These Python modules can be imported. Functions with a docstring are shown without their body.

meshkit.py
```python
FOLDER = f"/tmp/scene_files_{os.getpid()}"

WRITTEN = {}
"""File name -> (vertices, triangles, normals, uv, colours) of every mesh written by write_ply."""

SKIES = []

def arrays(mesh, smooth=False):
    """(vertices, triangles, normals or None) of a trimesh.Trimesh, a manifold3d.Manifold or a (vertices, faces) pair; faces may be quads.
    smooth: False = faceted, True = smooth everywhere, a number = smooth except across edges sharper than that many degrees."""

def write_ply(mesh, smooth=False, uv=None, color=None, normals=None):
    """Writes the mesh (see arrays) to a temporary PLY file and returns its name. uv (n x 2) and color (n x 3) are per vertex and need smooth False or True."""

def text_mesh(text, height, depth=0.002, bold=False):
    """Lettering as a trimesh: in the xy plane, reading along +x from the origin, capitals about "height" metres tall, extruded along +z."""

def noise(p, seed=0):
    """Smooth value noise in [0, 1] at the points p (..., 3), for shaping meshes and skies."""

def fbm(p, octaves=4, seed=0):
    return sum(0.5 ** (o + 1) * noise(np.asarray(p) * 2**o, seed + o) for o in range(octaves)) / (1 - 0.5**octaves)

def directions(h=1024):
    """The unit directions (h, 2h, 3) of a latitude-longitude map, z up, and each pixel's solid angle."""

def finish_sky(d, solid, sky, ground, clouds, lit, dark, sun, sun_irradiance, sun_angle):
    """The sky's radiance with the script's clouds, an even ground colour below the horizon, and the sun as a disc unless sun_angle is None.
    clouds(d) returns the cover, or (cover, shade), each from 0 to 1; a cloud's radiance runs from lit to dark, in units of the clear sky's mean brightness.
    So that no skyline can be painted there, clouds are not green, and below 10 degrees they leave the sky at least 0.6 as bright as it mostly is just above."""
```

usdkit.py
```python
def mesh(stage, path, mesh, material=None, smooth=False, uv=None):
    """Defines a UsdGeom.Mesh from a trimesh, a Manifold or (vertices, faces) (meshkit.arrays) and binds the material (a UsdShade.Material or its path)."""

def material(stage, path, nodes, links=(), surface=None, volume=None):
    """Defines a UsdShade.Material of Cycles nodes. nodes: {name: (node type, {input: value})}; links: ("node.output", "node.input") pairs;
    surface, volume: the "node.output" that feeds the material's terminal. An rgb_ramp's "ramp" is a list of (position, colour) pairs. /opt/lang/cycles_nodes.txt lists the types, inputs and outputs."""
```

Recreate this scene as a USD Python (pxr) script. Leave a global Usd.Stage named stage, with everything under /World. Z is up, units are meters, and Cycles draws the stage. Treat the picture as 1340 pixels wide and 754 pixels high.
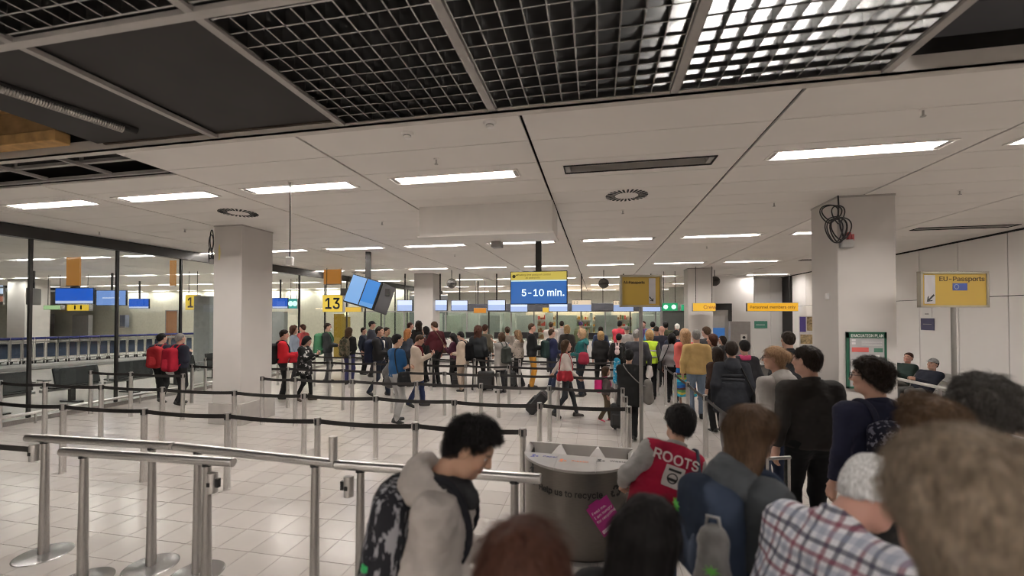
import math, re
import numpy as np, trimesh, manifold3d as m3
from trimesh import creation as tc, transformations as tf
from shapely.geometry import Polygon, box as sbox, Point
from shapely import affinity
from pxr import Usd, UsdGeom, UsdLux, UsdShade, Gf, Sdf, Vt
import usdkit, meshkit

stage = Usd.Stage.CreateInMemory()
UsdGeom.SetStageUpAxis(stage, UsdGeom.Tokens.z)
W = UsdGeom.Xform.Define(stage, '/World')
UsdGeom.Scope.Define(stage, '/World/Looks')
rng = np.random.default_rng(7)

# ---------------------------------------------------------------- camera, sky, exposure
FPX, CX, CY, YAW, PITCH, CAMH, H = 553.0, 670.0, 405.0, math.radians(11.35), math.radians(0.8), 2.18, 4.0
cam = UsdGeom.Camera.Define(stage, '/World/camera')
cam.CreateHorizontalApertureAttr(36.0)
cam.CreateFocalLengthAttr(FPX / 1340 * 36)
cam.CreateVerticalApertureOffsetAttr((CY - 377) / 1340 * 36)
cam.CreateFStopAttr(1.05)
cam.CreateFocusDistanceAttr(9.0)
cam.CreateExposureAttr(0.0)
cx_ = UsdGeom.Xformable(cam)
cx_.AddTranslateOp().Set((0, 0, CAMH))
cx_.AddRotateZOp().Set(math.degrees(YAW))
cx_.AddRotateXOp().Set(90 + math.degrees(PITCH))
dome = UsdLux.DomeLight.Define(stage, '/World/ambient_sky')     # the hall's unseen remainder: a faint even grey
dome.CreateColorAttr((1.0, 0.95, 0.9)); dome.CreateIntensityAttr(0.06)
LAMP = 78.0            # emission of the ceiling strips
PLENUM = 110.0         # the tube above the open grid

cF = np.array([-math.sin(YAW) * math.cos(PITCH), math.cos(YAW) * math.cos(PITCH), math.sin(PITCH)])
cR = np.array([math.cos(YAW), math.sin(YAW), 0.0]); cU = np.cross(cR, cF); cC = np.array([0, 0, CAMH])
def ray(px, py): return (px - CX) / FPX * cR + (CY - py) / FPX * cU + cF
def at(px, py, Z): return cC + Z * ray(px, py)                       # photo pixel at a depth -> place
def onz(px, py, z): d = ray(px, py); return cC + d * ((z - CAMH) / d[2])
def ony(px, py, y): d = ray(px, py); return cC + d * (y / d[1])
def proj(p):
    q = np.asarray(p, float) - cC; w = q @ cF
    return CX + FPX * (q @ cR) / w, CY - FPX * (q @ cU) / w, w

# ---------------------------------------------------------------- helpers
used = {}
def path_for(name, parent='/World'):
    k = (parent, name); n = used.get(k, -1) + 1; used[k] = n
    return f'{parent}/{name}' if n == 0 else f'{parent}/{name}_{n:03d}'
def pstr(p): return '/World' if p is None else (p if isinstance(p, str) else str(p.GetPath()))
def tag(p, label=None, cat=None, group=None, kind=None):
    p = p.GetPrim() if hasattr(p, 'GetPrim') else p
    for k, v in (('label', label), ('category', cat), ('group', group), ('kind', kind)):
        if v: p.SetCustomDataByKey(k, v)
    return p
def obj(name, mesh, mat, parent=None, smooth=False, label=None, cat=None, group=None, kind=None, col=None):
    p = path_for(name, pstr(parent))
    m = usdkit.mesh(stage, p, mesh, mat, smooth=smooth)
    if col is not None:
        pv = UsdGeom.PrimvarsAPI(m).CreatePrimvar('col', Sdf.ValueTypeNames.Color3fArray, 'vertex')
        pv.Set(Vt.Vec3fArray.FromNumpy(np.asarray(col, np.float32)))
    tag(m, label, cat, group, kind)
    return m.GetPrim()
def thing(name, label=None, cat=None, loc=(0, 0, 0), rz=0.0, group=None, kind=None, rx=0.0):
    p = path_for(name)
    x = UsdGeom.Xform.Define(stage, p)
    x.AddTranslateOp().Set(tuple(map(float, loc)))
    x.AddRotateZOp().Set(float(math.degrees(rz)))
    if rx: x.AddRotateXOp().Set(float(math.degrees(rx)))
    return tag(x, label, cat, group, kind)
def dup(root, loc, rz=0.0, label=None, group=None, name=None):
    was = root.GetCustomData()
    nm = re.sub(r'_\d{3}$', '', root.GetName())
    p = path_for(name or nm)
    x = UsdGeom.Xform.Define(stage, p)
    x.GetPrim().GetReferences().AddInternalReference(root.GetPath())
    x.GetPrim().SetInstanceable(True)
    xf = UsdGeom.Xformable(x); xf.ClearXformOpOrder()
    for op, v in (('xformOp:translate', tuple(map(float, loc))), ('xformOp:rotateZ', float(math.degrees(rz)))):
        x.GetPrim().GetAttribute(op).Set(v) if x.GetPrim().GetAttribute(op) else None
    xf.SetXformOpOrder([UsdGeom.XformOp(x.GetPrim().GetAttribute(o)) for o in ('xformOp:translate', 'xformOp:rotateZ')])
    return tag(x, label, was.get('category'), group or was.get('group'))
def cat_(*ms):
    ms = [m for m in ms if m is not None]
    return trimesh.util.concatenate(ms) if len(ms) > 1 else ms[0]
def bx(x0, x1, y0, y1, z0, z1):
    m = tc.box([abs(x1 - x0), abs(y1 - y0), abs(z1 - z0)]); m.apply_translation([(x0 + x1) / 2, (y0 + y1) / 2, (z0 + z1) / 2]); return m
def rbx(x0, x1, y0, y1, z0, z1, r=0.01, seg=2):
    """box with chamfered edges: hull of the inset corners"""
    pts = []
    for sx, ex in ((x0, 1), (x1, -1)):
        for sy, ey in ((y0, 1), (y1, -1)):
            for sz, ez in ((z0, 1), (z1, -1)):
                c = np.array([sx, sy, sz]); e = np.array([ex, ey, ez]) * r
                for k in range(3):
                    q = e.copy(); q[k] = 0; pts.append(c + q)
    return trimesh.convex.convex_hull(np.array(pts))
def cyl(a, b, r, r2=None, n=16):
    a, b = np.asarray(a, float), np.asarray(b, float); L = np.linalg.norm(b - a); r2 = r if r2 is None else r2
    ang = np.arange(n) * 2 * np.pi / n
    v = np.vstack([np.c_[r * np.cos(ang), r * np.sin(ang), 0 * ang], np.c_[r2 * np.cos(ang), r2 * np.sin(ang), 0 * ang + L], [[0, 0, 0], [0, 0, L]]])
    i = np.arange(n); j = (i + 1) % n
    f = np.vstack([np.c_[i, j, j + n], np.c_[i, j + n, i + n], np.c_[j, i, 0 * i + 2 * n], np.c_[i + n, j + n, 0 * i + 2 * n + 1]])
    m = trimesh.Trimesh(v, f, process=False)
    T = trimesh.geometry.align_vectors([0, 0, 1], (b - a) / L); T[:3, 3] = a
    m.apply_transform(T); return m
def tube(pts, r, n=8):
    pts = np.asarray(pts, float); t = np.gradient(pts, axis=0); t /= np.linalg.norm(t, axis=1, keepdims=True) + 1e-12
    r = np.broadcast_to(r, (len(pts),)); ref = np.array([0.31, 0.2, 0.93])
    a = np.cross(t, ref); a /= np.linalg.norm(a, axis=1, keepdims=True) + 1e-9; b = np.cross(t, a)
    ang = np.arange(n) * 2 * np.pi / n
    v = pts[:, None] + r[:, None, None] * (np.cos(ang)[None, :, None] * a[:, None] + np.sin(ang)[None, :, None] * b[:, None])
    i, j = np.meshgrid(np.arange(len(pts) - 1), np.arange(n), indexing='ij')
    q = np.stack([i * n + j, (i + 1) * n + j, (i + 1) * n + (j + 1) % n, i * n + (j + 1) % n], -1).reshape(-1, 4)
    V = np.vstack([v.reshape(-1, 3), pts[0], pts[-1]]); N = len(pts) * n; k = np.arange(n)
    f = np.vstack([q[:, [0, 1, 2]], q[:, [0, 2, 3]], np.c_[k, (k + 1) % n, 0 * k + N], np.c_[(k + 1) % n + N - n, k + N - n, 0 * k + N + 1]])
    m = trimesh.Trimesh(V, f, process=False); m.fix_normals() if len(f) < 3000 else None
    return m
def lathe(prof, n=24):
    return tc.revolve(np.asarray(prof, float), sections=n)
def prism(poly, z0, z1):
    m = cat_(*[tc.extrude_polygon(g, z1 - z0, engine='earcut') for g in getattr(poly, 'geoms', [poly])]); m.apply_translation([0, 0, z0]); return m
RX90 = tf.rotation_matrix(math.pi / 2, [1, 0, 0])
def face_south(m, x, y, z):
    """a mesh drawn in xy (facing +z) stood up to face -y, its origin at (x, y, z)"""
    m = m.copy(); m.apply_transform(RX90); m.apply_translation([x, y, z]); return m
def text(s, h, d=0.004, bold=False, center=False):
    m = meshkit.text_mesh(s, h, d, bold)
    if center: m.apply_translation([-m.bounds[:, 0].mean(), -m.bounds[:, 1].mean(), 0])
    return m
def lin(c):
    if isinstance(c, str):
        c = [int(c[i:i + 2], 16) / 255 for i in (1, 3, 5)]
    c = np.asarray(c, float); return tuple(np.where(c <= 0.04045, c / 12.92, ((c + 0.055) / 1.055) ** 2.4))

# ---------------------------------------------------------------- materials
MATS = {}
def mat(key, make):
    if key not in MATS:
        nm = f'look_{len(MATS):03d}'
        MATS[key] = make(f'/World/Looks/{nm}')
    return MATS[key]
def plain(c, rough=0.6, metal=0.0, vary=0.06, scale=6.0, bump=0.0, bscale=60.0, spec=0.5, coat=0.0):
    c = lin(c) if isinstance(c, str) else c
    def mk(p):
        lo = [max(0, x * (1 - vary)) for x in c]; hi = [min(1, x * (1 + vary)) for x in c]
        nodes = {'t': ('texture_coordinate', {}), 'n': ('noise_texture', {'scale': scale, 'detail': 4.0}), 'r': ('rgb_ramp', {'ramp': [(0.3, lo), (0.7, hi)]}),
                 'p': ('principled_bsdf', {'roughness': rough, 'metallic': metal, 'specular_ior_level': spec, 'coat_weight': coat})}
        links = [('t.object', 'n.vector'), ('n.fac', 'r.fac'), ('r.color', 'p.base_color')]
        if bump:
            nodes['b'] = ('noise_texture', {'scale': bscale, 'detail': 3.0}); nodes['u'] = ('bump', {'strength': bump, 'distance': 0.01})
            links += [('t.object', 'b.vector'), ('b.fac', 'u.height'), ('u.normal', 'p.normal')]
        return usdkit.material(stage, p, nodes, links, surface='p.BSDF')
    return mat(('plain', tuple(c), rough, metal, vary, scale, bump, bscale, spec, coat), mk)
def steel(c=(0.64, 0.625, 0.61), rough=0.32, stretch=(40, 40, 1.5)):
    def mk(p):
        return usdkit.material(stage, p, {'t': ('texture_coordinate', {}), 'm': ('mapping', {'scale': stretch}), 'n': ('noise_texture', {'scale': 12.0, 'detail': 3.0}),
            'r': ('map_range', {'from_min': 0.3, 'from_max': 0.7, 'to_min': rough * 0.92, 'to_max': rough * 1.1}), 'p': ('principled_bsdf', {'base_color': c, 'metallic': 1.0})},
            [('t.object', 'm.vector'), ('m.vector', 'n.vector'), ('n.fac', 'r.value'), ('r.result', 'p.roughness')], surface='p.BSDF')
    return mat(('steel', c, rough, stretch), mk)
def glow(c, k):
    c = lin(c) if isinstance(c, str) else c
    return mat(('glow', tuple(c), k), lambda p: usdkit.material(stage, p, {'e': ('emission', {'color': c, 'strength': k})}, surface='e.emission'))
def screen(c, k=1.0):
    """a lit display face under glass"""
    c = lin(c) if isinstance(c, str) else c
    return mat(('screen', tuple(c), k), lambda p: usdkit.material(stage, p, {'p': ('principled_bsdf', {'base_color': (0.02, 0.02, 0.02), 'roughness': 0.25, 'emission_color': c, 'emission_strength': k})}, surface='p.BSDF'))
def pane(tint=(0.93, 0.96, 0.95), gl=1.0):
    return mat(('pane', tint, gl), lambda p: usdkit.material(stage, p, {'f0': ('fresnel', {'IOR': 1.45}), 'gm': ('geometry', {}), 'f1': ('math', {'math_type': 'subtract', 'value1': 1.0}), 'f': ('math', {'math_type': 'multiply'}), 'a': ('transparent_bsdf', {'color': tint}), 'g': ('glossy_bsdf', {'color': (gl, gl, gl), 'roughness': 0.02}), 'm': ('mix_closure', {})},
        [('gm.backfacing', 'f1.value2'), ('f0.fac', 'f.value1'), ('f1.value', 'f.value2'), ('f.value', 'm.fac'), ('a.BSDF', 'm.closure1'), ('g.BSDF', 'm.closure2')], surface='m.closure'))
# ---------------------------------------------------------------- common looks
M_TILE = [plain(c, rough=0.2, vary=0.03, scale=3.0, bump=0.02, bscale=90, spec=0.5) for c in ((0.47, 0.435, 0.405), (0.49, 0.455, 0.425), (0.45, 0.415, 0.385))]
M_GROUT = plain((0.27, 0.245, 0.22), 0.8)
M_CEIL = plain((0.76, 0.722, 0.685), 0.55, vary=0.02, scale=1.5, spec=0.3)
M_DARK = plain((0.012, 0.011, 0.011), 0.7)
M_BLACKM = plain((0.02, 0.019, 0.018), 0.4)
M_PLEN = plain((0.02, 0.018, 0.017), 0.9, vary=0.4, scale=2.0)
M_COL = plain((0.52, 0.49, 0.465), 0.6, vary=0.03, scale=2.0, spec=0.3)
M_WALLW = plain((0.80, 0.77, 0.745), 0.4, vary=0.02, scale=1.0, spec=0.4)
M_STEEL = steel()
M_STEELD = steel((0.42, 0.405, 0.39), 0.34)
M_TRIM = plain((0.36, 0.34, 0.32), 0.5, vary=0.1)
M_LAMP = glow((1.0, 0.945, 0.89), LAMP)
M_LAMPOFF = plain((0.5, 0.46, 0.43), 0.5)
M_REFL = plain((0.8, 0.78, 0.76), 0.35)
M_PANE = pane()
M_BLACKP = plain((0.015, 0.015, 0.016), 0.35, spec=0.4)
M_WHITEP = plain((0.75, 0.73, 0.71), 0.4, vary=0.03)
M_GREYP = plain((0.28, 0.27, 0.265), 0.5)
M_YEL = plain((0.62, 0.42, 0.06), 0.5, vary=0.04, scale=2)
M_BELT = plain((0.012, 0.010, 0.009), 0.55, bump=0.1, bscale=300)
M_CABLE = plain((0.01, 0.01, 0.011), 0.45)

# ---------------------------------------------------------------- floor
TS = 0.35
floor = tag(thing('floor'), kind='structure')
obj('grout_bed', bx(-45, 14, -6, 42, -0.15, -0.004), M_GROUT, floor)
def tile_mesh(x, y, g=0.0035):
    m = bx(x + g, x + TS - g, y + g, y + TS - g, -0.03, 0.0); return m
cells = []
for i in range(-36, 26):
    for j in range(-8, 36):
        x, y = -0.0 + i * TS, 3.37 - 9 * TS + j * TS
        u, v, w = proj((x + TS / 2, y + TS / 2, 0))
        vis = w > 1.0 and -25 < u < 1365 and v < 775
        cells.append((0 if vis else 1, w, x, y))
cells.sort()
for k, (nv, w, x, y) in enumerate(cells[:300]):
    obj('floor_tile', tile_mesh(x, y), M_TILE[rng.integers(3)], floor)
rest = [tile_mesh(x, y) for nv, w, x, y in cells[300:]]
obj('floor_tiles', cat_(*rest), M_TILE[0], floor, kind='stuff')
far0 = 3.37 - 9 * TS + 36 * TS; xl, xr = -36 * TS, 26 * TS
obj('floor_slab', cat_(bx(-45, 14, far0 + 0.004, 42, -0.02, 0), bx(xr + 0.004, 14, -6, far0, -0.02, 0), bx(-45, xl - 0.004, -6, far0, -0.02, 0), bx(xl, xr, -6, 3.37 - 17 * TS - 0.004, -0.02, 0)), M_TILE[0], floor)

# ---------------------------------------------------------------- ceiling of long white panels
ceil = tag(thing('ceiling'), kind='structure')
PW, PD, CY0 = 2.32, 0.6375, 3.69
def panel(x0, x1, y0, y1, hole=None):
    g, G = 0.005, 0.016
    p = sbox(x0 + G, y0 + g, x1 - G, y1 - g)
    if hole is not None: p = p.difference(hole)
    return prism(p, H, H + 0.025)
def seam(k): return 1.64 + PW * k
LIGHTS = []                       # (x centre, y centre, lit)
n_p = 0; far_panels = []
for r in range(0, 52):
    y0 = CY0 + r * PD; yc = y0 + PD / 2
    for k in range(-16, 3):
        x0, x1 = seam(k), seam(k + 1)
        main = -6 <= k <= 2
        if k == 2: x1 = 8.70
        if k == -6: x0 = -11.95
        if not main and k > -6: continue
        hole = None
        if r % 8 == 2 and x1 - x0 > 1.9:
            xc = 0.48 + PW * (k + 1) if main else (x0 + x1) / 2
            xc = min(max(xc, x0 + 1.0), x1 - 1.0)
            lit = not ((r == 2 and k == -1) or (r == 10 and k == 2) or (r == 18 and k == 2))
            LIGHTS.append((xc, yc, lit, r, k))
            hole = sbox(xc - 0.86, yc - 0.13, xc + 0.86, yc + 0.13)
        ya = y0
        if r == 0 and k < -3: continue                      # the open bay at the left
        if r == 1 and k < -3: ya = y0 + 0.16
        m = panel(x0, x1, ya, y0 + PD, hole)
        u, v, w = proj(((x0 + x1) / 2, yc, H))
        if main and n_p < 298 and r < 33:
            obj('ceiling_panel', m, M_CEIL, ceil); n_p += 1
        else:
            far_panels.append(m)
obj('ceiling_panels', cat_(*far_panels), M_CEIL, ceil, kind='stuff')
obj('void_deck', cat_(bx(-45, 12, 3.66, 42, H + 0.30, H + 0.4), bx(-45, 12, -6, 3.66, H + 1.3, H + 1.4), bx(-45, 12, 3.66, 3.72, H + 0.1, H + 1.3)), M_PLEN, ceil)
obj('soffit_behind', bx(-45, 12, -6, -0.9, H - 0.0, H + 0.04), M_CEIL, ceil)

# light fittings: a trough, a diffuser set up inside it, a lip round the slot
def fitting_parts(lit):
    tr = cat_(bx(-0.855, 0.855, -0.128, -0.122, 0, 0.1), bx(-0.855, 0.855, 0.122, 0.128, 0, 0.1), bx(-0.855, 0.855, -0.128, 0.128, 0.1, 0.106))
    ends = (bx(-0.856, -0.80, -0.12, 0.12, 0.0, 0.1), bx(0.80, 0.856, -0.12, 0.12, 0.0, 0.1))
    dif = bx(-0.80, 0.80, -0.062, 0.062, 0.05, 0.075)
    lip = cat_(bx(-0.875, 0.875, -0.143, -0.125, -0.012, 0), bx(-0.875, 0.875, 0.125, 0.143, -0.012, 0), bx(-0.875, -0.857, -0.125, 0.125, -0.012, 0), bx(0.857, 0.875, -0.125, 0.125, -0.012, 0))
    return tr, ends, dif, lip
ORD = ['first', 'second', 'third', 'fourth', 'fifth', 'sixth', 'seventh', 'eighth', 'ninth', 'tenth', 'eleventh', 'twelfth', 'thirteenth', 'fourteenth', 'fifteenth', 'sixteenth', 'seventeenth', 'eighteenth', 'nineteenth', 'twentieth', 'twenty-first', 'twenty-second', 'twenty-third', 'twenty-fourth', 'twenty-fifth', 'twenty-sixth']
protoL = {}
rows = sorted(set(l[3] for l in LIGHTS))
for r in rows:
    row = sorted([l for l in LIGHTS if l[3] == r])
    main = [l for l in row if l[4] >= -6]; rt = ORD[rows.index(r)]
    for (xc, yc, lit, _, k) in row:
        if r == 26 and k == 1: continue
        if not -40 < proj((xc, yc, H))[0] < 1420 and (k < -6): continue
        if k >= -6: lab = f'recessed ceiling light strip, {rt} row from the camera, {ORD[main.index((xc, yc, lit, r, k))]} from the left' if lit else f'unlit ceiling light slot in the {rt} row from the camera'
        else: lab = f'ceiling light strip behind the glass wall, {rt} row, {ORD[-7 - k]} beyond the glass'
        if lit not in protoL:
            t = thing('ceiling_light', lab, 'ceiling light', (xc, yc, H), group='recessed ceiling lights')
            tr, ends, dif, lip = fitting_parts(lit)
            obj('trough', tr, M_REFL if lit else M_TRIM, t); [obj('end_cap', e_, M_TRIM, t) for e_ in ends]; obj('diffuser', dif, M_LAMP if lit else M_LAMPOFF, t); obj('rim', lip, M_CEIL if lit else M_DARK, t)
            protoL[lit] = t
        else:
            dup(protoL[lit], (xc, yc, H), 0, lab)

for yb in (-2.2, -4.9):                                # unseen rows added behind the camera, to brighten the foreground
    for j, xc in enumerate((-6.48, -4.16, -1.84, 0.48, 2.80, 5.12)):
        dup(protoL[True], (xc, yb, H - 0.11), 0, f'added unseen ceiling light strip behind the camera, {ORD[[-2.2, -4.9].index(yb)]} row back, {ORD[j]} from the left')
# ---------------------------------------------------------------- open grid bays over the camera
RAILX = [-3.80, -2.37, -0.90, 0.62, 2.11, 3.6]
def grille(x0, x1, y0, y1, label, z=H - 0.0, hgt=0.10, n=10):
    t = thing('ceiling_grille', label, 'ceiling grille', ((x0 + x1) / 2, (y0 + y1) / 2, z), group='open cell grilles over the queue')
    w, d = x1 - x0 - 0.07, y1 - y0 - 0.07
    m = M_GRILLE
    obj('frame', cat_(bx(-w / 2, w / 2, -d / 2, -d / 2 + 0.012, 0, hgt), bx(-w / 2, w / 2, d / 2 - 0.012, d / 2, 0, hgt), bx(-w / 2, -w / 2 + 0.012, -d / 2, d / 2, 0, hgt), bx(w / 2 - 0.012, w / 2, -d / 2, d / 2, 0, hgt)), m, t)
    for i in range(1, n):
        x = -w / 2 + w * i / n; obj('grille_blade', bx(x - 0.004, x + 0.004, -d / 2 + 0.012, d / 2 - 0.012, 0.0, hgt), m, t)
    for i in range(1, n):
        y = -d / 2 + d * i / n; obj('grille_blade', bx(-w / 2 + 0.012, w / 2 - 0.012, y - 0.004, y + 0.004, 0.0, hgt), m, t)
    return t
M_GRILLE = plain((0.46, 0.45, 0.44), 0.24, metal=1.0, vary=0.05)
grille(-2.37, -0.90, 2.12, 3.63, 'grey open cell grille left of centre over a dark void')
grille(-0.90, 0.62, 2.12, 3.63, 'grey open cell grille in the middle over a dark void')
grille(0.62, 2.11, 2.12, 3.63, 'bright grey grille on the right lit from above by a tube')
grille(-2.37, -0.90, 0.56, 2.06, 'grey grille at the top edge of view, nearest the camera, centre left')
grille(-3.80, -2.37, 0.56, 2.06, 'grey grille in the top left corner, second from the outermost')
grille(-5.30, -3.80, 0.56, 2.06, 'outermost grey grille in the top left corner')
grille(-0.90, 0.62, 0.56, 2.06, 'grey open cell grille just out of view above the middle')
grille(0.62, 2.11, 0.56, 2.06, 'grey open cell grille just out of view above the right')
gf = tag(thing('trim_1'), kind='structure')
for x in RAILX:
    obj('grid_rail', cat_(bx(x - 0.03, x + 0.03, 0.5, 3.64, H - 0.02, H + 0.015), bx(x - 0.006, x + 0.006, 0.5, 3.64, H + 0.015, H + 0.028)), M_TRIM, gf)
for y in (0.53, 2.09):
    obj('grid_cross_rail', bx(-7.5, 3.6, y - 0.03, y + 0.03, H - 0.022, H + 0.012), plain((0.42, 0.40, 0.38), 0.5), gf)
for y in (2.09,):
    for i in range(60):
        pass
obj('edge_trim', cat_(bx(-14, 9, 3.60, 3.69, H - 0.035, H - 0.02), bx(-14, 9, 3.60, 3.615, H - 0.035, H + 0.09), bx(-14, 9, 3.655, 3.69, H - 0.02, H + 0.02)), plain((0.55, 0.51, 0.47), 0.5), gf)
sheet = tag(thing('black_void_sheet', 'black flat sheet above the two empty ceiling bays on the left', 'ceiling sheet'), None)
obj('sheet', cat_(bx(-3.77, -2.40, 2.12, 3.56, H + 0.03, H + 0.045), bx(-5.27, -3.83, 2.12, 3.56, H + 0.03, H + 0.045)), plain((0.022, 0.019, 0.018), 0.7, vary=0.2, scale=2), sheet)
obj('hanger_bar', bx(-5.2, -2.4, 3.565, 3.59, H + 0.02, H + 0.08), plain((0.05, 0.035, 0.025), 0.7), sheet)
br = thing('insulation_board', 'ochre boards stacked in the open ceiling at the far left', 'board')
mo = plain((0.46, 0.27, 0.10), 0.8, vary=0.25, scale=8); mo2 = plain((0.28, 0.16, 0.06), 0.8, vary=0.25, scale=8)
for i, (z0, hh_, dx, dy) in enumerate(((4.03, 0.12, 0, 0), (4.155, 0.245, -0.06, 0.03), (4.405, 0.14, -0.25, -0.02))):
    obj('board', rbx(-9.5 + dx, -5.62 + dx, 3.40 + dy, 3.55, z0, z0 + hh_, 0.01), (mo, mo2, mo)[i], br)
pz = [onz(-60, 95, 3.99), onz(160, 168, 3.99)]
pp = thing('air_duct_pipe', 'dark ribbed pipe running through the open bay on the left', 'pipe')
n = 60; L = np.linspace(0, 1, n * 2)
pts = pz[0] + (pz[1] - pz[0]) * L[:, None]
obj('pipe', tube(pts, 0.035 + 0.008 * (np.arange(2 * n) % 2), 10), plain((0.42, 0.40, 0.38), 0.35, metal=0.8), pp)
obj('casing', cat_(cyl(pz[0] + [0.02, 0.11, 0.03], pz[1] + [0.02, 0.11, 0.03], 0.045), cyl(pz[0] + [-0.02, -0.11, 0.03], pz[1] + [-0.02, -0.11, 0.03], 0.045)), M_DARK, pp)
bb = thing('void_beam', 'brown board and dark steel beam in the open bay at the top right', 'beam')
obj('board', bx(2.2, 5.2, 2.1, 3.05, H + 0.35, H + 0.40), plain((0.12, 0.075, 0.05), 0.8, vary=0.2), bb)
obj('beam', cat_(bx(2.2, 6.0, 3.1, 3.45, H + 0.12, H + 0.15), bx(2.2, 6.0, 3.26, 3.29, H + 0.15, H + 0.5), bx(2.2, 6.0, 3.1, 3.45, H + 0.5, H + 0.53)), plain((0.02, 0.021, 0.028), 0.6), bb)
tl = thing('tube_lamp', 'fluorescent tube lamp above the bright grille', 'lamp', (1.55, 1.25, H + 0.95))
obj('housing', bx(-0.75, 0.75, -0.08, 0.08, 0.03, 0.08), M_REFL, tl)
obj('tube', cyl((-0.7, 0, 0), (0.7, 0, 0), 0.028), glow((1, 0.97, 0.93), PLENUM), tl)
# steel members in the open bay at the left edge (over the missing white panels)
fr = thing('ceiling_subframe', 'thin steel hangers inside the missing ceiling panel gap, far left', 'frame')
obj('channel', cat_(bx(-12, -5.4, 4.05, 4.10, 4.06, 4.10), bx(-12, -5.4, 4.40, 4.44, 4.02, 4.06)), M_TRIM, fr)
for x in (-6.3, -7.4, -8.8, -10.2):
    obj('hanger', cat_(bx(x, x + 0.04, 3.7, 4.4, 4.03, 4.07), bx(x, x + 0.03, 4.06, 4.09, 4.08, 4.28)), M_TRIM, fr)

# ---------------------------------------------------------------- columns
def column(x0, x1, y0, y1, label, plinth=False, n=0.0):
    t = thing('column', label, 'column', ((x0 + x1) / 2, (y0 + y1) / 2, 0))
    w, d = (x1 - x0) / 2, (y1 - y0) / 2
    obj('shaft', rbx(-w, w, -d, d, 0, H + 0.02, 0.008), M_COL, t)
    if plinth: obj('plinth', rbx(-w - 0.05, w + 0.05, -d - 0.05, d + 0.05, 0, 0.42, 0.006), plain((0.40, 0.375, 0.35), 0.3, spec=0.5), t)
    obj('shadow_gap', bx(-w - 0.004, w + 0.004, -d - 0.004, d + 0.004, H - 0.03, H + 0.01), M_TRIM, t)
    return t
column(-7.62, -6.95, 7.2, 8.02, 'square grey column left of the queue with a low metal plinth', True)
c_right = column(3.60, 4.37, 7.28, 8.08, 'wide square grey column on the right with an evacuation plan poster')
lc = thing('cable_bundle', 'small bundle of dark cable at the top left edge of the left column', 'cable', (-7.66, 7.25, 0))
for k, (zc, rz_, ry_) in enumerate(((3.72, 0.20, 0.05), (3.66, 0.16, 0.07), (3.40, 0.14, 0.06), (3.45, 0.12, 0.05))):
    q = np.linspace(0, 2 * math.pi, 26); obj('cable_loop', tube(np.c_[-0.03 - 0.012 * k + ry_ * np.cos(q) * 0.8, -0.03 + 0 * q, zc + rz_ * np.sin(q)], 0.010, 6), M_CABLE, lc, True)
obj('clip', rbx(-0.06, 0.04, -0.06, 0.02, 3.22, 3.32, 0.008), M_GREYP, lc)
ym = thing('yellow_mark', 'faint yellow paint mark high on the left column', 'paint mark', (-7.50, 7.199, 3.45)); obj('smear', prism(Polygon([(0, -0.16), (0.035, -0.14), (0.045, 0.02), (0.03, 0.15), (0.012, 0.17), (-0.005, 0.05)]), 0, 0.001).apply_transform(RX90), plain((0.62, 0.52, 0.20), 0.6, vary=0.15, scale=20), ym); obj('smear_edge', prism(Polygon([(0.05, -0.05), (0.058, -0.04), (0.055, 0.06)]), 0, 0.001).apply_transform(RX90), plain((0.60, 0.52, 0.26), 0.6), ym)
column(-7.80, -6.93, 17.2, 18.0, 'grey column in the middle distance beside the passport desks')
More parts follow.
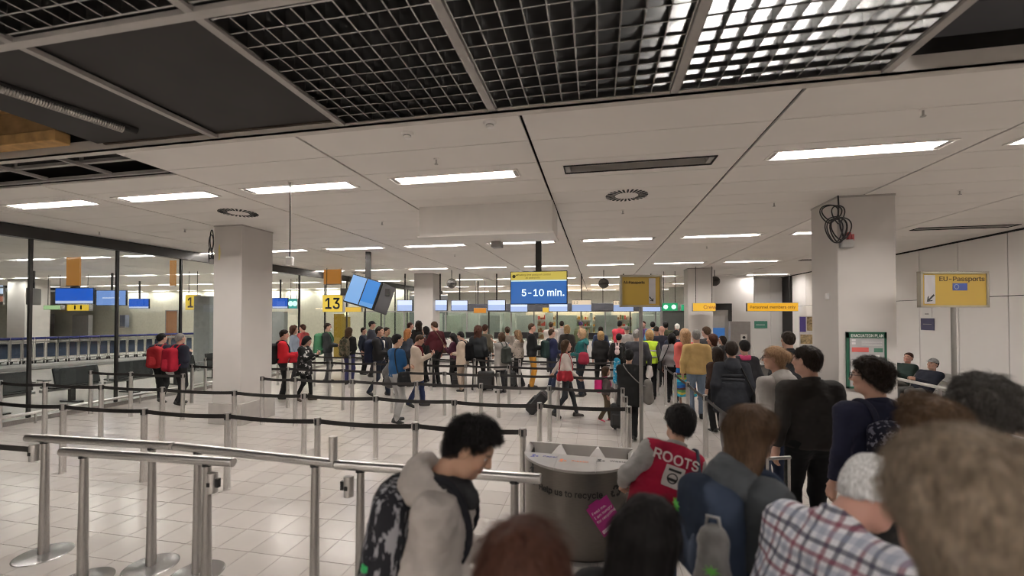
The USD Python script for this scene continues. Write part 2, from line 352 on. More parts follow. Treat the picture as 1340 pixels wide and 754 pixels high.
column(3.45, 4.34, 17.3, 18.1, 'grey column far right behind the yellow crew sign')
column(-29.2, -28.0, 15.9, 16.9, 'pale column behind the glass wall at the far left')

# ---------------------------------------------------------------- glass wall on the left
gw = tag(thing('window_1'), kind='structure')
GX = -11.4
ys = [-2.9 + 1.6 * k - 0.15 for k in range(0, 19)]
obj('top_beam', bx(GX - 0.10, GX + 0.10, -6, 30, 3.75, 3.99), M_BLACKM, gw)
for a, b in zip(ys[:-1], ys[1:]):
    obj('glass_pane', bx(GX - 0.006, GX + 0.006, a + 0.03, b - 0.03, 0.09, 3.75), M_PANE, gw)
for y in ys:
    obj('mullion', bx(GX - 0.03, GX + 0.03, y - 0.025, y + 0.025, 0.0, 3.76), M_BLACKM, gw)
obj('sill_track', bx(GX - 0.06, GX + 0.06, -6, 26, 0, 0.09), M_STEELD, gw)
br_ = thing('bumper_rail', 'low steel bumper rail along the foot of the glass wall', 'rail')
obj('tube', cyl((GX + 0.28, -2, 0.22), (GX + 0.28, 25.5, 0.22), 0.03), M_STEEL, br_)
for i in range(14):
    obj('foot', cyl((GX + 0.28, -1.5 + 2 * i, 0), (GX + 0.28, -1.5 + 2 * i, 0.2), 0.018, n=10), M_STEELD, br_)

# ---------------------------------------------------------------- right wall, jog and far walls
wr = tag(thing('wall_right'), kind='structure')
obj('backing', bx(8.79, 9.0, -6, 22.6, 0, 4.3), M_DARK, wr)
for i in range(-3, 11):
    y0 = 11.1 - 1.29 * 2 + 1.29 * i - 1.29
    if y0 + 1.29 > 22.55: continue
    obj('wall_panel', rbx(8.75, 8.80, y0 + 0.008, y0 + 1.282, 0.12, 2.595, 0.004), M_WALLW, wr)
    obj('wall_panel', rbx(8.75, 8.80, y0 + 0.008, y0 + 1.282, 2.61, 3.97, 0.004), M_WALLW, wr)
obj('shadow_line', bx(8.72, 8.80, 0, 22.5, 3.97, 4.0), M_DARK, wr)
tag(obj('baseboard_right', bx(8.72, 8.78, -6, 22.5, 0, 0.12), M_STEELD), kind='structure')
wj = tag(thing('wall_jog'), kind='structure')
obj('backing', cat_(bx(6.9, 9.0, 22.70, 22.85, 0, 4.0), bx(6.82, 6.97, 22.72, 29.0, 0, 4.0)), M_WALLW, wj)
for x0, x1 in ((6.9, 7.25), (7.42, 8.28), (8.30, 8.75)):
    obj('wall_panel', rbx(x0, x1, 22.65, 22.70, 0.1, 2.55, 0.004), M_WALLW, wj); obj('wall_panel', rbx(x0, x1, 22.65, 22.70, 2.57, 3.97, 0.004), M_WALLW, wj)
obj('wall_post', bx(7.25, 7.40, 22.6, 22.7, 0, 4.0), M_BLACKM, wj)
wf = tag(thing('wall_far'), kind='structure')
obj('wall_face', cat_(bx(-12, 7, 33.0, 33.2, 0, 4.05), bx(4.6, 7.0, 28.9, 29.1, 0, 4)), plain((0.42, 0.43, 0.40), 0.5), wf)
wl = tag(thing('wall_left'), kind='structure')
obj('wall_face', cat_(bx(-46, -12.2, 26.0, 26.2, 0, 4.05), bx(-46, -45.8, -6, 26, 0, 4.05)), plain((0.62, 0.60, 0.50), 0.6), wl)
tag(obj('wall_back', bx(-45, 9, -6.2, -6.0, 0, 4.2), M_COL), kind='structure')
# ---------------------------------------------------------------- belt posts and queue belts
def post_mesh_parts():
    pole = lathe([(0, 0), (0.043, 0), (0.043, 0.012), (0.039, 0.016), (0.034, 0.86), (0.034, 0.865), (0.0, 0.865)], 16)
    head = lathe([(0, 0.862), (0.038, 0.862), (0.038, 0.95), (0.034, 0.958), (0, 0.96)], 16)
    slot = cat_(*[bx(-0.012, 0.012, s * 0.034, s * 0.041, 0.875, 0.945) for s in (-1, 1)], *[bx(s * 0.034, s * 0.041, -0.012, 0.012, 0.875, 0.945) for s in (-1, 1)])
    return pole, head, slot
def belt_mesh(L, z=0.91, hh=0.026, sag=0.018):
    n = 8; t = np.linspace(0, 1, n + 1); x = 0.047 + (L - 0.094) * t; zc = z - sag * 4 * t * (1 - t)
    v = []
    for s in (-0.002, 0.002):
        for e in (-hh, hh): v.append(np.c_[x, 0 * x + s, zc + e])
    v = np.vstack(v); i = np.arange(n); N = n + 1
    def q(a, b, c, d): return np.vstack([np.c_[a, b, c], np.c_[a, c, d]])
    f = np.vstack([q(i, i + 1, i + 1 + N, i + N), q(i + 2 * N, i + 3 * N, i + 1 + 3 * N, i + 1 + 2 * N), q(i + N, i + 1 + N, i + 1 + 3 * N, i + 3 * N), q(i, i + 2 * N, i + 1 + 2 * N, i + 1)])
    return trimesh.Trimesh(v, f, process=False)
POSTS = {}
def belt_post(x, y, L, rz, label):
    key = round(L, 2)
    if key in POSTS: return dup(POSTS[key], (x, y, 0), rz, label)
    t = thing('belt_post', label, 'barrier post', (x, y, 0), rz, group='steel posts of the queue barrier')
    p, h, s = post_mesh_parts()
    obj('pole', p, M_STEEL, t, 40); obj('head', h, M_STEELD, t, 40); obj('belt_slot', s, M_BLACKP, t)
    if L > 0: obj('belt', belt_mesh(L), M_BELT, t, label='black belt')
    POSTS[key] = t; return t
QROWS = [(4.53, [-9.85, -8.55, -7.25, -5.85, -4.55, -3.28, -2.04, -0.79]), (5.9, [-10.98, -9.88, -8.60, -7.26, -5.80, -4.52, -3.30, -2.04, -0.79, 0.42]),
         (7.35, [-11.0, -9.85, -8.5, -6.58, -5.84, -4.6, -3.28, -2.04, -0.81, 0.42]), (8.78, [-9.9, -8.5, -7.18, -5.73, -4.5, -3.26, -2.06, -0.79, 0.42]),
         (10.15, [-11.0, -9.8, -8.4, -7.0, -5.7, -4.45, -3.22, -2.12, -0.8, 0.42]), (11.55, [-9.8, -8.5, -7.3, -6.0, -4.7, -3.4, -2.1, -0.8, 0.42]), (13.0, [-8.5, -7.2, -5.9, -4.6, -3.3, -2.0, -0.8, 0.42])]
for ri, (y, xs) in enumerate(QROWS):
    for i, x in enumerate(xs):
        L = (xs[i + 1] - x) if i + 1 < len(xs) and not (ri == 2 and x == -8.5) else 0
        belt_post(x, y + rng.uniform(-0.02, 0.02), L, rng.uniform(-0.01, 0.01) if L else 0, f'steel queue post, {ORD[i]} from the left in the {ORD[ri]} belt row counted from the front')
lane = [5.6, 6.97, 8.25, 9.5, 10.8, 12.1]
for i, y in enumerate(lane):
    L = lane[i + 1] - y if i + 1 < len(lane) else 0
    belt_post(1.63, y, L, math.pi / 2, f'steel queue post, {ORD[i]} from the front in the belt line beside the mustard jacket man')
for i, (x, y) in enumerate(((0.42, 6.6), (3.1, 8.9), (3.1, 10.3), (3.1, 11.7))):
    belt_post(x, y, 1.4 if 0 < i < 3 else 0, math.pi / 2, ['lone steel queue post at the right end of the lanes'][0] if i == 0 else f'steel queue post, {ORD[i - 1]} behind the right hand queue near the crew desk')

# ---------------------------------------------------------------- heavy steel hand rails in front
def cassette(p, parent, side=1):
    x, y, z = p
    obj('belt_cassette', cat_(lathe([(0, -0.07), (0.036, -0.07), (0.036, 0.066), (0.03, 0.07), (0, 0.07)], 16).apply_translation([x, y, z]) if False else cyl((x, y, z - 0.075), (x, y, z + 0.075), 0.037)), M_STEEL, parent, 40)
    obj('cassette_slot', cat_(bx(x - 0.012, x + 0.012, y - 0.042, y - 0.03, z - 0.02, z + 0.01), bx(x + side * 0.034, x + side * 0.062, y - 0.014, y + 0.014, z - 0.03, z + 0.035)), M_BLACKP, parent)
def handrail(p0, p1, posts, label, stub=None, cas=None, belt=None):
    p0, p1 = np.array(p0, float), np.array(p1, float)
    t = thing('handrail', label, 'hand rail')
    d = (p1 - p0) / np.linalg.norm(p1 - p0)
    zr = 1.05
    a, b = np.r_[p0, zr], np.r_[p1, zr]; dd = np.r_[d, 0]
    obj('rail_tube', cat_(tube([a, a + dd * 0.006, b - dd * 0.006, b], [0.030, 0.036, 0.036, 0.030], 20)), M_STEEL, t, 40)
    for q in posts:
        x, y = p0 + d * q
        obj('post', tube([(x, y, 0.01), (x, y, 0.03), (x, y, zr - 0.05), (x, y, zr - 0.03)], [0.039, 0.038, 0.027, 0.027], 18), M_STEELD, t, 40)
        obj('base_plate', lathe([(0, 0), (0.20, 0), (0.20, 0.004), (0.19, 0.008), (0.06, 0.016), (0.0, 0.018)], 40).apply_translation([x, y, 0.0]), steel((0.36, 0.355, 0.35), 0.22), t, 40)
        obj('bracket', cyl((x, y, zr - 0.04), (x, y, zr - 0.02), 0.036), M_BLACKP, t, 40)
    if stub is not None:
        x, y = p0 + d * stub
        obj('stub_post', tube([(x, y, zr), (x, y, zr + 0.20), (x, y, zr + 0.205)], [0.032, 0.032, 0.028], 18), M_STEEL, t, 40)
    if cas is not None:
        x, y = p0 + d * cas[0]
        cassette((x + cas[1], y - 0.035, cas[2]), t, cas[3])
        if belt:
            obj('belt', bx(x + cas[1] - belt, x + cas[1] - 0.035, y - 0.037, y - 0.033, cas[2] - 0.0, cas[2] + 0.05), M_BELT, t)
    return t
def along(p0, p1, px):      # distance along the rail at which it crosses the photo column px
    p0, p1 = np.array(p0, float), np.array(p1, float); ts = np.linspace(0, 1, 400)
    us = [proj(np.r_[p0 + (p1 - p0) * s, 0.9])[0] for s in ts]
    return float(ts[np.argmin(np.abs(np.array(us) - px))] * np.linalg.norm(p1 - p0))
r1 = ((-5.16, 2.96), (-3.60, 3.02)); r2 = ((-4.36, 2.72), (-2.74, 2.78)); r3 = ((-3.57, 3.02), (-1.95, 2.91)); r4 = ((-1.94, 2.89), (-0.38, 2.92))
handrail(*r1, [along(*r1, 59), along(*r1, 199)], 'steel hand rail at the far left with a belt running out of frame', cas=(along(*r1, 59), -0.07, 0.93, -1), belt=2.2)
handrail(*r2, [along(*r2, 110), along(*r2, 271)], 'steel hand rail at lower left, the one nearest the camera', cas=(along(*r2, 271), 0.085, 0.90, 1))
handrail(*r3, [along(*r3, 259), along(*r3, 412)], 'steel hand rail with a short upright stub at its right end', stub=along(*r3, 436))
handrail(*r4, [along(*r4, 472), along(*r4, 673)], 'steel hand rail running behind the man in the grey hoodie to the bin', cas=(along(*r4, 472), -0.075, 0.91, -1))

# ---------------------------------------------------------------- recycling bin
pL, pR = onz(686.8, 591.9, 0.81), onz(830, 603, 0.81)
bw = np.linalg.norm(pR - pL) / 2; brz = math.atan2(pR[1] - pL[1], pR[0] - pL[0]); bc = (pL + pR) / 2
bulge = 0.40; AR = (bw * bw + bulge * bulge) / (2 * bulge); acy = -bulge + AR
binn = thing('recycling_bin', 'curved brushed steel recycling bin with three openings beside the rail', 'bin', (bc[0], bc[1], 0), brz)
a0 = math.asin(min(0.999, bw / AR)); aa = np.linspace(-a0, a0, 41)
arc = np.c_[AR * np.sin(aa), acy - AR * np.cos(aa)]
plan = Polygon(list(map(tuple, arc)) + [(bw, 0.27), (-bw, 0.27)])
M_BIN = steel((0.165, 0.15, 0.135), 0.34, (1.5, 1.5, 60))
hop = sbox(-bw + 0.05, 0.01, bw - 0.05, 0.24)
obj('body', prism(plan.difference(hop), 0.03, 0.79), M_BIN, binn, 20)
obj('plinth', prism(plan.buffer(-0.03), 0.0, 0.03), M_BLACKM, binn)
M_LID = plain((0.31, 0.295, 0.28), 0.35)
lid = plan.buffer(0.006).difference(hop)
for k, (xa, xb) in enumerate(((-bw - 1, -0.185), (-0.183, 0.183), (0.185, bw + 1))):
    obj('lid', prism(lid.intersection(sbox(xa, -2, xb, 0.01)), 0.79, 0.812), M_LID, binn)
    obj('lid_rear', prism(lid.intersection(sbox(xa, 0.2400001, xb, 2)), 0.79, 0.812), M_LID, binn)
hb = []
for xa, xb in ((-bw + 0.05, -0.19), (-0.18, 0.18), (0.19, bw - 0.05)):
    xm = (xa + xb) / 2
    hb.append(trimesh.convex.convex_hull(np.array([(xa, .01, .80), (xb, .01, .80), (xa, .012, .80), (xb, .012, .80), (xa + .06, .16, .58), (xb - .06, .16, .58), (xa + .06, .163, .58), (xb - .06, .163, .58)])))
    hb.append(trimesh.convex.convex_hull(np.array([(xa, .24, .84), (xb, .24, .84), (xa, .243, .84), (xb, .243, .84), (xa + .04, .17, .55), (xb - .04, .17, .55), (xa + .04, .173, .55), (xb - .04, .173, .55)])))
obj('hopper', cat_(*hb, bx(-bw, bw, 0.243, 0.27, 0.79, 0.845)), plain((0.42, 0.40, 0.38), 0.4, metal=0.3), binn)
for x in (-0.185, 0.185):
    obj('divider', trimesh.convex.convex_hull(np.array([(x - .085, .005, .80), (x + .085, .005, .80), (x, .24, .80), (x - .02, .10, .865), (x + .02, .10, .865), (x, .2, .86)])), plain((0.55, 0.53, 0.51), 0.4), binn)
for sx in (-1, 1):
    obj('end_flap', trimesh.convex.convex_hull(np.array([(sx * bw, 0.0, .80), (sx * bw, .26, .845), (sx * (bw - 0.05), .01, .80), (sx * (bw - .05), .24, .80), (sx * bw, .0, .812), (sx * bw, .26, .812)])), M_LID, binn)
def wrap(m, u0, z0):
    v = m.vertices.copy(); th = (v[:, 0] + u0) / AR; R_ = AR + 0.0025 + np.maximum(v[:, 2], 0)
    m = m.copy(); m.vertices = np.c_[R_ * np.sin(th), acy - R_ * np.cos(th), z0 + v[:, 1]]; return m
def sub(m, L=0.03):
    v, f = trimesh.remesh.subdivide_to_size(m.vertices, m.faces, L); return trimesh.Trimesh(v, f, process=False)
M_INK = plain((0.006, 0.006, 0.006), 0.6)
obj('lettering', wrap(sub(text('Help us to recycle', 0.052, 0.002, True), 0.02), -0.36, 0.578), M_INK, binn, label='Help us to recycle in black letters')
def recycle_arrows(s):
    out = []
    for k in range(3):
        R_ = tf.rotation_matrix(k * 2 * math.pi / 3, [0, 0, 1])
        p = Polygon([(-0.55, 0.42), (-0.28, 0.9), (0.28, 0.9), (0.42, 0.66), (0.58, 0.74), (0.42, 0.30), (-0.02, 0.40), (0.15, 0.5), (0.05, 0.62), (-0.1, 0.62), (-0.26, 0.32)])
        m = tc.extrude_polygon(affinity.scale(p, s, s, origin=(0, 0)), 0.001, engine='earcut'); m.apply_transform(R_); out.append(m)
    return cat_(*out)
obj('recycle_symbol', wrap(sub(recycle_arrows(0.062)), 0.385, 0.615), M_INK, binn)
fig = cat_(cyl((0, .085, 0), (0, .085, .001), 0.014), prism(Polygon([(-.02, .07), (.02, .065), (.025, 0), (.02, -.1), (.005, -.1), (0, -.02), (-.012, -.1), (-.028, -.1), (-.015, 0)]), 0, .001), prism(Polygon([(.02, .06), (.06, .035), (.055, .025), (.02, .045)]), 0, .001), prism(Polygon([(.05, -.0), (.08, 0), (.076, -.1), (.054, -.1)]), 0, .001))
fig.apply_scale([-1, 1, 1]); fig.invert()
obj('litter_symbol', wrap(fig, -0.45, 0.69), M_INK, binn)
card = prism(sbox(-0.085, -0.115, 0.085, 0.115).union(sbox(-.06, .11, .02, .13)), 0, 0.002); card = sub(card, 0.03)
Rz = tf.rotation_matrix(math.radians(33), [0, 0, 1])
def cardm(m, dz=0.0):
    m = m.copy(); m.apply_scale([1.3, 1.3, 1]); m.apply_translation([0, 0, dz]); m.apply_transform(Rz); return wrap(m, 0.275, 0.415)
crd = obj('card', cardm(card), plain((0.36, 0.012, 0.19), 0.4), binn, label='magenta card stuck on the bin')
for s, y, h in (('Feed me,', 0.055, 0.019), ('I am hungry', 0.022, 0.019), ('for recycling', -0.011, 0.019)):
    obj('card_lettering', cardm(text(s, h, 0.001).apply_translation([-0.07, y, 0]), 0.002), M_WHITEP, crd)
obj('card_strip', cardm(sub(prism(sbox(-0.075, -0.095, 0.085, -0.07), 0, 0.001)), 0.002), plain((0.7, 0.55, 0.65), 0.4), crd)
def onlid(m, x, y, z=0.813): m = m.copy(); m.apply_translation([x, y, z]); return m
for s, x, y, c in (('Paper', -0.33, -0.10, (0.05, 0.06, 0.30)), ('Plastic', -0.05, -0.17, (0.75, 0.22, 0.08)), ('Waste', 0.30, -0.09, (0.02, 0.02, 0.02))):
    mm = plain(c, 0.5)
    obj('lid_lettering', onlid(text(s, 0.038, 0.001), x, y), mm, binn)
    obj('lid_symbol', onlid(cat_(cyl((0, 0.03, 0), (0, 0.03, 0.001), 0.018), cyl((0.035, 0.005, 0), (0.035, 0.005, 0.001), 0.014), prism(Polygon([(-.03, -.02), (0.02, -.025), (0.0, .01)]), 0, .001)), x - 0.09, y), mm, binn)

# ---------------------------------------------------------------- signs on posts
def post_sign(px0, py0, px1, py1, Z, label, words, arrow, mirror=False, flag=False):
    a, b = at(px0, py0, Z), at(px1, py1, Z); w = np.linalg.norm((b - a)[:2]); h = a[2] - b[2]; c = (a + b) / 2
    ang = math.atan2(b[1] - a[1], b[0] - a[0])
    t = thing('passport_sign', label, 'sign', (c[0], c[1], 0), ang)
    z0, z1 = c[2] - h / 2, c[2] + h / 2
    bd = 0.03
    obj('frame', cat_(bx(-w / 2, w / 2, -0.03, 0.03, z0, z0 + bd), bx(-w / 2, w / 2, -0.03, 0.03, z1 - bd, z1), bx(-w / 2, -w / 2 + bd, -0.03, 0.03, z0, z1), bx(w / 2 - bd, w / 2, -0.03, 0.03, z0, z1)), plain((0.27, 0.24, 0.19), 0.4, metal=0.3), t)
    obj('panel', bx(-w / 2 + bd, w / 2 - bd, -0.015, 0.015, z0 + bd, z1 - bd), plain((0.33, 0.215, 0.035), 0.35, vary=0.03, scale=2), t)
    bar = 0.16 * w; bx0 = (w / 2 - bd - 0.07 - bar) if mirror else (-w / 2 + bd + 0.03)
    obj('white_strip', rbx(bx0, bx0 + bar, -0.019, -0.014, z0 + bd + 0.02, z1 - bd - 0.02, 0.002), plain((0.33, 0.31, 0.31), 0.4), t)
    ar = cat_(*[prism(p, 0, 0.003) for p in (sbox(-0.012, -0.01, 0.012, 0.11), Polygon([(-0.045, 0.04), (0, -0.015), (0.045, 0.04), (0.045, 0.015), (0, -0.045), (-0.045, 0.015)]))])
    ar.apply_transform(tf.rotation_matrix(math.radians(40 if mirror else -45), [0, 0, 1])); ar.apply_scale(bar / 0.17)
    obj('arrow', face_south(ar, bx0 + bar * (0.5 if mirror else 0.4), -0.0195, z0 + bd + 0.075), M_INK, t)
    tx = text(words, (0.062 if flag else 0.05) * (w / 1.0) ** 0.6, 0.003, bold=True); L = tx.bounds[1, 0]
    room = (w - 2 * bd - bar - 0.10); tx.apply_scale([room / L if flag else min(1.0, room / L), 1, 1])
    obj('lettering', face_south(tx, (-w / 2 + bd + 0.02) if mirror else (bx0 + bar + 0.05), -0.0155, z1 - bd - 0.10), plain((0.05, 0.03, 0.005), 0.6), t)
    if flag:
        fx = bx0 + bar + 0.05 + room * 0.46
        obj('blue_plate', bx(fx - 0.1, fx + 0.1, -0.018, -0.014, z1 - bd - 0.23, z1 - bd - 0.13), plain((0.03, 0.055, 0.20), 0.4), t)
        obj('star', face_south(cat_(*[cyl((0.03 * math.cos(q), 0.03 * math.sin(q), 0), (0.03 * math.cos(q), 0.03 * math.sin(q), 0.002), 0.005, n=6) for q in np.linspace(0, 2 * math.pi, 12, endpoint=False)]), fx - 0.05, -0.0185, z1 - bd - 0.18), plain((0.35, 0.40, 0.30), 0.5), t)
    obj('post', cyl((0, 0, 0.01), (0, 0, z0 + 0.01), 0.028), plain((0.24, 0.225, 0.21), 0.4, metal=0.5), t, 40)
    obj('base_plate', lathe([(0, 0), (0.2, 0), (0.2, 0.008), (0.03, 0.016), (0, 0.018)], 32), M_STEELD, t, 40)
post_sign(811, 360, 866, 402, 6.4, 'ochre passport sign on a post at the end of the belt lanes', 'All Passports', 'r', mirror=True)
post_sign(1202, 355.5, 1292, 402.5, 5.8, 'ochre EU passport sign with blue plate on a post at the right', 'EU-Passports', 'l', flag=True)

# ---------------------------------------------------------------- hanging displays
def hang(t, x, y, z, w=0.05, top=H):
    obj('hanger_pole', bx(x - w / 2, x + w / 2, y - w / 2, y + w / 2, z, top), M_BLACKM, t)
def display(px0, py0, px1, py1, Z, label, bands, name='display_screen', cat='screen', pole=True, depth=0.08, k=1.0, pole_w=0.05, double=False, face=None):
    a, b = at(px0, py0, Z), at(px1, py1, Z); w = np.linalg.norm((b - a)[:2]); h = a[2] - b[2]; c = (a + b) / 2
    ang = (0.0 if face is None else face)
    t = thing(name, label, cat, (c[0], c[1], 0), ang)
    z0, z1 = c[2] - h / 2, c[2] + h / 2
    obj('casing', rbx(-w / 2, w / 2, -depth / 2, depth / 2, z0, z1, 0.01), M_BLACKP, t)
    y = -depth / 2 - 0.002
    for (f0, f1, g0, g1, col, kk) in bands:     # fractions left, right, bottom, top
        obj('lit_panel', bx(-w / 2 + 0.02 + f0 * (w - 0.04), -w / 2 + 0.02 + f1 * (w - 0.04), y, y + 0.004, z0 + 0.02 + g0 * (h - 0.04), z0 + 0.02 + g1 * (h - 0.04)), screen(col, kk * k), t)
    if pole: hang(t, 0, 0.0, z1 - 0.01, pole_w)
    return t, w, h, z0, z1
t, w, h, z0, z1 = display(667.5, 355, 742.5, 398.5, 10.0, 'blue and yellow waiting time screen hung in mid hall', [(0, 1, 0, 0.70, '#2f69b4', 0.9), (0, 1, 0.70, 0.745, '#c9e6ea', 0.9), (0, 1, 0.745, 1, '#d8c25a', 0.8)], 'waiting_time_screen', depth=0.10, pole_w=0.13)
tx = text('5-10 min.', 0.155, 0.002, bold=True)
obj('lettering', face_south(tx, -w / 2 + 0.26, -0.0535, z0 + 0.20), screen('#e8fbff', 1.2), t)
for s, zz in (('Waiting time passport control', z1 - 0.105), ('all passports', z1 - 0.175)):
    q = text(s, 0.042, 0.002); obj('small_lettering', face_south(q, -w / 2 + 0.17 + (0.2 if 'all' in s else 0), -0.0535, zz), plain((0.12, 0.09, 0.02), 0.6), t)
obj('icon', face_south(cat_(cyl((0, 0, 0), (0, 0, .002), 0.04), prism(Polygon([(.02, 0), (.09, .03), (.09, .06)]), 0, 0.002)), -w / 2 + 0.09, -0.0535, z1 - 0.12), plain((0.06, 0.05, 0.02), 0.6), t)

desk = [(0, 1, 0, 0.55, '#a9bce4', 1.1), (0, 1, 0.55, 1, '#d0dcf4', 1.2)]
tan = [(0, 1, 0, 0.6, '#9fb2dc', 0.9), (0, 1, 0.6, 1, '#e8d2b4', 0.95)]
for i, (x0, y0, x1, y1, bd) in enumerate(((519, 392.5, 541, 407.5, desk), (566, 392.5, 586, 407, desk), (590, 393, 613, 407, desk), (638, 392.5, 662, 407, desk), (667.5, 396, 691, 408.5, desk), (718, 396, 743, 408, desk), (748, 392.5, 774, 408, tan), (802.5, 393, 829, 408, tan), (839.5, 396, 864, 408, desk))):
    t, w, h, z0, z1 = display(x0, y0, x1, y1, 18.5, f'pale blue desk screen, {ORD[i]} from the left in the row over the passport desks', bd)
    if bd is tan: obj('numeral', face_south(text('1 2' if i == 6 else '1 1', 0.10, 0.002), -w / 2 + 0.08, -0.0435, z1 - 0.17), plain((0.1, 0.07, 0.04), 0.5), t)
blue = [(0, 1, 0, 0.18, '#c8d4f4', 0.9), (0, 1, 0.18, 1, '#1f5fd0', 0.9)]
blue2 = [(0, 1, 0, 1, '#7fa0e0', 0.9), (0.2, 0.8, 0.45, 0.55, '#d4dcf4', 0.95)]
for x0, y0, x1, y1, Z, lab, bd, fc in ((72, 377, 125, 398, 17.5, 'large blue screen on the left behind the glass wall', blue, 0.15), (126, 380, 167, 400, 18.2, 'pale blue screen next to the large blue one behind the glass', blue2, 0.15), (168, 391, 197, 404, 22.5, 'small blue screen farthest right of the left cluster behind glass', blue, 0.1), (356, 390, 378, 404, 21.5, 'dark blue screen beyond the glass between column and number sign', blue, 0.1)):
    display(x0, y0, x1, y1, Z, lab, bd, face=fc, pole_w=0.2 if x0 == 72 else 0.06)
a = at(50, 378, 17.6); dk = thing('screen_back', 'dark grey back of a hanging screen behind the glass at far left', 'screen', (a[0], a[1], 0), -0.9)
zt = a[2]; obj('casing', rbx(-0.1, 0.75, -0.06, 0.06, zt - 0.68, zt, 0.02), plain((0.06, 0.06, 0.06), 0.5), dk); obj('hanger_pole', bx(0.3, 0.36, -0.03, 0.03, zt - 0.02, H), M_BLACKM, dk)

# tilted double display hung left of centre
c = at(481, 384, 12.0)
tw = thing('flight_information_screen', 'tilted cluster of blue portrait screens hung left of centre', 'screen', (c[0], c[1], c[2]), 0.35)
R1 = tf.rotation_matrix(math.radians(-8), [0, 1, 0]); 
def tilt(m): m = m.copy(); m.apply_transform(tf.rotation_matrix(math.radians(17), [0, 1, 0])); m.apply_transform(tf.rotation_matrix(math.radians(-10), [1, 0, 0])); return m
obj('casing', tilt(rbx(-0.55, 0.30, -0.05, 0.05, -0.42, 0.42, 0.01)), M_BLACKP, tw)
for x0, x1, cl in ((-0.53, -0.14, '#7fb2ea'), (-0.11, 0.26, '#2e86d8')):
    obj('lit_panel', tilt(bx(x0, x1, -0.054, -0.05, -0.39, 0.39)), screen(cl, 0.9), tw)
obj('lit_strip', tilt(bx(-0.11, 0.26, -0.056, -0.054, -0.39, -0.27)), screen('#5f9fe0', 0.9), tw)
sd = rbx(0, 0.40, -0.05, 0.05, -0.42, 0.42, 0.01); sd.apply_transform(tf.rotation_matrix(math.radians(35), [0, 0, 1])); sd.apply_translation([0.30, 0.02, 0])
obj('side_casing', tilt(sd), plain((0.055, 0.055, 0.06), 0.5), tw)
obj('hanger_pole', bx(-0.08, 0.06, 0.08, 0.22, 0.2, H - c[2]), M_BLACKM, tw); obj('cross_arm', bx(-0.75, 0.6, 0.06, 0.16, -0.06, 0.14), M_BLACKM, tw)

def light_box(px0, py0, px1, py1, Z, label, col, words=None, wh=0.1, wcol=(0.05, 0.05, 0.05), k=0.9, name='light_box_sign', hangers=2, face=0.0, wx=None, wires=True, sym=None):
    a, b = at(px0, py0, Z), at(px1, py1, Z); w = np.linalg.norm((b - a)[:2]); h = a[2] - b[2]; c = (a + b) / 2
    t = thing(name, label, 'sign', (c[0], c[1], 0), face); z0, z1 = c[2] - h / 2, c[2] + h / 2
    obj('casing', rbx(-w / 2, w / 2, -0.07, 0.09, z0, z1, 0.008), M_GREYP, t)
    obj('lit_face', bx(-w / 2 + 0.012, w / 2 - 0.012, -0.078, -0.07, z0 + 0.012, z1 - 0.012), screen(col, k), t)
    if words:
        q = text(words, wh, 0.002, bold=True); q.apply_translation([-q.bounds[:, 0].mean() if wx is None else -w / 2 + wx * w, -wh / 2, 0])
        for g_ in (q.split(only_watertight=False) if words.isdigit() else [q]): obj('numeral' if words.isdigit() else 'lettering', face_south(g_, 0, -0.0785, (z0 + z1) / 2), plain(wcol, 0.6), t)
    if sym: 
        for dx in (-0.25, 0.25): obj('pictogram', face_south(cyl((0, 0, 0), (0, 0, .002), h * 0.28), dx * w, -0.0785, (z0 + z1) / 2), screen('#d8fff0', 1.3), t)
    for s in ((-0.35, 0.35) if hangers == 2 else (0,)):
        obj('hanger', cyl((s * w, 0, z1 - 0.005), (s * w, 0, H), 0.012, n=8), M_BLACKM, t)
    return t
light_box(422, 386, 451.5, 408.5, 16.2, 'square yellow light box sign with number 13', '#f2cf52', '13', 0.40, (0.02, 0.03, 0.09))
light_box(243, 386, 262, 406, 17.5, 'yellow light box sign with number 1 partly behind the left column', '#f0c848', '12', 0.40, (0.05, 0.03, 0.06), wx=0.12)
light_box(452, 402, 475, 408.5, 19.5, 'low yellow light strip sign right of the number 13', '#e8bd48')
light_box(86, 398.5, 123, 407, 19.0, 'yellow light strip sign under the large blue screen behind glass', '#ecc23c')
ys_ = [p for p in stage.GetPrimAtPath('/World').GetChildren() if 'under the large blue' in str(p.GetCustomDataByKey('label'))][0]; zy = (at(100, 398.5, 19.0)[2] + at(100, 407, 19.0)[2]) / 2
for dx in (-0.15, 0.2): obj('bracket', bx(dx - 0.03, dx + 0.03, -0.10, -0.078, zy - 0.08, zy + 0.10), M_BLACKP, ys_)
light_box(56, 399.5, 85, 405.5, 19.2, 'dim green and orange light strip sign behind the glass at far left', '#a8c890')
light_box(710, 402.5, 724, 409, 20.5, 'small yellow light box sign left of the desk screens', '#ecc040')
light_box(907, 396.5, 935, 407.5, 15.7, 'yellow light box sign reading crew in front of the far right column', '#f4bb30', 'Crew', 0.13, (0.35, 0.12, 0.02), wx=0.45)
t = light_box(979, 396.5, 1041, 407.5, 18.5, 'long yellow light box sign by the right wall', '#f4b428', 'Personnel members only', 0.115, (0.25, 0.08, 0.01), face=0.06)
light_box(866, 396.5, 886, 407, 17.5, 'green lit emergency exit sign left of the far right column', '#18b070', sym=True, k=0.8)
light_box(891, 398.5, 900, 407, 19.0, 'small round green lit exit sign beside the far right column', '#20b878', sym=None, hangers=1, k=0.8)
light_box(378, 391, 391, 404, 21.0, 'teal lit exit sign beyond the glass left of number 13', '#38b0a8', sym=True, k=0.8)
light_box(620, 403, 637, 410, 21.5, 'pair of small orange lit signs over the passport booths', '#e09030', k=0.8)

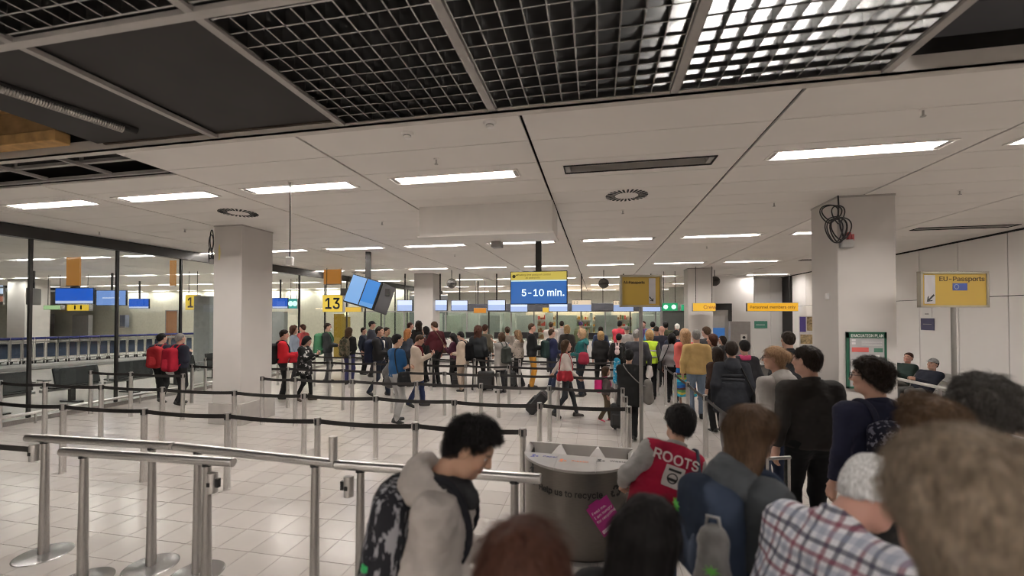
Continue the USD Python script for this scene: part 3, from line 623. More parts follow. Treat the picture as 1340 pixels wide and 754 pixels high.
# ---------------------------------------------------------------- ceiling furniture
bh = thing('ceiling_bulkhead', 'white boxed bulkhead hanging under the ceiling in mid hall', 'bulkhead')
obj('box', rbx(-2.93, -0.68, 6.65, 7.45, 3.5, H + 0.01, 0.006), plain((0.74, 0.71, 0.68), 0.5, vary=0.02), bh)
obj('edge_rim', cat_(bx(-2.95, -0.66, 6.63, 6.65, 3.485, 3.51), bx(-0.68, -0.66, 6.65, 7.45, 3.485, 3.51)), M_CEIL, bh)
ins = thing('air_inlet_box', 'small grey box under the rear of the white bulkhead', 'box')
obj('box', rbx(-1.85, -1.67, 7.3, 7.5, 3.40, 3.5, 0.005), M_GREYP, ins)
def vent(px, py, label):
    p = onz(px, py, H); t = thing('air_vent', label, 'air vent', (p[0], p[1], H), group='round ceiling air vents')
    obj('disc', lathe([(0, -0.012), (0.19, -0.014), (0.33, -0.006), (0.345, 0.004), (0, 0.004)], 40), M_CEIL, t, 40)
    for k in range(28):
        q = k * 2 * math.pi / 28; m = bx(0.17, 0.31, -0.014, 0.014, -0.016, -0.0095); m.apply_transform(tf.rotation_matrix(q, [0, 0, 1])); obj('slot', m, M_DARK, t)
vent(820, 255, 'round slotted air vent right of the white bulkhead'); vent(312, 278, 'round slotted air vent above the left column'); vent(470, 357, 'small distant round air vent near the tilted screens')
def sprinkler(px, py, label):
    p = onz(px, py, H); t = thing('sprinkler', label, 'sprinkler', (p[0], p[1], H), group='ceiling sprinkler heads')
    obj('rose', lathe([(0, -0.012), (0.03, -0.008), (0.035, 0.002), (0, 0.002)], 14), M_CEIL, t); obj('stem', cyl((0, 0, -0.06), (0, 0, -0.01), 0.009, n=8), M_TRIM, t); obj('deflector', cyl((0, 0, -0.066), (0, 0, -0.06), 0.022, n=12), M_TRIM, t)
for k, (px, py, d) in enumerate(((571, 208, 'above the left end of the centre light'), (1208, 143, 'above the bright strip at the right'), (380, 238, 'above the hanging white box'), (1013, 265, 'left of the right column'), (1256, 249, 'right of the right column'), (500, 290, 'left of the white bulkhead'), (815, 275, 'under the round vent'), (690, 278, 'under the bulkhead edge'), (130, 303, 'near the glass wall beam'), (242, 300, 'left of the left column'), (925, 322, 'in front of the far right column'), (595, 333, 'above the desk screens left'))):
    sprinkler(px, py, f'small ceiling sprinkler head {d}')
for px, py, l in ((641, 160, 'white round smoke detector under the grille edge, right one'), (533, 174, 'white round smoke detector under the grille edge, left one')):
    p = onz(px, py, H); t = thing('smoke_detector', l, 'smoke detector', (p[0], p[1], H))
    obj('base', lathe([(0, -0.025), (0.05, -0.025), (0.062, -0.01), (0.062, 0.002), (0, 0.002)], 24), M_WHITEP, t, 40); obj('chamber', lathe([(0, -0.055), (0.028, -0.055), (0.036, -0.04), (0.036, -0.022), (0, -0.022)], 20), M_WHITEP, t, 40)
    obj('ring', lathe([(0.036, -0.036), (0.038, -0.032), (0.038, -0.028), (0.036, -0.026)], 20), M_GREYP, t)
p = onz(380, 240, H)
eb = thing('hanging_beacon', 'small white box hanging on a long dark rod near the left column', 'sensor', (p[0], p[1], 0), 0.2)
obj('rod', cyl((0, 0, 2.96), (0, 0, H), 0.008, n=8), M_CABLE, eb); obj('box', rbx(-0.045, 0.045, -0.03, 0.03, 2.86, 2.98, 0.006), M_WHITEP, eb); obj('ceiling_rose', cyl((0, 0, H - 0.02), (0, 0, H), 0.03), M_CEIL, eb)
for px, l in ((591, 'dark round loudspeaker hanging left of the waiting time screen'), (790, 'dark round loudspeaker hanging right of the waiting time screen'), (935, 'dark round loudspeaker beside the far right column')):
    p = at(px, 371 if px < 900 else 368, 17.0); t = thing('loudspeaker', l, 'loudspeaker', tuple(p))
    m = tc.icosphere(3, 0.21); m.apply_scale([1, 0.8, 0.95]); obj('globe', m, plain((0.05, 0.045, 0.04), 0.6), t, True)
    obj('grille_ring', lathe([(0.2, -0.01), (0.212, 0), (0.2, 0.01)], 24), M_BLACKP, t); obj('rod', cyl((0, 0, 0.19), (0, 0, H - p[2]), 0.015, n=8), M_BLACKM, t)

# ---------------------------------------------------------------- things on the right column
cb = thing('cable_loops', 'loops of black cable hanging at the top of the right column', 'cable', (3.60, 7.25, 0))
obj('drop_cable', tube([(0.0, 0, H), (0.002, -0.01, 3.85), (0.0, 0, 3.7), (0.03, 0, 3.5), (0.07, 0, 3.36)], 0.011, 8), M_CABLE, cb, True)
r_ = np.random.default_rng(3)
for k, (ax, az, rx, rzz) in enumerate(((-0.13, 3.72, 0.12, 0.14), (-0.10, 3.73, 0.13, 0.12), (-0.02, 3.70, 0.08, 0.14), (-0.06, 3.47, 0.14, 0.20), (-0.03, 3.46, 0.11, 0.19), (0.0, 3.48, 0.13, 0.17), (-0.09, 3.45, 0.10, 0.18))):
    q = np.linspace(0, 2 * math.pi, 40); obj('cable_loop', tube(np.c_[ax + rx * np.cos(q) + 0.02 * np.sin(2 * q), -0.02 - 0.012 * k + 0.01 * np.sin(q), az + rzz * np.sin(q)], 0.009, 6), M_CABLE, cb, True)
jb = thing('junction_box', 'grey junction box with red clips under the cable loops', 'box', (3.66, 7.24, 0))
obj('box', rbx(-0.045, 0.12, -0.05, 0.035, 3.20, 3.32, 0.01), plain((0.30, 0.29, 0.28), 0.5), jb); obj('clip', cat_(bx(0.05, 0.09, -0.03, 0.02, 3.32, 3.43), bx(0.10, 0.13, -0.03, 0.02, 3.30, 3.40)), plain((0.35, 0.05, 0.05), 0.5), jb)
th = thing('door_contact', 'tiny white sensor on the left face of the right column', 'sensor', (3.585, 7.55, 2.48)); obj('body', rbx(-0.02, 0.02, -0.03, 0.03, -0.05, 0.05, 0.006), M_WHITEP, th); obj('cover', bx(-0.024, -0.018, -0.02, 0.02, -0.03, 0.03), M_WHITEP, th)
a, b = ony(1107.5, 434.5, 7.25), ony(1161, 510, 7.25)
ev = thing('evacuation_plan', 'green framed evacuation plan poster on the right column', 'poster', (0, 7.25, 0))
x0, x1, z1, z0 = a[0], b[0], a[2], b[2]
obj('frame', cat_(bx(x0, x1, -0.005, 0.025, z1 - 0.09, z1), bx(x0, x0 + 0.035, -0.005, 0.025, z0, z1), bx(x1 - 0.03, x1, -0.005, 0.025, z0, z1), bx(x0, x1, -0.005, 0.025, z0, z0 + 0.03)), plain((0.022, 0.10, 0.06), 0.4), ev)
obj('sheet', bx(x0 + 0.045, x1 - 0.03, 0.0, 0.02, z0 + 0.03, z1 - 0.09), plain((0.38, 0.375, 0.375), 0.3), ev)
q = text('EVACUATION PLAN', 0.043, 0.002, True); q.apply_scale([(x1 - x0 - 0.10) / q.bounds[1, 0], 1, 1]); obj('lettering', face_south(q, x0 + 0.055, -0.007, z1 - 0.075), M_WHITEP, ev)
obj('red_bar', bx(x0 + 0.07, x0 + 0.29, -0.003, 0.0, z1 - 0.30, z1 - 0.23), plain((0.52, 0.10, 0.09), 0.5), ev); obj('green_bar', bx(x0 + 0.36, x1 - 0.05, -0.003, 0.0, z1 - 0.30, z1 - 0.24), plain((0.06, 0.16, 0.11), 0.5), ev)
obj('plan_drawing', cat_(bx(x0 + 0.06, x0 + 0.27, -0.003, 0, z1 - 0.60, z1 - 0.42), bx(x0 + 0.36, x0 + 0.43, -0.003, 0, z1 - 0.58, z1 - 0.34), bx(x0 + 0.27, x0 + 0.36, -0.003, 0, z1 - 0.60, z1 - 0.54)), plain((0.72, 0.70, 0.68), 0.5), ev)
obj('symbols', cat_(*[bx(x0 + 0.07, x0 + 0.12, -0.003, 0, z1 - 0.14 - 0.045 * i, z1 - 0.11 - 0.045 * i) for i in range(2)], *[bx(x0 + 0.2, x1 - 0.06, -0.003, 0, z1 - 0.135 - 0.022 * i, z1 - 0.13 - 0.022 * i) for i in range(4)]), plain((0.62, 0.6, 0.6), 0.5), ev)
# ---------------------------------------------------------------- passport desks
M_DESK = plain((0.72, 0.70, 0.68), 0.4, vary=0.02)
M_GLASSG = pane((0.82, 0.88, 0.84))
def desk_unit(x0, x1, y, label, mon=1):
    t = thing('passport_desk', label, 'desk', ((x0 + x1) / 2, y, 0)); w = (x1 - x0) / 2
    obj('front_panel', rbx(-w, w, -0.03, 0.0, 0.05, 1.0, 0.01), M_DESK, t)
    obj('worktop', rbx(-w - 0.03, w + 0.03, -0.06, 0.75, 1.0, 1.04, 0.008), M_DESK, t)
    for s in (-1, 1): obj('side_panel', bx(s * w - 0.02, s * w + 0.02, 0.0, 0.72, 0, 1.0), M_DESK, t)
    obj('plinth', bx(-w + 0.03, w - 0.03, -0.01, 0.02, 0, 0.05), M_BLACKM, t)
    return t
def monitor(x, y, z, rz, label, w=0.5):
    t = thing('computer_monitor', label, 'monitor', (x, y, z), rz)
    pn = rbx(-w / 2, w / 2, -0.02, 0.02, 0.0, 0.3, 0.006); pn.apply_transform(tf.rotation_matrix(0.35, [1, 0, 0])); pn.apply_translation([0, 0, 0.09]); obj('panel', pn, M_BLACKP, t)
    obj('stand', cat_(bx(-0.1, 0.1, -0.08, 0.08, 0, 0.012), bx(-0.02, 0.02, -0.01, 0.02, 0.01, 0.16)), M_BLACKP, t)
for i, (pa, pb) in enumerate(((470, 538), (572, 622), (628, 700), (706, 752), (760, 800), (806, 850), (854, 890))):
    a, b = ony(pa, 440, 18.6), ony(pb, 440, 18.6)
    desk_unit(a[0], b[0], 18.6, f'white passport control desk, {ORD[i]} from the left, behind the crowd')
for i, (px, rz) in enumerate(((584, 0.2), (616, 0), (653, 0.5), (690, -0.2), (697, 0.3), (760, 0.4), (778, 0), (820, -0.3), (845, 0.2))):
    a = ony(px, 440, 18.85); monitor(a[0], 18.85 + 0.1 * (i % 2), 1.04, rz, f'black desk monitor seen from behind, {ORD[i]} from the left on the passport desks')
# glazed booths behind the desks
pg = tag(thing('window_2'), kind='structure')
for i in range(15):
    x0 = -13.0 + i * 1.22
    obj('glass_pane', bx(x0 + 0.03, x0 + 1.19, 21.99, 22.01, 0.06, 2.35), M_GLASSG, pg); obj('mullion', bx(x0 - 0.03, x0 + 0.03, 21.95, 22.05, 0, 2.42), M_GREYP if i % 3 else M_BLACKM, pg)
obj('header', bx(-13.0, 3.6, 21.9, 22.1, 2.36, 2.42), M_GREYP, pg)
fs = thing('fascia', 'long dark fascia beam running over the passport booths', 'beam', (-1.2, 21.7, 0))
obj('beam', rbx(-5.6, 4.8, -0.08, 0.08, 2.40, 2.78, 0.01), plain((0.055, 0.055, 0.065), 0.5), fs)
for x in (-5, -1.5, 1.5, 4.4): obj('hanger', bx(x - 0.02, x + 0.02, -0.02, 0.02, 2.77, H), M_BLACKM, fs)
for i, x in enumerate((-9.9, -7.5, -5.1, -2.7, -0.3, 2.1)):
    t = thing('booth_divider', f'pale green grey screen wall between passport booths, {ORD[i]} from the left', 'divider', (x, 24.5, 0))
    obj('panel', rbx(-0.06, 0.06, -1.6, 1.6, 0.0, 2.3, 0.01), plain((0.45, 0.47, 0.43), 0.5), t); obj('base', bx(-0.07, 0.07, -1.6, 1.6, 0, 0.12), M_GREYP, t)
    obj('back_board', rbx(0.2, 1.5, 1.5, 1.56, 0.9, 2.2, 0.01), plain([(0.50, 0.53, 0.46), (0.35, 0.36, 0.35), (0.56, 0.57, 0.55)][i % 3], 0.5), t)
# lit shop beyond
M_SHOPW = plain((0.75, 0.70, 0.62), 0.5)
for i, (pa, pb) in enumerate(((688, 716), (722, 790), (800, 842))):
    a, b = ony(pa, 430, 29.5), ony(pb, 430, 29.5); w = b[0] - a[0]
    t = thing('shop_shelf', f'bright shop display wall with warm goods far behind the desks, {ORD[i]} from the left', 'shop display', (a[0], 29.5, 0))
    obj('backing', bx(0, w, 0.02, 0.10, 0, 2.75), M_SHOPW, t)
    for z in (0.5, 0.95, 1.4, 1.85): obj('shelf', bx(0, w, -0.3, 0.02, z, z + 0.03), M_WHITEP, t)
    obj('canopy_lamp', bx(0.05, w - 0.05, -0.35, -0.05, 2.68, 2.74), glow((1, 0.80, 0.56), 9.0), t)
    cl = [(0.55, 0.06, 0.04), (0.6, 0.30, 0.05), (0.25, 0.12, 0.05), (0.65, 0.5, 0.2), (0.1, 0.2, 0.08), (0.5, 0.45, 0.4)]
    g = [[] for _ in cl]
    for z in (0.53, 0.98, 1.43, 1.88):
        x = 0.05
        while x < w - 0.15:
            ww = rng.uniform(0.08, 0.2); g[rng.integers(6) if i else (0 if rng.random() < 0.7 else 2)].append(rbx(x, x + ww * 0.85, -0.22, -0.05, z, z + rng.uniform(0.14, 0.34), 0.012)); x += ww
    for c, ms in zip(cl, g):
        if ms: obj('goods', cat_(*ms), plain(c, 0.5), t, kind='stuff')
# dark portal and wall furniture at the far right
dg = thing('dark_portal', 'dark glazed corridor portal left of the far right column', 'doorway', (2.6, 21.0, 0))
obj('frame', cat_(bx(0.35, 0.45, 0, 0.1, 0, 2.4), bx(1.55, 1.65, 0, 0.1, 0, 2.4), bx(0.35, 1.65, 0, 0.1, 2.4, 2.5)), M_GREYP, dg); obj('dark_leaf', bx(0.45, 1.55, 0.03, 0.06, 0, 2.4), plain((0.10, 0.11, 0.105), 0.3), dg)
dr = tag(thing('door_1'), kind='structure')
x0 = 4.75
obj('frame', cat_(bx(x0, x0 + 1.30, 20.9, 21.05, 2.42, 2.72), bx(x0 + 1.16, x0 + 1.30, 20.9, 21.05, 0, 2.45)), M_BLACKM, dr); obj('leaf', bx(x0, x0 + 1.16, 20.95, 21.0, 0, 2.42), plain((0.60, 0.585, 0.57), 0.4), dr); obj('handle', cat_(bx(x0 + 0.08, x0 + 0.13, 20.88, 20.95, 1.0, 1.35)), M_BLACKM, dr)
obj('blue_notice', bx(x0 + 0.42, x0 + 1.0, 20.93, 20.95, 1.05, 1.6), screen('#4a86d0', 0.5), dr)
obj('upper_wall', bx(x0 - 0.4, 7.0, 20.96, 21.1, 2.7, 4.0), M_WALLW, wj); obj('side_wall', bx(x0 + 1.30, 6.9, 20.96, 21.1, 0, 2.7), M_WALLW, wj)
pil = thing('gate_cabinet', 'tall grey metal gate cabinet with a round scanner, right of the far column', 'cabinet', (6.05, 19.9, 0))
obj('body', rbx(-0.40, 0.40, -0.15, 0.15, 0.0, 1.92, 0.01), plain((0.36, 0.34, 0.33), 0.35, metal=0.3), pil); obj('scanner_plate', rbx(0.0, 0.26, -0.17, -0.15, 1.10, 1.36, 0.01), M_WHITEP, pil); obj('scanner_lens', cyl((0.13, -0.18, 1.23), (0.13, -0.15, 1.23), 0.06), M_BLACKP, pil)
gp = thing('green_notice', 'green notice board fixed on the far right wall under the yellow sign', 'notice', (7.78, 22.64, 0)); obj('board', rbx(-0.22, 0.36, -0.02, 0.0, 1.55, 1.90, 0.005), plain((0.05, 0.20, 0.14), 0.5), gp); obj('line', bx(-0.15, 0.25, -0.025, -0.02, 1.70, 1.73), M_WHITEP, gp)
a, b = at(945, 478, 14), at(1050, 478, 14)
cd = thing('crew_desk', 'long dark grey desk at the right behind the queue', 'desk', ((a[0] + b[0]) / 2, (a[1] + b[1]) / 2, 0), 0.1); w = 1.35; zt = a[2]
obj('worktop', rbx(-w, w, -0.35, 0.35, zt, zt + 0.04, 0.01), plain((0.10, 0.10, 0.10), 0.4), cd); obj('front', bx(-w + 0.05, w - 0.05, -0.28, -0.25, 0.05, zt), plain((0.16, 0.155, 0.15), 0.5), cd)
for s in (-1, 1): obj('leg_panel', bx(s * (w - 0.08) - 0.02, s * (w - 0.08) + 0.02, -0.3, 0.3, 0, zt), M_GREYP, cd)
a = at(989, 465, 14.1)
ml = thing('desk_lamp', 'white swing arm stand on the dark desk at the right', 'lamp', (a[0], a[1], zt + 0.04))
obj('base', lathe([(0, 0), (0.16, 0), (0.15, 0.03), (0.05, 0.08), (0, 0.09)], 20), M_WHITEP, ml, 40); obj('arm', cyl((0, 0, 0.05), (-0.12, 0, 0.62), 0.03, 0.016), M_WHITEP, ml); obj('strut', cyl((0.1, 0, 0.10), (0.42, 0, 0.50), 0.02), M_GREYP, ml)
# posters on the right wall and stand
a = at(1053, 415, 16.0)
ps = thing('poster_stand', 'purple and white poster on a stand just left of the right column', 'poster', (a[0], a[1], 0))
obj('panel', bx(-0.2, 0.42, -0.02, 0.02, 1.0, 2.15), M_WHITEP, ps); obj('purple_block', bx(-0.18, 0.03, -0.025, -0.02, 1.55, 2.12), plain((0.10, 0.07, 0.30), 0.5), ps); obj('picture_block', cat_(bx(0.06, 0.4, -0.025, -0.02, 1.6, 2.12), bx(-0.16, 0.4, -0.025, -0.02, 1.1, 1.45)), plain((0.40, 0.30, 0.16), 0.5, vary=0.6, scale=14), ps); obj('stand_leg', bx(0.08, 0.13, -0.02, 0.02, 0, 1.0), M_GREYP, ps)
nt = thing('wall_notice', 'small dark blue notice on the right wall beside the EU sign', 'notice', (8.74, 13.42, 0)); obj('plate', bx(-0.012, 0.0, -0.28, 0.18, 1.78, 2.10), plain((0.05, 0.05, 0.11), 0.5), nt); obj('print', bx(-0.014, -0.012, -0.2, 0.1, 1.93, 1.95), M_GREYP, nt)
np_ = thing('paper_notice', 'white paper notice above the blue notice on the right wall', 'paper', (8.74, 13.42, 0)); obj('sheet', bx(-0.006, 0, -0.2, 0.12, 2.12, 2.38), M_WHITEP, np_); obj('print', bx(-0.008, -0.006, -0.1, 0.04, 2.2, 2.23), M_GREYP, np_)
# bench and rails at the right wall
bn = thing('bench', 'long low bench along the white right wall', 'bench', (8.2, 12.5, 0))
obj('seat', rbx(-0.28, 0.30, -3.6, 3.6, 0.38, 0.43, 0.015), plain((0.35, 0.335, 0.32), 0.5), bn)
obj('backrest', rbx(0.36, 0.42, -3.6, 3.6, 0.5, 0.72, 0.015), plain((0.35, 0.335, 0.32), 0.5), bn)
for y in (-3, -1, 1, 3): obj('leg', cat_(bx(-0.2, -0.15, y - 0.03, y + 0.03, 0, 0.38), bx(0.2, 0.25, y - 0.03, y + 0.03, 0, 0.38), bx(0.25, 0.38, y - 0.02, y + 0.02, 0.4, 0.6)), M_STEELD, bn)
rr = thing('side_rail', 'steel handrail running back along the right side in front of the bench', 'rail')
obj('tube', cyl((5.85, 3.0, 0.92), (5.85, 10.6, 0.92), 0.03), M_STEEL, rr, 40)
obj('lower_tube', cyl((5.85, 3.0, 0.45), (5.85, 10.6, 0.45), 0.02), M_STEEL, rr, 40)
for y in (3.2, 5.0, 6.9, 8.7, 10.5): obj('post', cyl((5.85, y, 0), (5.85, y, 0.9), 0.03), M_STEELD, rr, 40)
fl = thing('floor_mat', 'brown floor mat strip under the bench at the right', 'mat', (7.4, 12.3, 0)); obj('mat', rbx(-0.8, 1.2, -3.8, 3.8, 0.0, 0.015, 0.004), plain((0.16, 0.115, 0.085), 0.9, vary=0.2, scale=30), fl); obj('edge', bx(-0.84, -0.8, -3.8, 3.8, 0, 0.012), M_STEELD, fl)

# ---------------------------------------------------------------- hall behind the glass: kerb, trolleys, seats, wall fittings
k0, k1 = at(-40, 488, 15.6), at(255, 463, 21.5); kd = (k1 - k0)[:2]; kl = np.linalg.norm(kd); ka = math.atan2(kd[1], kd[0])
kb = thing('kerb_platform', 'low pale grey platform under the row of luggage trolleys', 'platform', (k0[0], k0[1], 0), ka)
obj('slab', rbx(0, kl, 0.0, 2.6, 0, 0.22, 0.02), plain((0.42, 0.41, 0.395), 0.5), kb); obj('edge_band', bx(0, kl, -0.02, 0.0, 0.02, 0.12), M_GREYP, kb)
def trolley(loc, rz, label):
    if 'tr' in POSTS: return dup(POSTS['tr'], loc, rz, label)
    t = thing('luggage_trolley', label, 'luggage trolley', loc, rz, group='nested luggage trolleys')
    for s in (-1, 1): obj('upright', tube([(s * 0.128, 0.0, 0.12), (s * 0.128, 0.02, 0.6), (s * 0.128, -0.12, 1.0)], 0.013, 8), M_STEELD, t, True)
    obj('handle', cyl((-0.152, -0.13, 1.03), (0.152, -0.13, 1.03), 0.048), plain((0.02, 0.025, 0.15), 0.5), t, 40)
    obj('advert_board', rbx(-0.11, 0.11, 0.0, 0.03, 0.25, 0.82, 0.01), plain((0.028, 0.045, 0.085), 0.5, vary=0.5, scale=2), t)
    obj('basket', cat_(*[bx(-0.14, 0.14, -0.22 + 0.05 * i, -0.21 + 0.05 * i, 0.86, 0.93) for i in range(4)], bx(-0.15, 0.15, -0.23, -0.0, 0.855, 0.865)), M_STEELD, t)
    obj('deck', cat_(bx(-0.145, 0.145, 0.0, 0.75, 0.12, 0.15), bx(-0.03, 0.03, 0.0, 0.85, 0.09, 0.12)), M_STEELD, t)
    for q in ((-0.12, 0.05), (0.12, 0.05), (0, 0.75)): obj('wheel', cyl((q[0] - 0.02, q[1], 0.06), (q[0] + 0.02, q[1], 0.06), 0.06), M_BLACKP, t)
    POSTS['tr'] = t; return t
NT = 22
for i in range(NT):
    q = k0 + (k1 - k0) * ((i + 0.6) / NT)
    nn = np.array([-math.sin(ka), math.cos(ka)])
    trolley((q[0] + nn[0] * 0.35, q[1] + nn[1] * 0.35, 0.22), ka + 0.02 * math.sin(3 * i), f'luggage trolley behind the glass, {ORD[i]} from the left end of the row')
def seat_bank(loc, rz, label):
    if 'sb' in POSTS: return dup(POSTS['sb'], loc, rz, label)
    t = thing('waiting_chair', label, 'seat', loc, rz, group='black waiting seats behind the glass')
    M = plain((0.008, 0.008, 0.009), 0.5)
    bk = rbx(-0.48, 0.48, -0.02, 0.02, 0, 0.46, 0.02); bk.apply_transform(tf.rotation_matrix(-0.25, [1, 0, 0])); bk.apply_translation([0, -0.22, 0.45]); obj('backrest', bk, M, t)
    obj('seat', rbx(-0.48, 0.48, -0.2, 0.28, 0.40, 0.44, 0.02), M, t); obj('beam', bx(-0.62, 0.62, -0.04, 0.04, 0.33, 0.39), M_GREYP, t)
    obj('leg', cat_(bx(-0.05, 0.05, -0.05, 0.05, 0.02, 0.35), bx(-0.06, 0.06, -0.3, 0.3, 0, 0.03)), M_BLACKM, t)
    for s in (-1, 1): obj('armrest', cat_(bx(s * 0.55 - 0.02, s * 0.55 + 0.02, -0.2, 0.2, 0.60, 0.63), bx(s * 0.55 - 0.015, s * 0.55 + 0.015, -0.02, 0.02, 0.38, 0.6)), M_GREYP, t)
    POSTS['sb'] = t; return t
for i, y in enumerate((5.6, 6.95, 8.3, 9.65, 11.0, 12.35, 13.7)):
    seat_bank((-13.0, y, 0), math.pi / 2, f'black waiting seat behind the glass wall, {ORD[i]} from the near end')
dd = tag(thing('door_2'), kind='structure'); q = ony(225, 420, 25.95)
obj('leaf', bx(q[0] - 0.5, q[0] + 0.5, 25.92, 25.97, 0, 2.5), plain((0.33, 0.16, 0.08), 0.5), dd); obj('frame', cat_(bx(q[0] - 0.56, q[0] - 0.5, 25.9, 25.98, 0, 2.56), bx(q[0] + 0.5, q[0] + 0.56, 25.9, 25.98, 0, 2.56), bx(q[0] - .56, q[0] + .56, 25.9, 25.98, 2.5, 2.56)), M_GREYP, dd)
for i, (px, w, h0, h1, c, l) in enumerate(((108, 1.6, 0.3, 2.2, (0.42, 0.41, 0.40), 'pale grey cabinet panel behind the trolleys, left one'), (163, 0.5, 1.3, 2.2, (0.16, 0.18, 0.24), 'blue grey notice on the cream wall behind the trolleys'), (62, 1.0, 0.2, 2.3, (0.12, 0.11, 0.10), 'dark cabinet behind the trolleys at far left'), (268, 0.75, 0, 2.95, (0.25, 0.26, 0.26), 'grey glazed booth beside the left column behind glass'), (365, 1.0, 0, 2.4, (0.20, 0.21, 0.21), 'dark grey kiosk right of the left column behind glass'), (385, 0.6, 0, 2.2, (0.60, 0.57, 0.47), 'cream kiosk panel right of the left column behind glass'))):
    q = ony(px, 420, 25.5 if i < 3 else (14.2 if i == 3 else 22.5)); t = thing('wall_cabinet', l, 'cabinet', (q[0], q[1], 0)); obj('body', rbx(-w / 2, w / 2, -0.15, 0.15, h0, h1, 0.01), plain(c, 0.5), t); obj('plinth', bx(-w / 2, w / 2, -0.16, 0.14, max(0, h0 - 0.05), h0 + 0.05), M_GREYP, t)
yk = thing('yellow_kiosk', 'tall yellow kiosk under the number 13 sign', 'kiosk'); q = ony(443, 430, 20.0)
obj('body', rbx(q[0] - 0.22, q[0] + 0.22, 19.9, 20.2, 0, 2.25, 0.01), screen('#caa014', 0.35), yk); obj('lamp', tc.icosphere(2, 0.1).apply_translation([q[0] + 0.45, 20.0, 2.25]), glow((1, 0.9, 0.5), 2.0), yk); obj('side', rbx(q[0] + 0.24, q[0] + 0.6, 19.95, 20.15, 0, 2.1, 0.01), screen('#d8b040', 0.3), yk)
for px0, px1, y0, y1, Z, l in ((88, 111, 337, 374, 12.9, 'orange self-lit panel added for the glow behind the large blue screen'), (424, 450, 353, 372, 16.4, 'orange self-lit panel added for the glow above the number 13 sign'), (223, 232, 341, 374, 13.6, 'narrow orange self-lit panel added for a glow left of the left column')):
    a, b = at(px0, y0, Z), at(px1, y1, Z); t = thing('orange_glow_panel', l, 'panel', ((a[0] + b[0]) / 2, a[1], 0)); w = (b[0] - a[0]) / 2
    obj('panel', bx(-w, w, -0.02, 0.02, b[2], min(a[2], H)), screen('#c8863c', 0.55), t); obj('batten', bx(-w, w, -0.03, 0.03, b[2] - 0.03, b[2]), M_GREYP, t)  # self-lit panel standing in for an orange glow near the ceiling
ad = thing('far_light_panels', 'bright bluish lit panels added for the far hall lights, extreme left', 'screen'); a, b = at(-30, 338, 27), at(16, 398, 27)  # lit stripes stand in for lights of the far hall
for i in range(6):
    z1 = a[2] + (b[2] - a[2]) * i / 6; z0 = a[2] + (b[2] - a[2]) * (i + 0.7) / 6; obj('lit_panel', bx(a[0], b[0], a[1], a[1] + 0.05, z0, min(z1, H)), screen('#c9d6ee' if i < 5 else '#c88068', 1.0 if i < 5 else 0.6), ad)
obj('casing', bx(a[0], b[0], a[1] + 0.05, a[1] + 0.15, b[2] - 0.05, H), M_GREYP, ad)

# ---------------------------------------------------------------- luggage
def suitcase(x, y, rz, h, w, d, label, lean=0.0, c=(0.018, 0.018, 0.019), handle=0.45):
    t = thing('suitcase', label, 'suitcase', (x, y, 0), rz)
    T = tf.rotation_matrix(lean, [1, 0, 0])
    def A(m): m = m.copy(); m.apply_transform(T); return m
    M = plain(c, 0.5, bump=0.1)
    obj('shell', A(rbx(-w / 2, w / 2, -d / 2, d / 2, 0.06, 0.06 + h, 0.035)), M, t); obj('front_pocket', A(rbx(-w / 2 + 0.04, w / 2 - 0.04, -d / 2 - 0.035, -d / 2 + 0.01, 0.12, 0.06 + h * 0.6, 0.02)), M, t)
    obj('handle', A(cat_(*[cyl((s * 0.1, d / 2 - 0.03, 0.06 + h), (s * 0.1, d / 2 - 0.03, 0.06 + h + handle), 0.01, n=8) for s in (-1, 1)], cyl((-0.11, d / 2 - 0.03, 0.06 + h + handle), (0.11, d / 2 - 0.03, 0.06 + h + handle), 0.015, n=8))), M_STEELD, t)
    for s in (-1, 1): obj('wheel', A(cyl((s * (w / 2 - 0.06) - 0.02, d / 2 - 0.04, 0.045), (s * (w / 2 - 0.06) + 0.02, d / 2 - 0.04, 0.045), 0.045)), M_BLACKP, t)
p = onz(690, 541, 0); suitcase(p[0], p[1] + 0.05, math.radians(-90), 0.55, 0.38, 0.24, 'black suitcase tilted on its wheels, towed by the woman with the red bag', lean=math.radians(-42), handle=0.42)
p = onz(636, 511, 0); suitcase(p[0], p[1], 0.1, 0.50, 0.48, 0.26, 'black suitcase standing behind the curly haired woman in leather', handle=0.4)
p = onz(657, 512, 0); suitcase(p[0] + 0.1, p[1] + 0.6, 0.0, 0.45, 0.36, 0.22, 'small black suitcase beside the woman with the grey backpack', handle=0.35)
p = at(1030, 640, 3.4); suitcase(p[0], p[1], 0.35, 0.52, 0.4, 0.24, 'dark suitcase with raised steel handle beside the man in black leather', handle=0.42)
p = onz(603, 505, 0); suitcase(p[0], p[1] - 0.3, 0.1, 0.35, 0.35, 0.2, 'low black cabin bag at the feet of the person in the beige coat', handle=0.05)
p = onz(812, 566, 0); suitcase(p[0], p[1] + 0.1, -0.3, 0.46, 0.34, 0.2, 'dark cabin case standing just left of the woman in the black coat', handle=0.38)
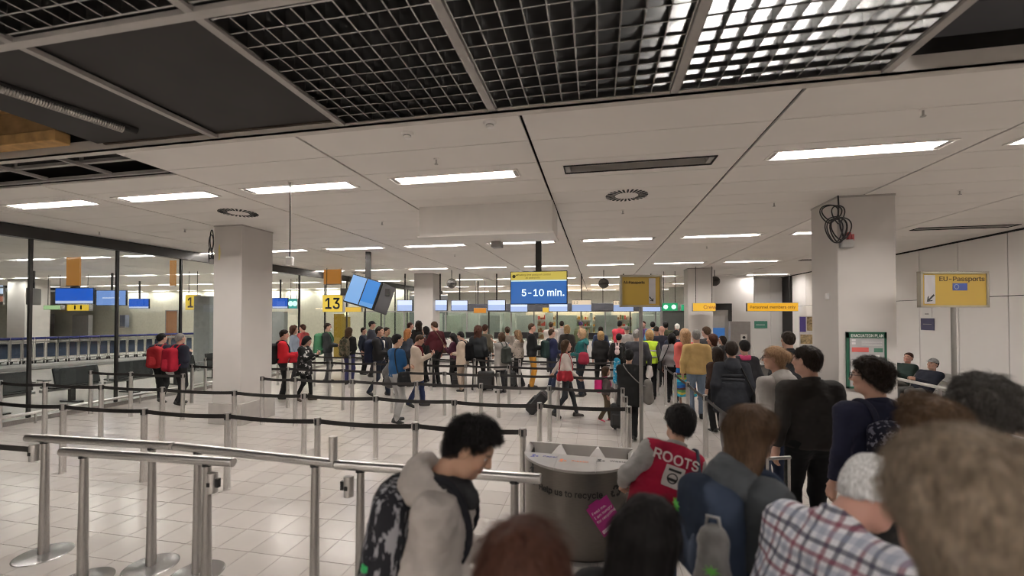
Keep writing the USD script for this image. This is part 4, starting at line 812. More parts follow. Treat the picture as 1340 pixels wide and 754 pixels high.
# ================================================================ people: bodies from a smooth signed distance field
def surfnet(D, org, h):
    """naive surface nets of the zero level of D"""
    s = D < 0
    nx, ny, nz = D.shape
    c = np.zeros((nx - 1, ny - 1, nz - 1), np.int8)
    for i in (0, 1):
        for j in (0, 1):
            for k in (0, 1): c += s[i:nx - 1 + i, j:ny - 1 + j, k:nz - 1 + k]
    act = (c > 0) & (c < 8)
    idx = -np.ones(act.shape, np.int64); ijk = np.argwhere(act); idx[act] = np.arange(len(ijk))
    acc = np.zeros((len(ijk), 3)); cnt = np.zeros(len(ijk))
    corners = [(i, j, k) for i in (0, 1) for j in (0, 1) for k in (0, 1)]
    vals = {q: D[ijk[:, 0] + q[0], ijk[:, 1] + q[1], ijk[:, 2] + q[2]] for q in corners}
    for q in corners:
        for ax in range(3):
            if q[ax]: continue
            r = list(q); r[ax] = 1; r = tuple(r)
            a, b = vals[q], vals[r]; cr = (a < 0) != (b < 0)
            t = np.where(cr, a / np.where(cr, a - b, 1), 0)
            p = np.array(q, float)[None] + 0 * acc; p[:, ax] = t
            acc += p * cr[:, None]; cnt += cr
    V = org + (ijk + acc / np.maximum(cnt, 1)[:, None]) * h
    F = []
    for ax in range(3):
        u, v = (ax + 1) % 3, (ax + 2) % 3
        sl0 = [slice(None)] * 3; sl1 = [slice(None)] * 3
        sl0[ax] = slice(0, -1); sl1[ax] = slice(1, None)
        a, b = s[tuple(sl0)], s[tuple(sl1)]
        e = np.argwhere(a != b)
        ok = (e[:, u] > 0) & (e[:, v] > 0) & (e[:, u] < D.shape[u] - 1) & (e[:, v] < D.shape[v] - 1); e = e[ok]
        def cell(du, dv):
            q = e.copy(); q[:, u] -= du; q[:, v] -= dv; return idx[q[:, 0], q[:, 1], q[:, 2]]
        q0, q1, q2, q3 = cell(1, 1), cell(0, 1), cell(0, 0), cell(1, 0)
        fl = a[tuple(e.T)]
        F.append(np.where(fl[:, None], np.c_[q0, q1, q2], np.c_[q0, q2, q1])); F.append(np.where(fl[:, None], np.c_[q0, q2, q3], np.c_[q0, q3, q2]))
    F = np.vstack(F); F = F[(F >= 0).all(1)]
    return V, F
def smin(a, b, k):
    h = np.maximum(k - np.abs(a - b), 0) / k
    return np.minimum(a, b) - h * h * k * 0.25
class Field:
    """prims: ('c', a, b, ra, rb, k) round cone; ('e', centre, radii, k, R) ellipsoid; 'cut' planes (point, normal): kept where (p-point).normal < 0"""
    def __init__(self, h): self.h, self.pr, self.cuts, self.subs = h, [], [], []
    def cone(self, a, b, ra, rb=None, k=0.04): self.pr.append(('c', np.asarray(a, float), np.asarray(b, float), ra, ra if rb is None else rb, k)); return self
    def ell(self, c, r, k=0.03, R=None): self.pr.append(('e', np.asarray(c, float), np.asarray(r, float), k, R)); return self
    def cut(self, p, n, k=0.004): n = np.asarray(n, float); self.cuts.append((np.asarray(p, float), n / np.linalg.norm(n), k)); return self
    def sub(self, c, r, k=0.01): self.subs.append((np.asarray(c, float), np.asarray(r, float), k)); return self
    def bounds(self, q):
        if q[0] == 'c': m = max(q[3], q[4]); return np.minimum(q[1], q[2]) - m, np.maximum(q[1], q[2]) + m
        m = q[2].max(); return q[1] - m, q[1] + m
    def mesh(self):
        h = self.h; bs = [self.bounds(q) for q in self.pr]
        lo = np.min([b[0] for b in bs], 0) - 2.5 * h - 0.01; hi = np.max([b[1] for b in bs], 0) + 2.5 * h + 0.01
        n = np.ceil((hi - lo) / h).astype(int) + 1
        ax = [lo[i] + h * np.arange(n[i]) for i in range(3)]
        D = np.full(n, 1.0, np.float32)
        for q, (b0, b1) in zip(self.pr, bs):
            k = q[5] if q[0] == 'c' else q[3]; pad = k + 2.5 * h
            i0 = np.maximum(np.floor((b0 - pad - lo) / h).astype(int), 0); i1 = np.minimum(np.ceil((b1 + pad - lo) / h).astype(int) + 1, n)
            X, Y, Z = (ax[i][i0[i]:i1[i]].reshape([-1 if j == i else 1 for j in range(3)]) for i in range(3))
            if q[0] == 'c':
                a, b = q[1], q[2]; d = b - a; L2 = max(d @ d, 1e-9)
                t = np.clip(((X - a[0]) * d[0] + (Y - a[1]) * d[1] + (Z - a[2]) * d[2]) / L2, 0, 1)
                v = np.sqrt((X - a[0] - t * d[0]) ** 2 + (Y - a[1] - t * d[1]) ** 2 + (Z - a[2] - t * d[2]) ** 2) - (q[3] + (q[4] - q[3]) * t)
            else:
                c, r = q[1], q[2]
                P = [X - c[0], Y - c[1], Z - c[2]]
                if q[4] is not None: P = [sum(P[j] * q[4][j, i] for j in range(3)) for i in range(3)]
                k0 = np.sqrt((P[0] / r[0]) ** 2 + (P[1] / r[1]) ** 2 + (P[2] / r[2]) ** 2); k1 = np.sqrt((P[0] / r[0] ** 2) ** 2 + (P[1] / r[1] ** 2) ** 2 + (P[2] / r[2] ** 2) ** 2)
                v = k0 * (k0 - 1) / np.maximum(k1, 1e-6)
            sl = tuple(slice(i0[i], i1[i]) for i in range(3)); D[sl] = smin(D[sl], v, k)
        X, Y, Z = (ax[i].reshape([-1 if j == i else 1 for j in range(3)]) for i in range(3))
        for c, r, k in self.subs:
            P = [(X - c[0]) / r[0], (Y - c[1]) / r[1], (Z - c[2]) / r[2]]; v = (np.sqrt(P[0] ** 2 + P[1] ** 2 + P[2] ** 2) - 1) * min(r); D = -smin(-D, v, k)
        for p, nn, k in self.cuts:
            v = (X - p[0]) * nn[0] + (Y - p[1]) * nn[1] + (Z - p[2]) * nn[2]; D = -smin(-D, -v, k)
        return surfnet(D, lo, h)
def vnormals(V, F):
    n = np.zeros_like(V); f = np.cross(V[F[:, 1]] - V[F[:, 0]], V[F[:, 2]] - V[F[:, 0]])
    for k in range(3): np.add.at(n, F[:, k], f)
    return n / (np.linalg.norm(n, axis=1, keepdims=True) + 1e-12)
def ruffle(V, F, amp, freq, seed=0, stretch=(1, 1, 1)):
    """push the surface along its normals by noise: folds, strands, curls"""
    d = meshkit.fbm(V * np.asarray(stretch) * freq + seed * 3.7, 3, seed) - 0.5
    return V + vnormals(V, F) * (2 * amp * d)[:, None]
def rot(yaw=0, pitch=0, roll=0):
    """yaw left +, pitch forward-down +, roll to the right +; the figure faces +y"""
    return (tf.rotation_matrix(yaw, [0, 0, 1]) @ tf.rotation_matrix(-pitch, [1, 0, 0]) @ tf.rotation_matrix(roll, [0, 1, 0]))[:3, :3]

# ---- head template, in its own frame (centre between the ears, 0.24 m chin to crown)
def head_field(h, fem):
    f = Field(h); w = 0.96 if fem else 1.0
    f.ell((0, -0.015, 0.028), (0.076 * w, 0.096, 0.09), 0.03).ell((0, 0.022, -0.025), (0.062 * w, 0.070, 0.088), 0.03)
    f.cone((-0.03 * w, 0.03, -0.085), (0.03 * w, 0.03, -0.085), 0.030 if fem else 0.034, k=0.03).ell((0, 0.068, -0.098), (0.022, 0.018, 0.018), 0.025)
    f.cone((-0.03, 0.079, 0.028), (0.03, 0.079, 0.028), 0.011, k=0.018)
    f.cone((0, 0.090, 0.012), (0, 0.109, -0.026), 0.0075, 0.011, k=0.012).ell((-0.011, 0.098, -0.030), (0.008, 0.010, 0.007), 0.008).ell((0.011, 0.098, -0.030), (0.008, 0.010, 0.007), 0.008)
    for s in (-1, 1): f.ell((s * 0.042 * w, 0.062, -0.022), (0.022, 0.022, 0.022), 0.02)
    f.ell((0, 0.083, -0.056), (0.024, 0.013, 0.0065), 0.006).ell((0, 0.081, -0.067), (0.021, 0.013, 0.008), 0.006)
    for s in (-1, 1):
        f.ell((s * 0.080 * w, -0.010, -0.004), (0.010, 0.022, 0.033), 0.008)
    f.cone((0, -0.022, -0.06), (0, -0.040, -0.20), 0.050 if fem else 0.057, 0.052 if fem else 0.060, k=0.03)
    for s in (-1, 1):
        f.sub((s * 0.031, 0.097, 0.004), (0.017, 0.012, 0.010), 0.012); f.sub((s * 0.092 * w, -0.006, 0.0), (0.007, 0.011, 0.018), 0.006)
    return f.mesh()
HEADS = {}
def head_tpl(lod, fem):
    k = (lod, fem)
    if k not in HEADS: HEADS[k] = head_field({0: 0.0045, 1: 0.008, 2: 0.012}[lod], fem)
    return HEADS[k]
def skin_colour(q, skin, fem, beard=0.0):
    """intrinsic colour of the face from head-frame points: lips, brows, beard, flushed ears and nose"""
    c = np.tile(np.asarray(skin, float), (len(q), 1))
    def blend(m, col): c[:] = c * (1 - m[:, None]) + np.asarray(col) * m[:, None]
    g = lambda p, r: np.clip(1.3 - np.sqrt((((q - p) / r) ** 2).sum(1)), 0, 1)
    blend(0.6 * np.clip(g((0, .09, -.061), (.026, .02, .013)) * 2, 0, 1), np.asarray(skin) * (1.0, 0.55, 0.52) if not fem else np.asarray(skin) * (1.05, 0.45, 0.45))
    for s in (-1, 1): blend(0.75 * np.clip(g((s * .033, .085, .026), (.022, .02, .006)) * 2, 0, 1), (0.05, 0.035, 0.025)); blend(0.25 * g((s * .05, .07, -.025), (.025, .03, .02)), np.asarray(skin) * (1.1, 0.75, 0.7))
    blend(0.3 * g((0, .11, -.028), (.016, .02, .016)), np.asarray(skin) * (1.05, 0.75, 0.7))
    if beard: blend(beard * np.clip(g((0, .05, -.085), (.07, .06, .05)) * 1.5, 0, 1), (0.08, 0.06, 0.05))
    return np.clip(c, 0, 1)

# ---- hair, in the head frame
def hair_mesh(style, lod, seed=1):
    h = {0: 0.006, 1: 0.009, 2: 0.013}[lod]; f = Field(h); t = 0.014; amp, fr, st = 0.007, 34, (1, 1, 0.35)
    def shell(t, zc=0.0): f.ell((0, -0.018, 0.030), (0.077 + t, 0.097 + t, 0.090 + t), 0.02).ell((0, -0.03, -0.02), (0.066 + t, 0.075 + t, 0.085), 0.02)
    base = style.split('_')[0]
    line = [((0, 0.078, 0.078), (0, 0.70, -0.71))]                # hairline plane: forehead to nape
    if base == 'short': shell(0.013); amp, fr = 0.009, 40
    elif base == 'full': shell(0.028); amp, fr = 0.009, 34; f.cone((-0.035, -0.075, 0.0), (-0.035, -0.07, -0.085), 0.042, 0.030, 0.04).cone((0.035, -0.075, 0.0), (0.035, -0.07, -0.085), 0.042, 0.030, 0.04)
    elif base == 'crop': shell(0.007); amp, fr = 0.004, 60
    elif base == 'spiky': shell(0.011); amp, fr, st = 0.008, 48, (1, 1, 0.6); f.ell((0, 0.015, 0.10), (0.058, 0.07, 0.034), 0.03)
    elif base == 'curly': shell(0.024); amp, fr, st = 0.020, 42, (1, 1, 1)
    elif base == 'quiff': shell(0.015); f.ell((0, 0.045, 0.105), (0.062, 0.05, 0.035), 0.03); amp, fr, st = 0.014, 38, (1, 0.6, 1)
    elif base == 'bald':
        shell(0.010); line.append(((0, -0.02, 0.062), (0, 0.35, 1.0))); amp = 0.006
    elif base == 'bob': shell(0.020); [f.cone((s * 0.07, -0.02, 0.02), (s * 0.075, -0.01, -0.10), 0.030, 0.026, 0.03) for s in (-1, 1)]; f.cone((-0.045, -0.075, 0.0), (-0.05, -0.07, -0.11), 0.045, 0.04, 0.04).cone((0.045, -0.075, 0.0), (0.05, -0.07, -0.11), 0.045, 0.04, 0.04); line = [((0, 0.075, 0.080), (0, 0.93, -0.38))]
    elif base == 'long' or base == 'wavy':
        tt = 0.020 if base == 'long' else 0.032; L = -0.34 if 'xl' in style else -0.24
        shell(tt); [f.cone((s * 0.072, -0.02, 0.02), (s * 0.082, -0.03, L * 0.75), 0.030 + tt * 0.3, 0.024, 0.03) for s in (-1, 1)]
        for s in (-1, 0, 1): f.cone((s * 0.045, -0.07, 0.0), (s * 0.06, -0.095, L), 0.05 + tt * 0.3, 0.035, 0.04)
        line = [((0, 0.072, 0.085), (0, 0.93, -0.38))]; amp, fr, st = (0.010, 30, (1, 1, 0.2)) if base == 'long' else (0.020, 22, (1, 1, 0.7))
    elif base == 'pony':
        shell(0.012); f.ell((0, -0.11, 0.055), (0.024, 0.024, 0.024), 0.01); q = [(0, -0.115, 0.05), (0.012, -0.145, 0.0), (0.02, -0.135, -0.10), (0.025, -0.115, -0.24)]
        for a, b, r0, r1 in zip(q[:-1], q[1:], (0.034, 0.052, 0.054), (0.052, 0.054, 0.016)): f.cone(a, b, r0, r1, 0.02)
    elif base == 'half':
        shell(0.016); f.ell((0, -0.085, 0.085), (0.045, 0.035, 0.03), 0.03); line = [((0, 0.075, 0.080), (0, 0.85, -0.53))]; amp, fr, st = 0.007, 30, (1, 1, 0.2)
        for s in (-1, 0, 1): f.cone((s * 0.05, -0.06, 0.02), (s * 0.052 + 0.012, -0.085, -0.20), 0.050, 0.036, 0.04)
    elif base == 'bun': shell(0.012); f.ell((0, -0.115, 0.035), (0.05, 0.042, 0.048), 0.012); line = [((0, 0.074, 0.080), (0, 0.75, -0.66))]
    elif base == 'beanie': shell(0.014); line = [((0, 0.09, 0.035), (0, 0.25, -0.97))]; amp = 0.002
    elif base == 'cap': shell(0.010); line = [((0, 0.09, 0.040), (0, 0.15, -0.99))]; amp = 0.0; f.ell((0, 0.12, 0.045), (0.065, 0.065, 0.014), 0.006)
    for p, n in line: f.cut(p, n, 0.010)
    if base in ('short', 'crop', 'spiky', 'quiff', 'bald', 'pony', 'bun', 'half'):
        for s in (-1, 1): f.sub((s * 0.098, 0.004, -0.004), (0.028, 0.026, 0.040), 0.012)
    V, F = f.mesh()
    if amp: V = ruffle(V, F, amp, fr, seed, st)
    return V, F
HAIRS = {}
def hair_tpl(style, lod, seed):
    k = (style, lod, seed if lod == 0 else seed % 2)
    if k not in HAIRS: HAIRS[k] = hair_mesh(style, lod, k[2])
    return HAIRS[k]

# ---- hands: palm, thumb and four unequal bent fingers; frame: wrist at the origin, fingers along +z, palm facing +y, thumb at +x
def hand_mesh(curl, lod):
    f = Field(0.0042 if lod == 0 else 0.0062)
    f.cone((0, 0, -0.03), (0, 0, 0.01), 0.026, 0.026, 0.02)
    for x0, x1 in ((-0.026, -0.028), (-0.009, -0.0095), (0.009, 0.0095), (0.026, 0.028)): f.cone((x0 * 0.7, 0, 0.005), (x1, 0, 0.088), 0.016, 0.0125, 0.015)
    def finger(p, L, r, c, sx):
        p = np.array(p, float); a = 0.25 * c
        for i, (l, k) in enumerate(((0.45, 0.55), (0.32, 0.8), (0.23, 0.6))):
            a2 = a + c * k * 0.8; d = np.array([sx * (1 - i * 0.3), math.sin(a2), math.cos(a2)]); d /= np.linalg.norm(d); q = p + d * L * l
            f.cone(p, q, r * (1 - 0.1 * i), r * (0.9 - 0.1 * i), 0.004); p, a = q, a2
    for x, L, z, sx in ((0.028, 0.072, 0.090, 0.10), (0.0095, 0.080, 0.093, 0.03), (-0.0095, 0.074, 0.090, -0.04), (-0.028, 0.058, 0.083, -0.12)): finger((x, 0, z), L, 0.0088, curl, sx)
    p = np.array((0.024, 0.006, 0.022)); q = p + (0.030, 0.014, 0.028); r = q + (0.010, 0.012 + 0.012 * curl, 0.028); s = r + (-0.002, 0.010 * curl, 0.020)
    f.cone(p, q, 0.014, 0.011, 0.012).cone(q, r, 0.0105, 0.0095, 0.006).cone(r, s, 0.0095, 0.0075, 0.004)
    return f.mesh()
HANDS = {}
def hand_tpl(curl, lod):
    k = (curl, min(lod, 1))
    if k not in HANDS: HANDS[k] = hand_mesh(curl, k[1])
    return HANDS[k]
def shoe_mesh(kind):
    f = Field(0.010); 
    f.cone((0, -0.055, 0.045), (0, 0.02, 0.045), 0.040, 0.042, 0.03).cone((0, 0.02, 0.040), (0.004, 0.145, 0.028), 0.043, 0.034, 0.03)
    f.cone((0, -0.05, 0.06), (0, -0.045, 0.20 if kind == 'boot' else 0.10), 0.040, 0.044, 0.03)
    f.cut((0, 0, 0.0), (0, 0, -1), 0.004).cut((0, 0, 0.21 if kind == 'boot' else 0.105), (0, 0, 1), 0.004); up = f.mesh()
    g = Field(0.010); g.cone((0, -0.055, 0.02), (0, 0.02, 0.02), 0.044, 0.045, 0.02).cone((0, 0.02, 0.02), (0.004, 0.145, 0.02), 0.045, 0.038, 0.02); g.cut((0, 0, 0.0), (0, 0, -1), 0.003).cut((0, 0, 0.026), (0, 0, 1), 0.003)
    return up, g.mesh()
SHOES = {}

def ik(a, c, l1, l2, pole):
    """middle joint of a two-bone chain from a to c"""
    d = c - a; L = np.linalg.norm(d); 
    if L > (l1 + l2) * 0.999: c = a + d / L * (l1 + l2) * 0.999; d = c - a; L = np.linalg.norm(d)
    x = (l1 * l1 - l2 * l2 + L * L) / (2 * L); hgt = math.sqrt(max(l1 * l1 - x * x, 0)); u = d / L
    p = np.asarray(pole, float); p = p - (p @ u) * u; p /= np.linalg.norm(p) + 1e-9
    return a + u * x + p * hgt, c
ARMS = {'down': (0.07, 0.03, -0.50), 'loose': (0.10, 0.10, -0.47), 'phone': (-0.10, 0.34, -0.14), 'front': (-0.12, 0.28, -0.30), 'pocket': (0.06, 0.10, -0.42), 'carry': (0.10, 0.06, -0.48), 'hip': (0.14, 0.02, -0.34), 'reach': (0.02, 0.45, -0.20),
        'strap': (-0.06, 0.16, -0.12), 'back': (0.16, -0.18, -0.44), 'rail': (0.08, 0.36, -0.34), 'cross': (-0.22, 0.20, -0.26), 'swing': (0.08, 0.26, -0.42), 'face': (-0.08, 0.20, 0.10), 'tow': (0.18, -0.30, -0.42), 'ahead': (0.0, 0.30, -0.36)}
def cloth(c, pat=None, rough=0.85, vary=0.12):
    c = lin(c) if isinstance(c, str) else c
    if pat is None: return plain(c, rough, vary=vary, scale=5.0, bump=0.45, bscale=20, spec=0.25)
    def mk(p):
        T = {'t': ('texture_coordinate', {}), 'p': ('principled_bsdf', {'roughness': rough, 'specular_ior_level': 0.25})}; L = []
        if pat[0] == 'plaid':
            T |= {'s': ('separate_xyz', {})}; L += [('t.object', 's.vector')]
            def band(nm, src, per, lo, ph=0.0):
                T[nm + 'a'] = ('math', {'math_type': 'multiply_add', 'value2': 1.0 / per, 'value3': 10 + ph}); T[nm + 'b'] = ('math', {'math_type': 'fraction'}); T[nm] = ('math', {'math_type': 'less_than', 'value2': lo})
                L.extend([(src, nm + 'a.value1'), (nm + 'a.value', nm + 'b.value1'), (nm + 'b.value', nm + '.value1')])
            prev = None
            cols = [((0.22, 0.26, 0.38), 0.20, 0.0, 0.5), ((0.035, 0.035, 0.07), 0.15, 0.32, 0.85), ((0.20, 0.03, 0.06), 0.14, 0.68, 0.8)]
            T['base'] = ('color', {'value': c}); prev = 'base.color'; i = 0
            for axs, per in (('s.x', 0.095), ('s.z', 0.095)):
                for col, wd, ph, al in cols:
                    nm = f'k{i}'; band(nm, axs, per, wd, ph); T[nm + 'f'] = ('math', {'math_type': 'multiply', 'value2': al * 0.9}); T[nm + 'm'] = ('mix_color', {'b': col}); L.extend([(nm + '.value', nm + 'f.value1'), (nm + 'f.value', nm + 'm.fac'), (prev, nm + 'm.a')]); prev = nm + 'm.result'; i += 1
            L.append((prev, 'p.base_color'))
        elif pat[0] == 'spots':
            T |= {'v': ('noise_texture', {'scale': pat[2], 'detail': 3.0, 'roughness': 0.6}), 'mp': ('mapping', {'scale': pat[4] if len(pat) > 4 else (1, 1, 1), 'rotation': (0.5, 0.35, 0.0) if len(pat) > 4 else (0, 0, 0)}), 'r': ('rgb_ramp', {'ramp': [(0.0, c), (pat[3] - 0.02, c), (pat[3] + 0.02, pat[1]), (1.0, pat[1])]})}; L += [('t.object', 'mp.vector'), ('mp.vector', 'v.vector'), ('v.fac', 'r.fac'), ('r.color', 'p.base_color')]
        elif pat[0] == 'bands':
            T |= {'s': ('separate_xyz', {}), 'n': ('noise_texture', {'scale': 5.0}), 'a': ('math', {'math_type': 'multiply_add', 'value2': pat[1], 'value3': 0.0}), 'q': ('math', {'math_type': 'multiply', 'value2': 0.35}), 'b': ('math', {'math_type': 'add'}), 'f': ('math', {'math_type': 'fraction'}), 'r': ('rgb_ramp', {'ramp': pat[2], 'interpolate': False})}
            L += [('t.object', 's.vector'), ('t.object', 'n.vector'), ('s.z', 'a.value1'), ('a.value', 'b.value1'), ('n.fac', 'q.value1'), ('q.value', 'b.value2'), ('b.value', 'f.value1'), ('f.value', 'r.fac'), ('r.color', 'p.base_color')]
        return usdkit.material(stage, p, T, L, surface='p.BSDF')
    return mat(('cloth', tuple(c), repr(pat), rough), mk)
M_SKIN = usdkit.material(stage, '/World/Looks/skin', {'a': ('attribute', {'attribute': 'col'}), 'p': ('principled_bsdf', {'roughness': 0.5, 'specular_ior_level': 0.4, 'subsurface_weight': 0.08, 'subsurface_radius': (1.0, 0.35, 0.2), 'subsurface_scale': 0.01})}, [('a.color', 'p.base_color')], surface='p.BSDF')
M_EYE = usdkit.material(stage, '/World/Looks/eye', {'a': ('attribute', {'attribute': 'col'}), 'p': ('principled_bsdf', {'roughness': 0.1})}, [('a.color', 'p.base_color')], surface='p.BSDF')
def hairmat(c, rough=0.5):
    c = lin(c) if isinstance(c, str) else c
    def mk(p):
        lo, hi = [x * 0.55 for x in c], [min(1, x * 1.55 + 0.004) for x in c]
        return usdkit.material(stage, p, {'t': ('texture_coordinate', {}), 'm': ('mapping', {'scale': (1, 1, 0.18)}), 'n': ('noise_texture', {'scale': 120.0, 'detail': 4.0}), 'r': ('rgb_ramp', {'ramp': [(0.25, lo), (0.75, hi)]}), 'b': ('bump', {'strength': 0.6, 'distance': 0.006}), 'p': ('principled_bsdf', {'roughness': rough, 'specular_ior_level': 0.09})},
            [('t.object', 'm.vector'), ('m.vector', 'n.vector'), ('n.fac', 'r.fac'), ('r.color', 'p.base_color'), ('n.fac', 'b.height'), ('b.normal', 'p.normal')], surface='p.BSDF')
    return mat(('hair', tuple(c), rough), mk)
SKIN = {'fair': (0.46, 0.27, 0.20), 'tan': (0.40, 0.235, 0.16), 'brown': (0.18, 0.09, 0.055), 'pink': (0.52, 0.28, 0.22)}
HCOL = {'black': (0.008, 0.007, 0.007), 'dark': (0.018, 0.012, 0.009), 'brown': (0.050, 0.028, 0.016), 'auburn': (0.048, 0.019, 0.012), 'light': (0.16, 0.10, 0.055), 'blond': (0.30, 0.19, 0.09), 'ginger': (0.24, 0.10, 0.035), 'grey': (0.20, 0.19, 0.18), 'white': (0.62, 0.60, 0.57), 'darkgrey': (0.06, 0.055, 0.05), 'strawberry': (0.30, 0.19, 0.11)}

PEOPLE = []
def person(label, px, ytop, Z, face, top, legs, hair='short', hc='dark', skin='fair', fem=False, arms=('down', 'down'), lean=0.0, roll=0.0, hp=0.0, hy=0.0, hr=0.0, walk=0.0, sit=False, girth=1.09,
           topk='jacket', hem=-0.02, sleeve='long', hood=False, legk='trousers', shoe=(0.02, 0.018, 0.017), shoek='shoe', tpat=None, lpat=None, thick=0.016, lod=None, glasses=False, mask=False, vest=None, scarf=None,
           collar=True, scarf_tail=True, strands=0, beard=0.0, fold=0.010, top2=None, hat=None, lower=True, hgt=None, spread=1.0, extra=None, tall=None, knee=0.0):
    if lod is None: lod = 0 if Z < 3.0 else (1 if Z < 7.5 else 2)
    P0 = at(px, ytop, Z); ztop = P0[2]
    rise = 0.0
    h0 = ztop if hgt is None else hgt
    if hgt is None and not sit: h0 = min(max(ztop + 0.55 * (1 - math.cos(lean)) + 0.06 * (1 - math.cos(hp)), 0.9), 2.02)
    s = h0 / 1.75; hs = s if h0 > 1.4 else s * 1.22
    hs = max(0.93, min(hs, 1.06)) if h0 > 1.4 else hs
    seed = len(PEOPLE) + 11
    Rt = rot(0, lean, roll); Rh = Rt @ rot(hy, hp, hr)
    sw = (0.160 if fem else 0.186) * s; up = Rt[:, 2]; fw = Rt[:, 1]
    pel = np.array([0, 0, 0.935 * s]) if not sit else np.array([0, 0, 0.47])
    T = lambda x, y, z: pel + Rt @ (np.array([x, y, z]) * s)
    neck = T(0, -0.015, 0.515); hc_ = neck + Rh @ (np.array([0, 0.030, 0.186]) * hs)
    # put the head's crown where the photograph has it
    crown = hc_ + Rh @ (np.array([0, -0.01, 0.125]) * hs)
    psi = face
    Rz_ = rot(psi)
    loc = np.array([P0[0], P0[1], 0]) - np.r_[(Rz_ @ np.r_[crown[:2], 0])[:2], 0]
    t = thing('person', label, 'person', loc, psi, group=None)
    sh = [T(sd * sw / s, -0.012, 0.452) for sd in (-1, 1)]
    ua, fa = 0.285 * s, 0.25 * s
    el, wr_ = [], []
    for i, sd in enumerate((-1, 1)):
        a = arms[i]; tg = np.array(ARMS[a] if isinstance(a, str) else a, float) * s
        c = sh[i] + Rt @ (tg * (sd, 1, 1)) if not (isinstance(a, tuple) and len(a) == 4) else np.array(a[:3])
        pole = Rt @ np.array([sd * 0.6, -1.0, -0.35]); e, c = ik(sh[i], c, ua, fa, pole); el.append(e); wr_.append(c)
    hipj = [pel + np.array([sd * 0.088 * s, 0, -0.02 * s]) for sd in (-1, 1)]
    th, sk = 0.425 * s, 0.42 * s; an, kn, toe = [], [], []
    for i, sd in enumerate((-1, 1)):
        if sit: c = np.array([sd * 0.12, 0.50 + 0.08 * (i * 2 - 1) * knee, 0.085])
        else: c = np.array([sd * 0.095 * s * spread, -0.01 + walk * (0.30 if i == 0 else -0.30) * s, (0.085 + (0.07 * abs(walk) if (i == 1) == (walk > 0) and walk else 0)) * s])
        k_, c = ik(hipj[i], c, th, sk, np.array([sd * 0.12, 1, 0.3 if sit else 0])); kn.append(k_); an.append(c)
    g = girth
    # ---- body: one continuous skin surface
    hb = {0: 0.014, 1: 0.02, 2: 0.026}[lod]
    def torso(f, d, z0=-0.06):
        for sd in (-1, 1):
            f.cone(T(sd * 0.078, 0.0, 0.0), T(sd * 0.062 * g, 0.005, 0.17), (0.098 * s * g) + d, 0.092 * s * g + d, 0.08 * s)
            f.cone(T(sd * 0.062 * g, 0.005, 0.17), T(sd * 0.082, 0.012 if not fem else 0.03, 0.345), 0.092 * s * g + d, 0.098 * s * math.sqrt(g) + d, 0.08 * s)
            f.cone(T(sd * 0.07, -0.015, 0.40), T(sd * sw / s * 0.93, -0.012, 0.450), 0.085 * s + d, 0.055 * s + d, 0.05 * s)
            f.cone(T(0, -0.022, 0.50), T(sd * sw / s * 0.75, -0.014, 0.462), 0.050 * s + d, 0.044 * s + d, 0.05 * s)
        f.cone(T(0, -0.02, 0.42), neck - up * 0.005 * s, 0.075 * s + d, 0.056 * s + d, 0.05 * s)
    def arm(f, i, d, frac=1.0, cuff=0.0):
        f.cone(sh[i], el[i], 0.052 * s * (0.5 + 0.5 * g) + d, 0.040 * s + d, 0.06 * s)
        f.cone(el[i], el[i] + (wr_[i] - el[i]) * frac, 0.040 * s + d, 0.029 * s + d * (1.0 - cuff), 0.025 * s)
    def leg(f, i, d, fl=0.0):
        f.cone(hipj[i] + np.array([0, 0, 0.02 * s]), kn[i], 0.084 * s * (0.5 + 0.5 * g) + d, 0.056 * s + d, 0.05 * s)
        f.cone(kn[i], an[i], 0.056 * s + d, 0.040 * s + d + fl, 0.03 * s)
    f = Field(hb); torso(f, -0.022)
    for i in (0, 1): arm(f, i, -0.020 if sleeve == 'long' else -0.003, 0.97); leg(f, i, -0.014)
    bV, bF = f.mesh()
    hv, hf = head_tpl(lod, fem); hV = hc_ + (hv * hs) @ Rh.T
    parts = [(bV, bF), (hV, hf)]
    for i, sd in enumerate((-1, 1)):
        curl = {'phone': 1.3, 'front': 0.9, 'strap': 1.4, 'carry': 1.5, 'tow': 1.5, 'rail': 1.2}.get(arms[i] if isinstance(arms[i], str) else 'phone', 0.45)
        v, fc = hand_tpl(curl, lod)
        zd = wr_[i] - el[i]; zd = zd / np.linalg.norm(zd); inw = Rt @ np.array([-sd, 0.15, 0.1]) if zd[2] < -0.6 else Rt @ np.array([-sd * 0.5, 0.1, -0.2 if arms[i] != 'phone' else 0.9])
        yd = inw - (inw @ zd) * zd; yd /= np.linalg.norm(yd); xd = np.cross(yd, zd)
        if sd * (xd @ fw) < 0 and False: pass
        M = np.c_[xd, yd, zd]; thumb = xd @ (fw if zd[2] < -0.6 else up)
        if thumb < 0: v = v * (-1, 1, 1); fc = fc[:, ::-1]
        parts.append((wr_[i] + zd * 0.012 + (v * s * (0.95 if fem else 1.05)) @ M.T, fc))
    try:
        mm = [m3.Manifold(m3.Mesh(np.ascontiguousarray(v, np.float32), np.ascontiguousarray(fc, np.uint32))) for v, fc in parts]
        assert all(x.status() == m3.Error.NoError and x.num_tri() > 0 for x in mm)
        u = mm[0]
        for x in mm[1:]: u = u + x
        o = u.to_mesh(); V, F = np.array(o.vert_properties[:, :3], float), np.array(o.tri_verts)
        assert len(F) > 500
    except Exception:
        k = np.cumsum([0] + [len(v) for v, _ in parts]); V = np.vstack([v for v, _ in parts]); F = np.vstack([fc + n for (_, fc), n in zip(parts, k)])
    q = ((V - hc_) @ Rh) / hs; col = skin_colour(q, SKIN[skin] if isinstance(skin, str) else skin, fem, beard)
    obj('body', trimesh.Trimesh(V, F, process=False), M_SKIN, t, True, col=col)
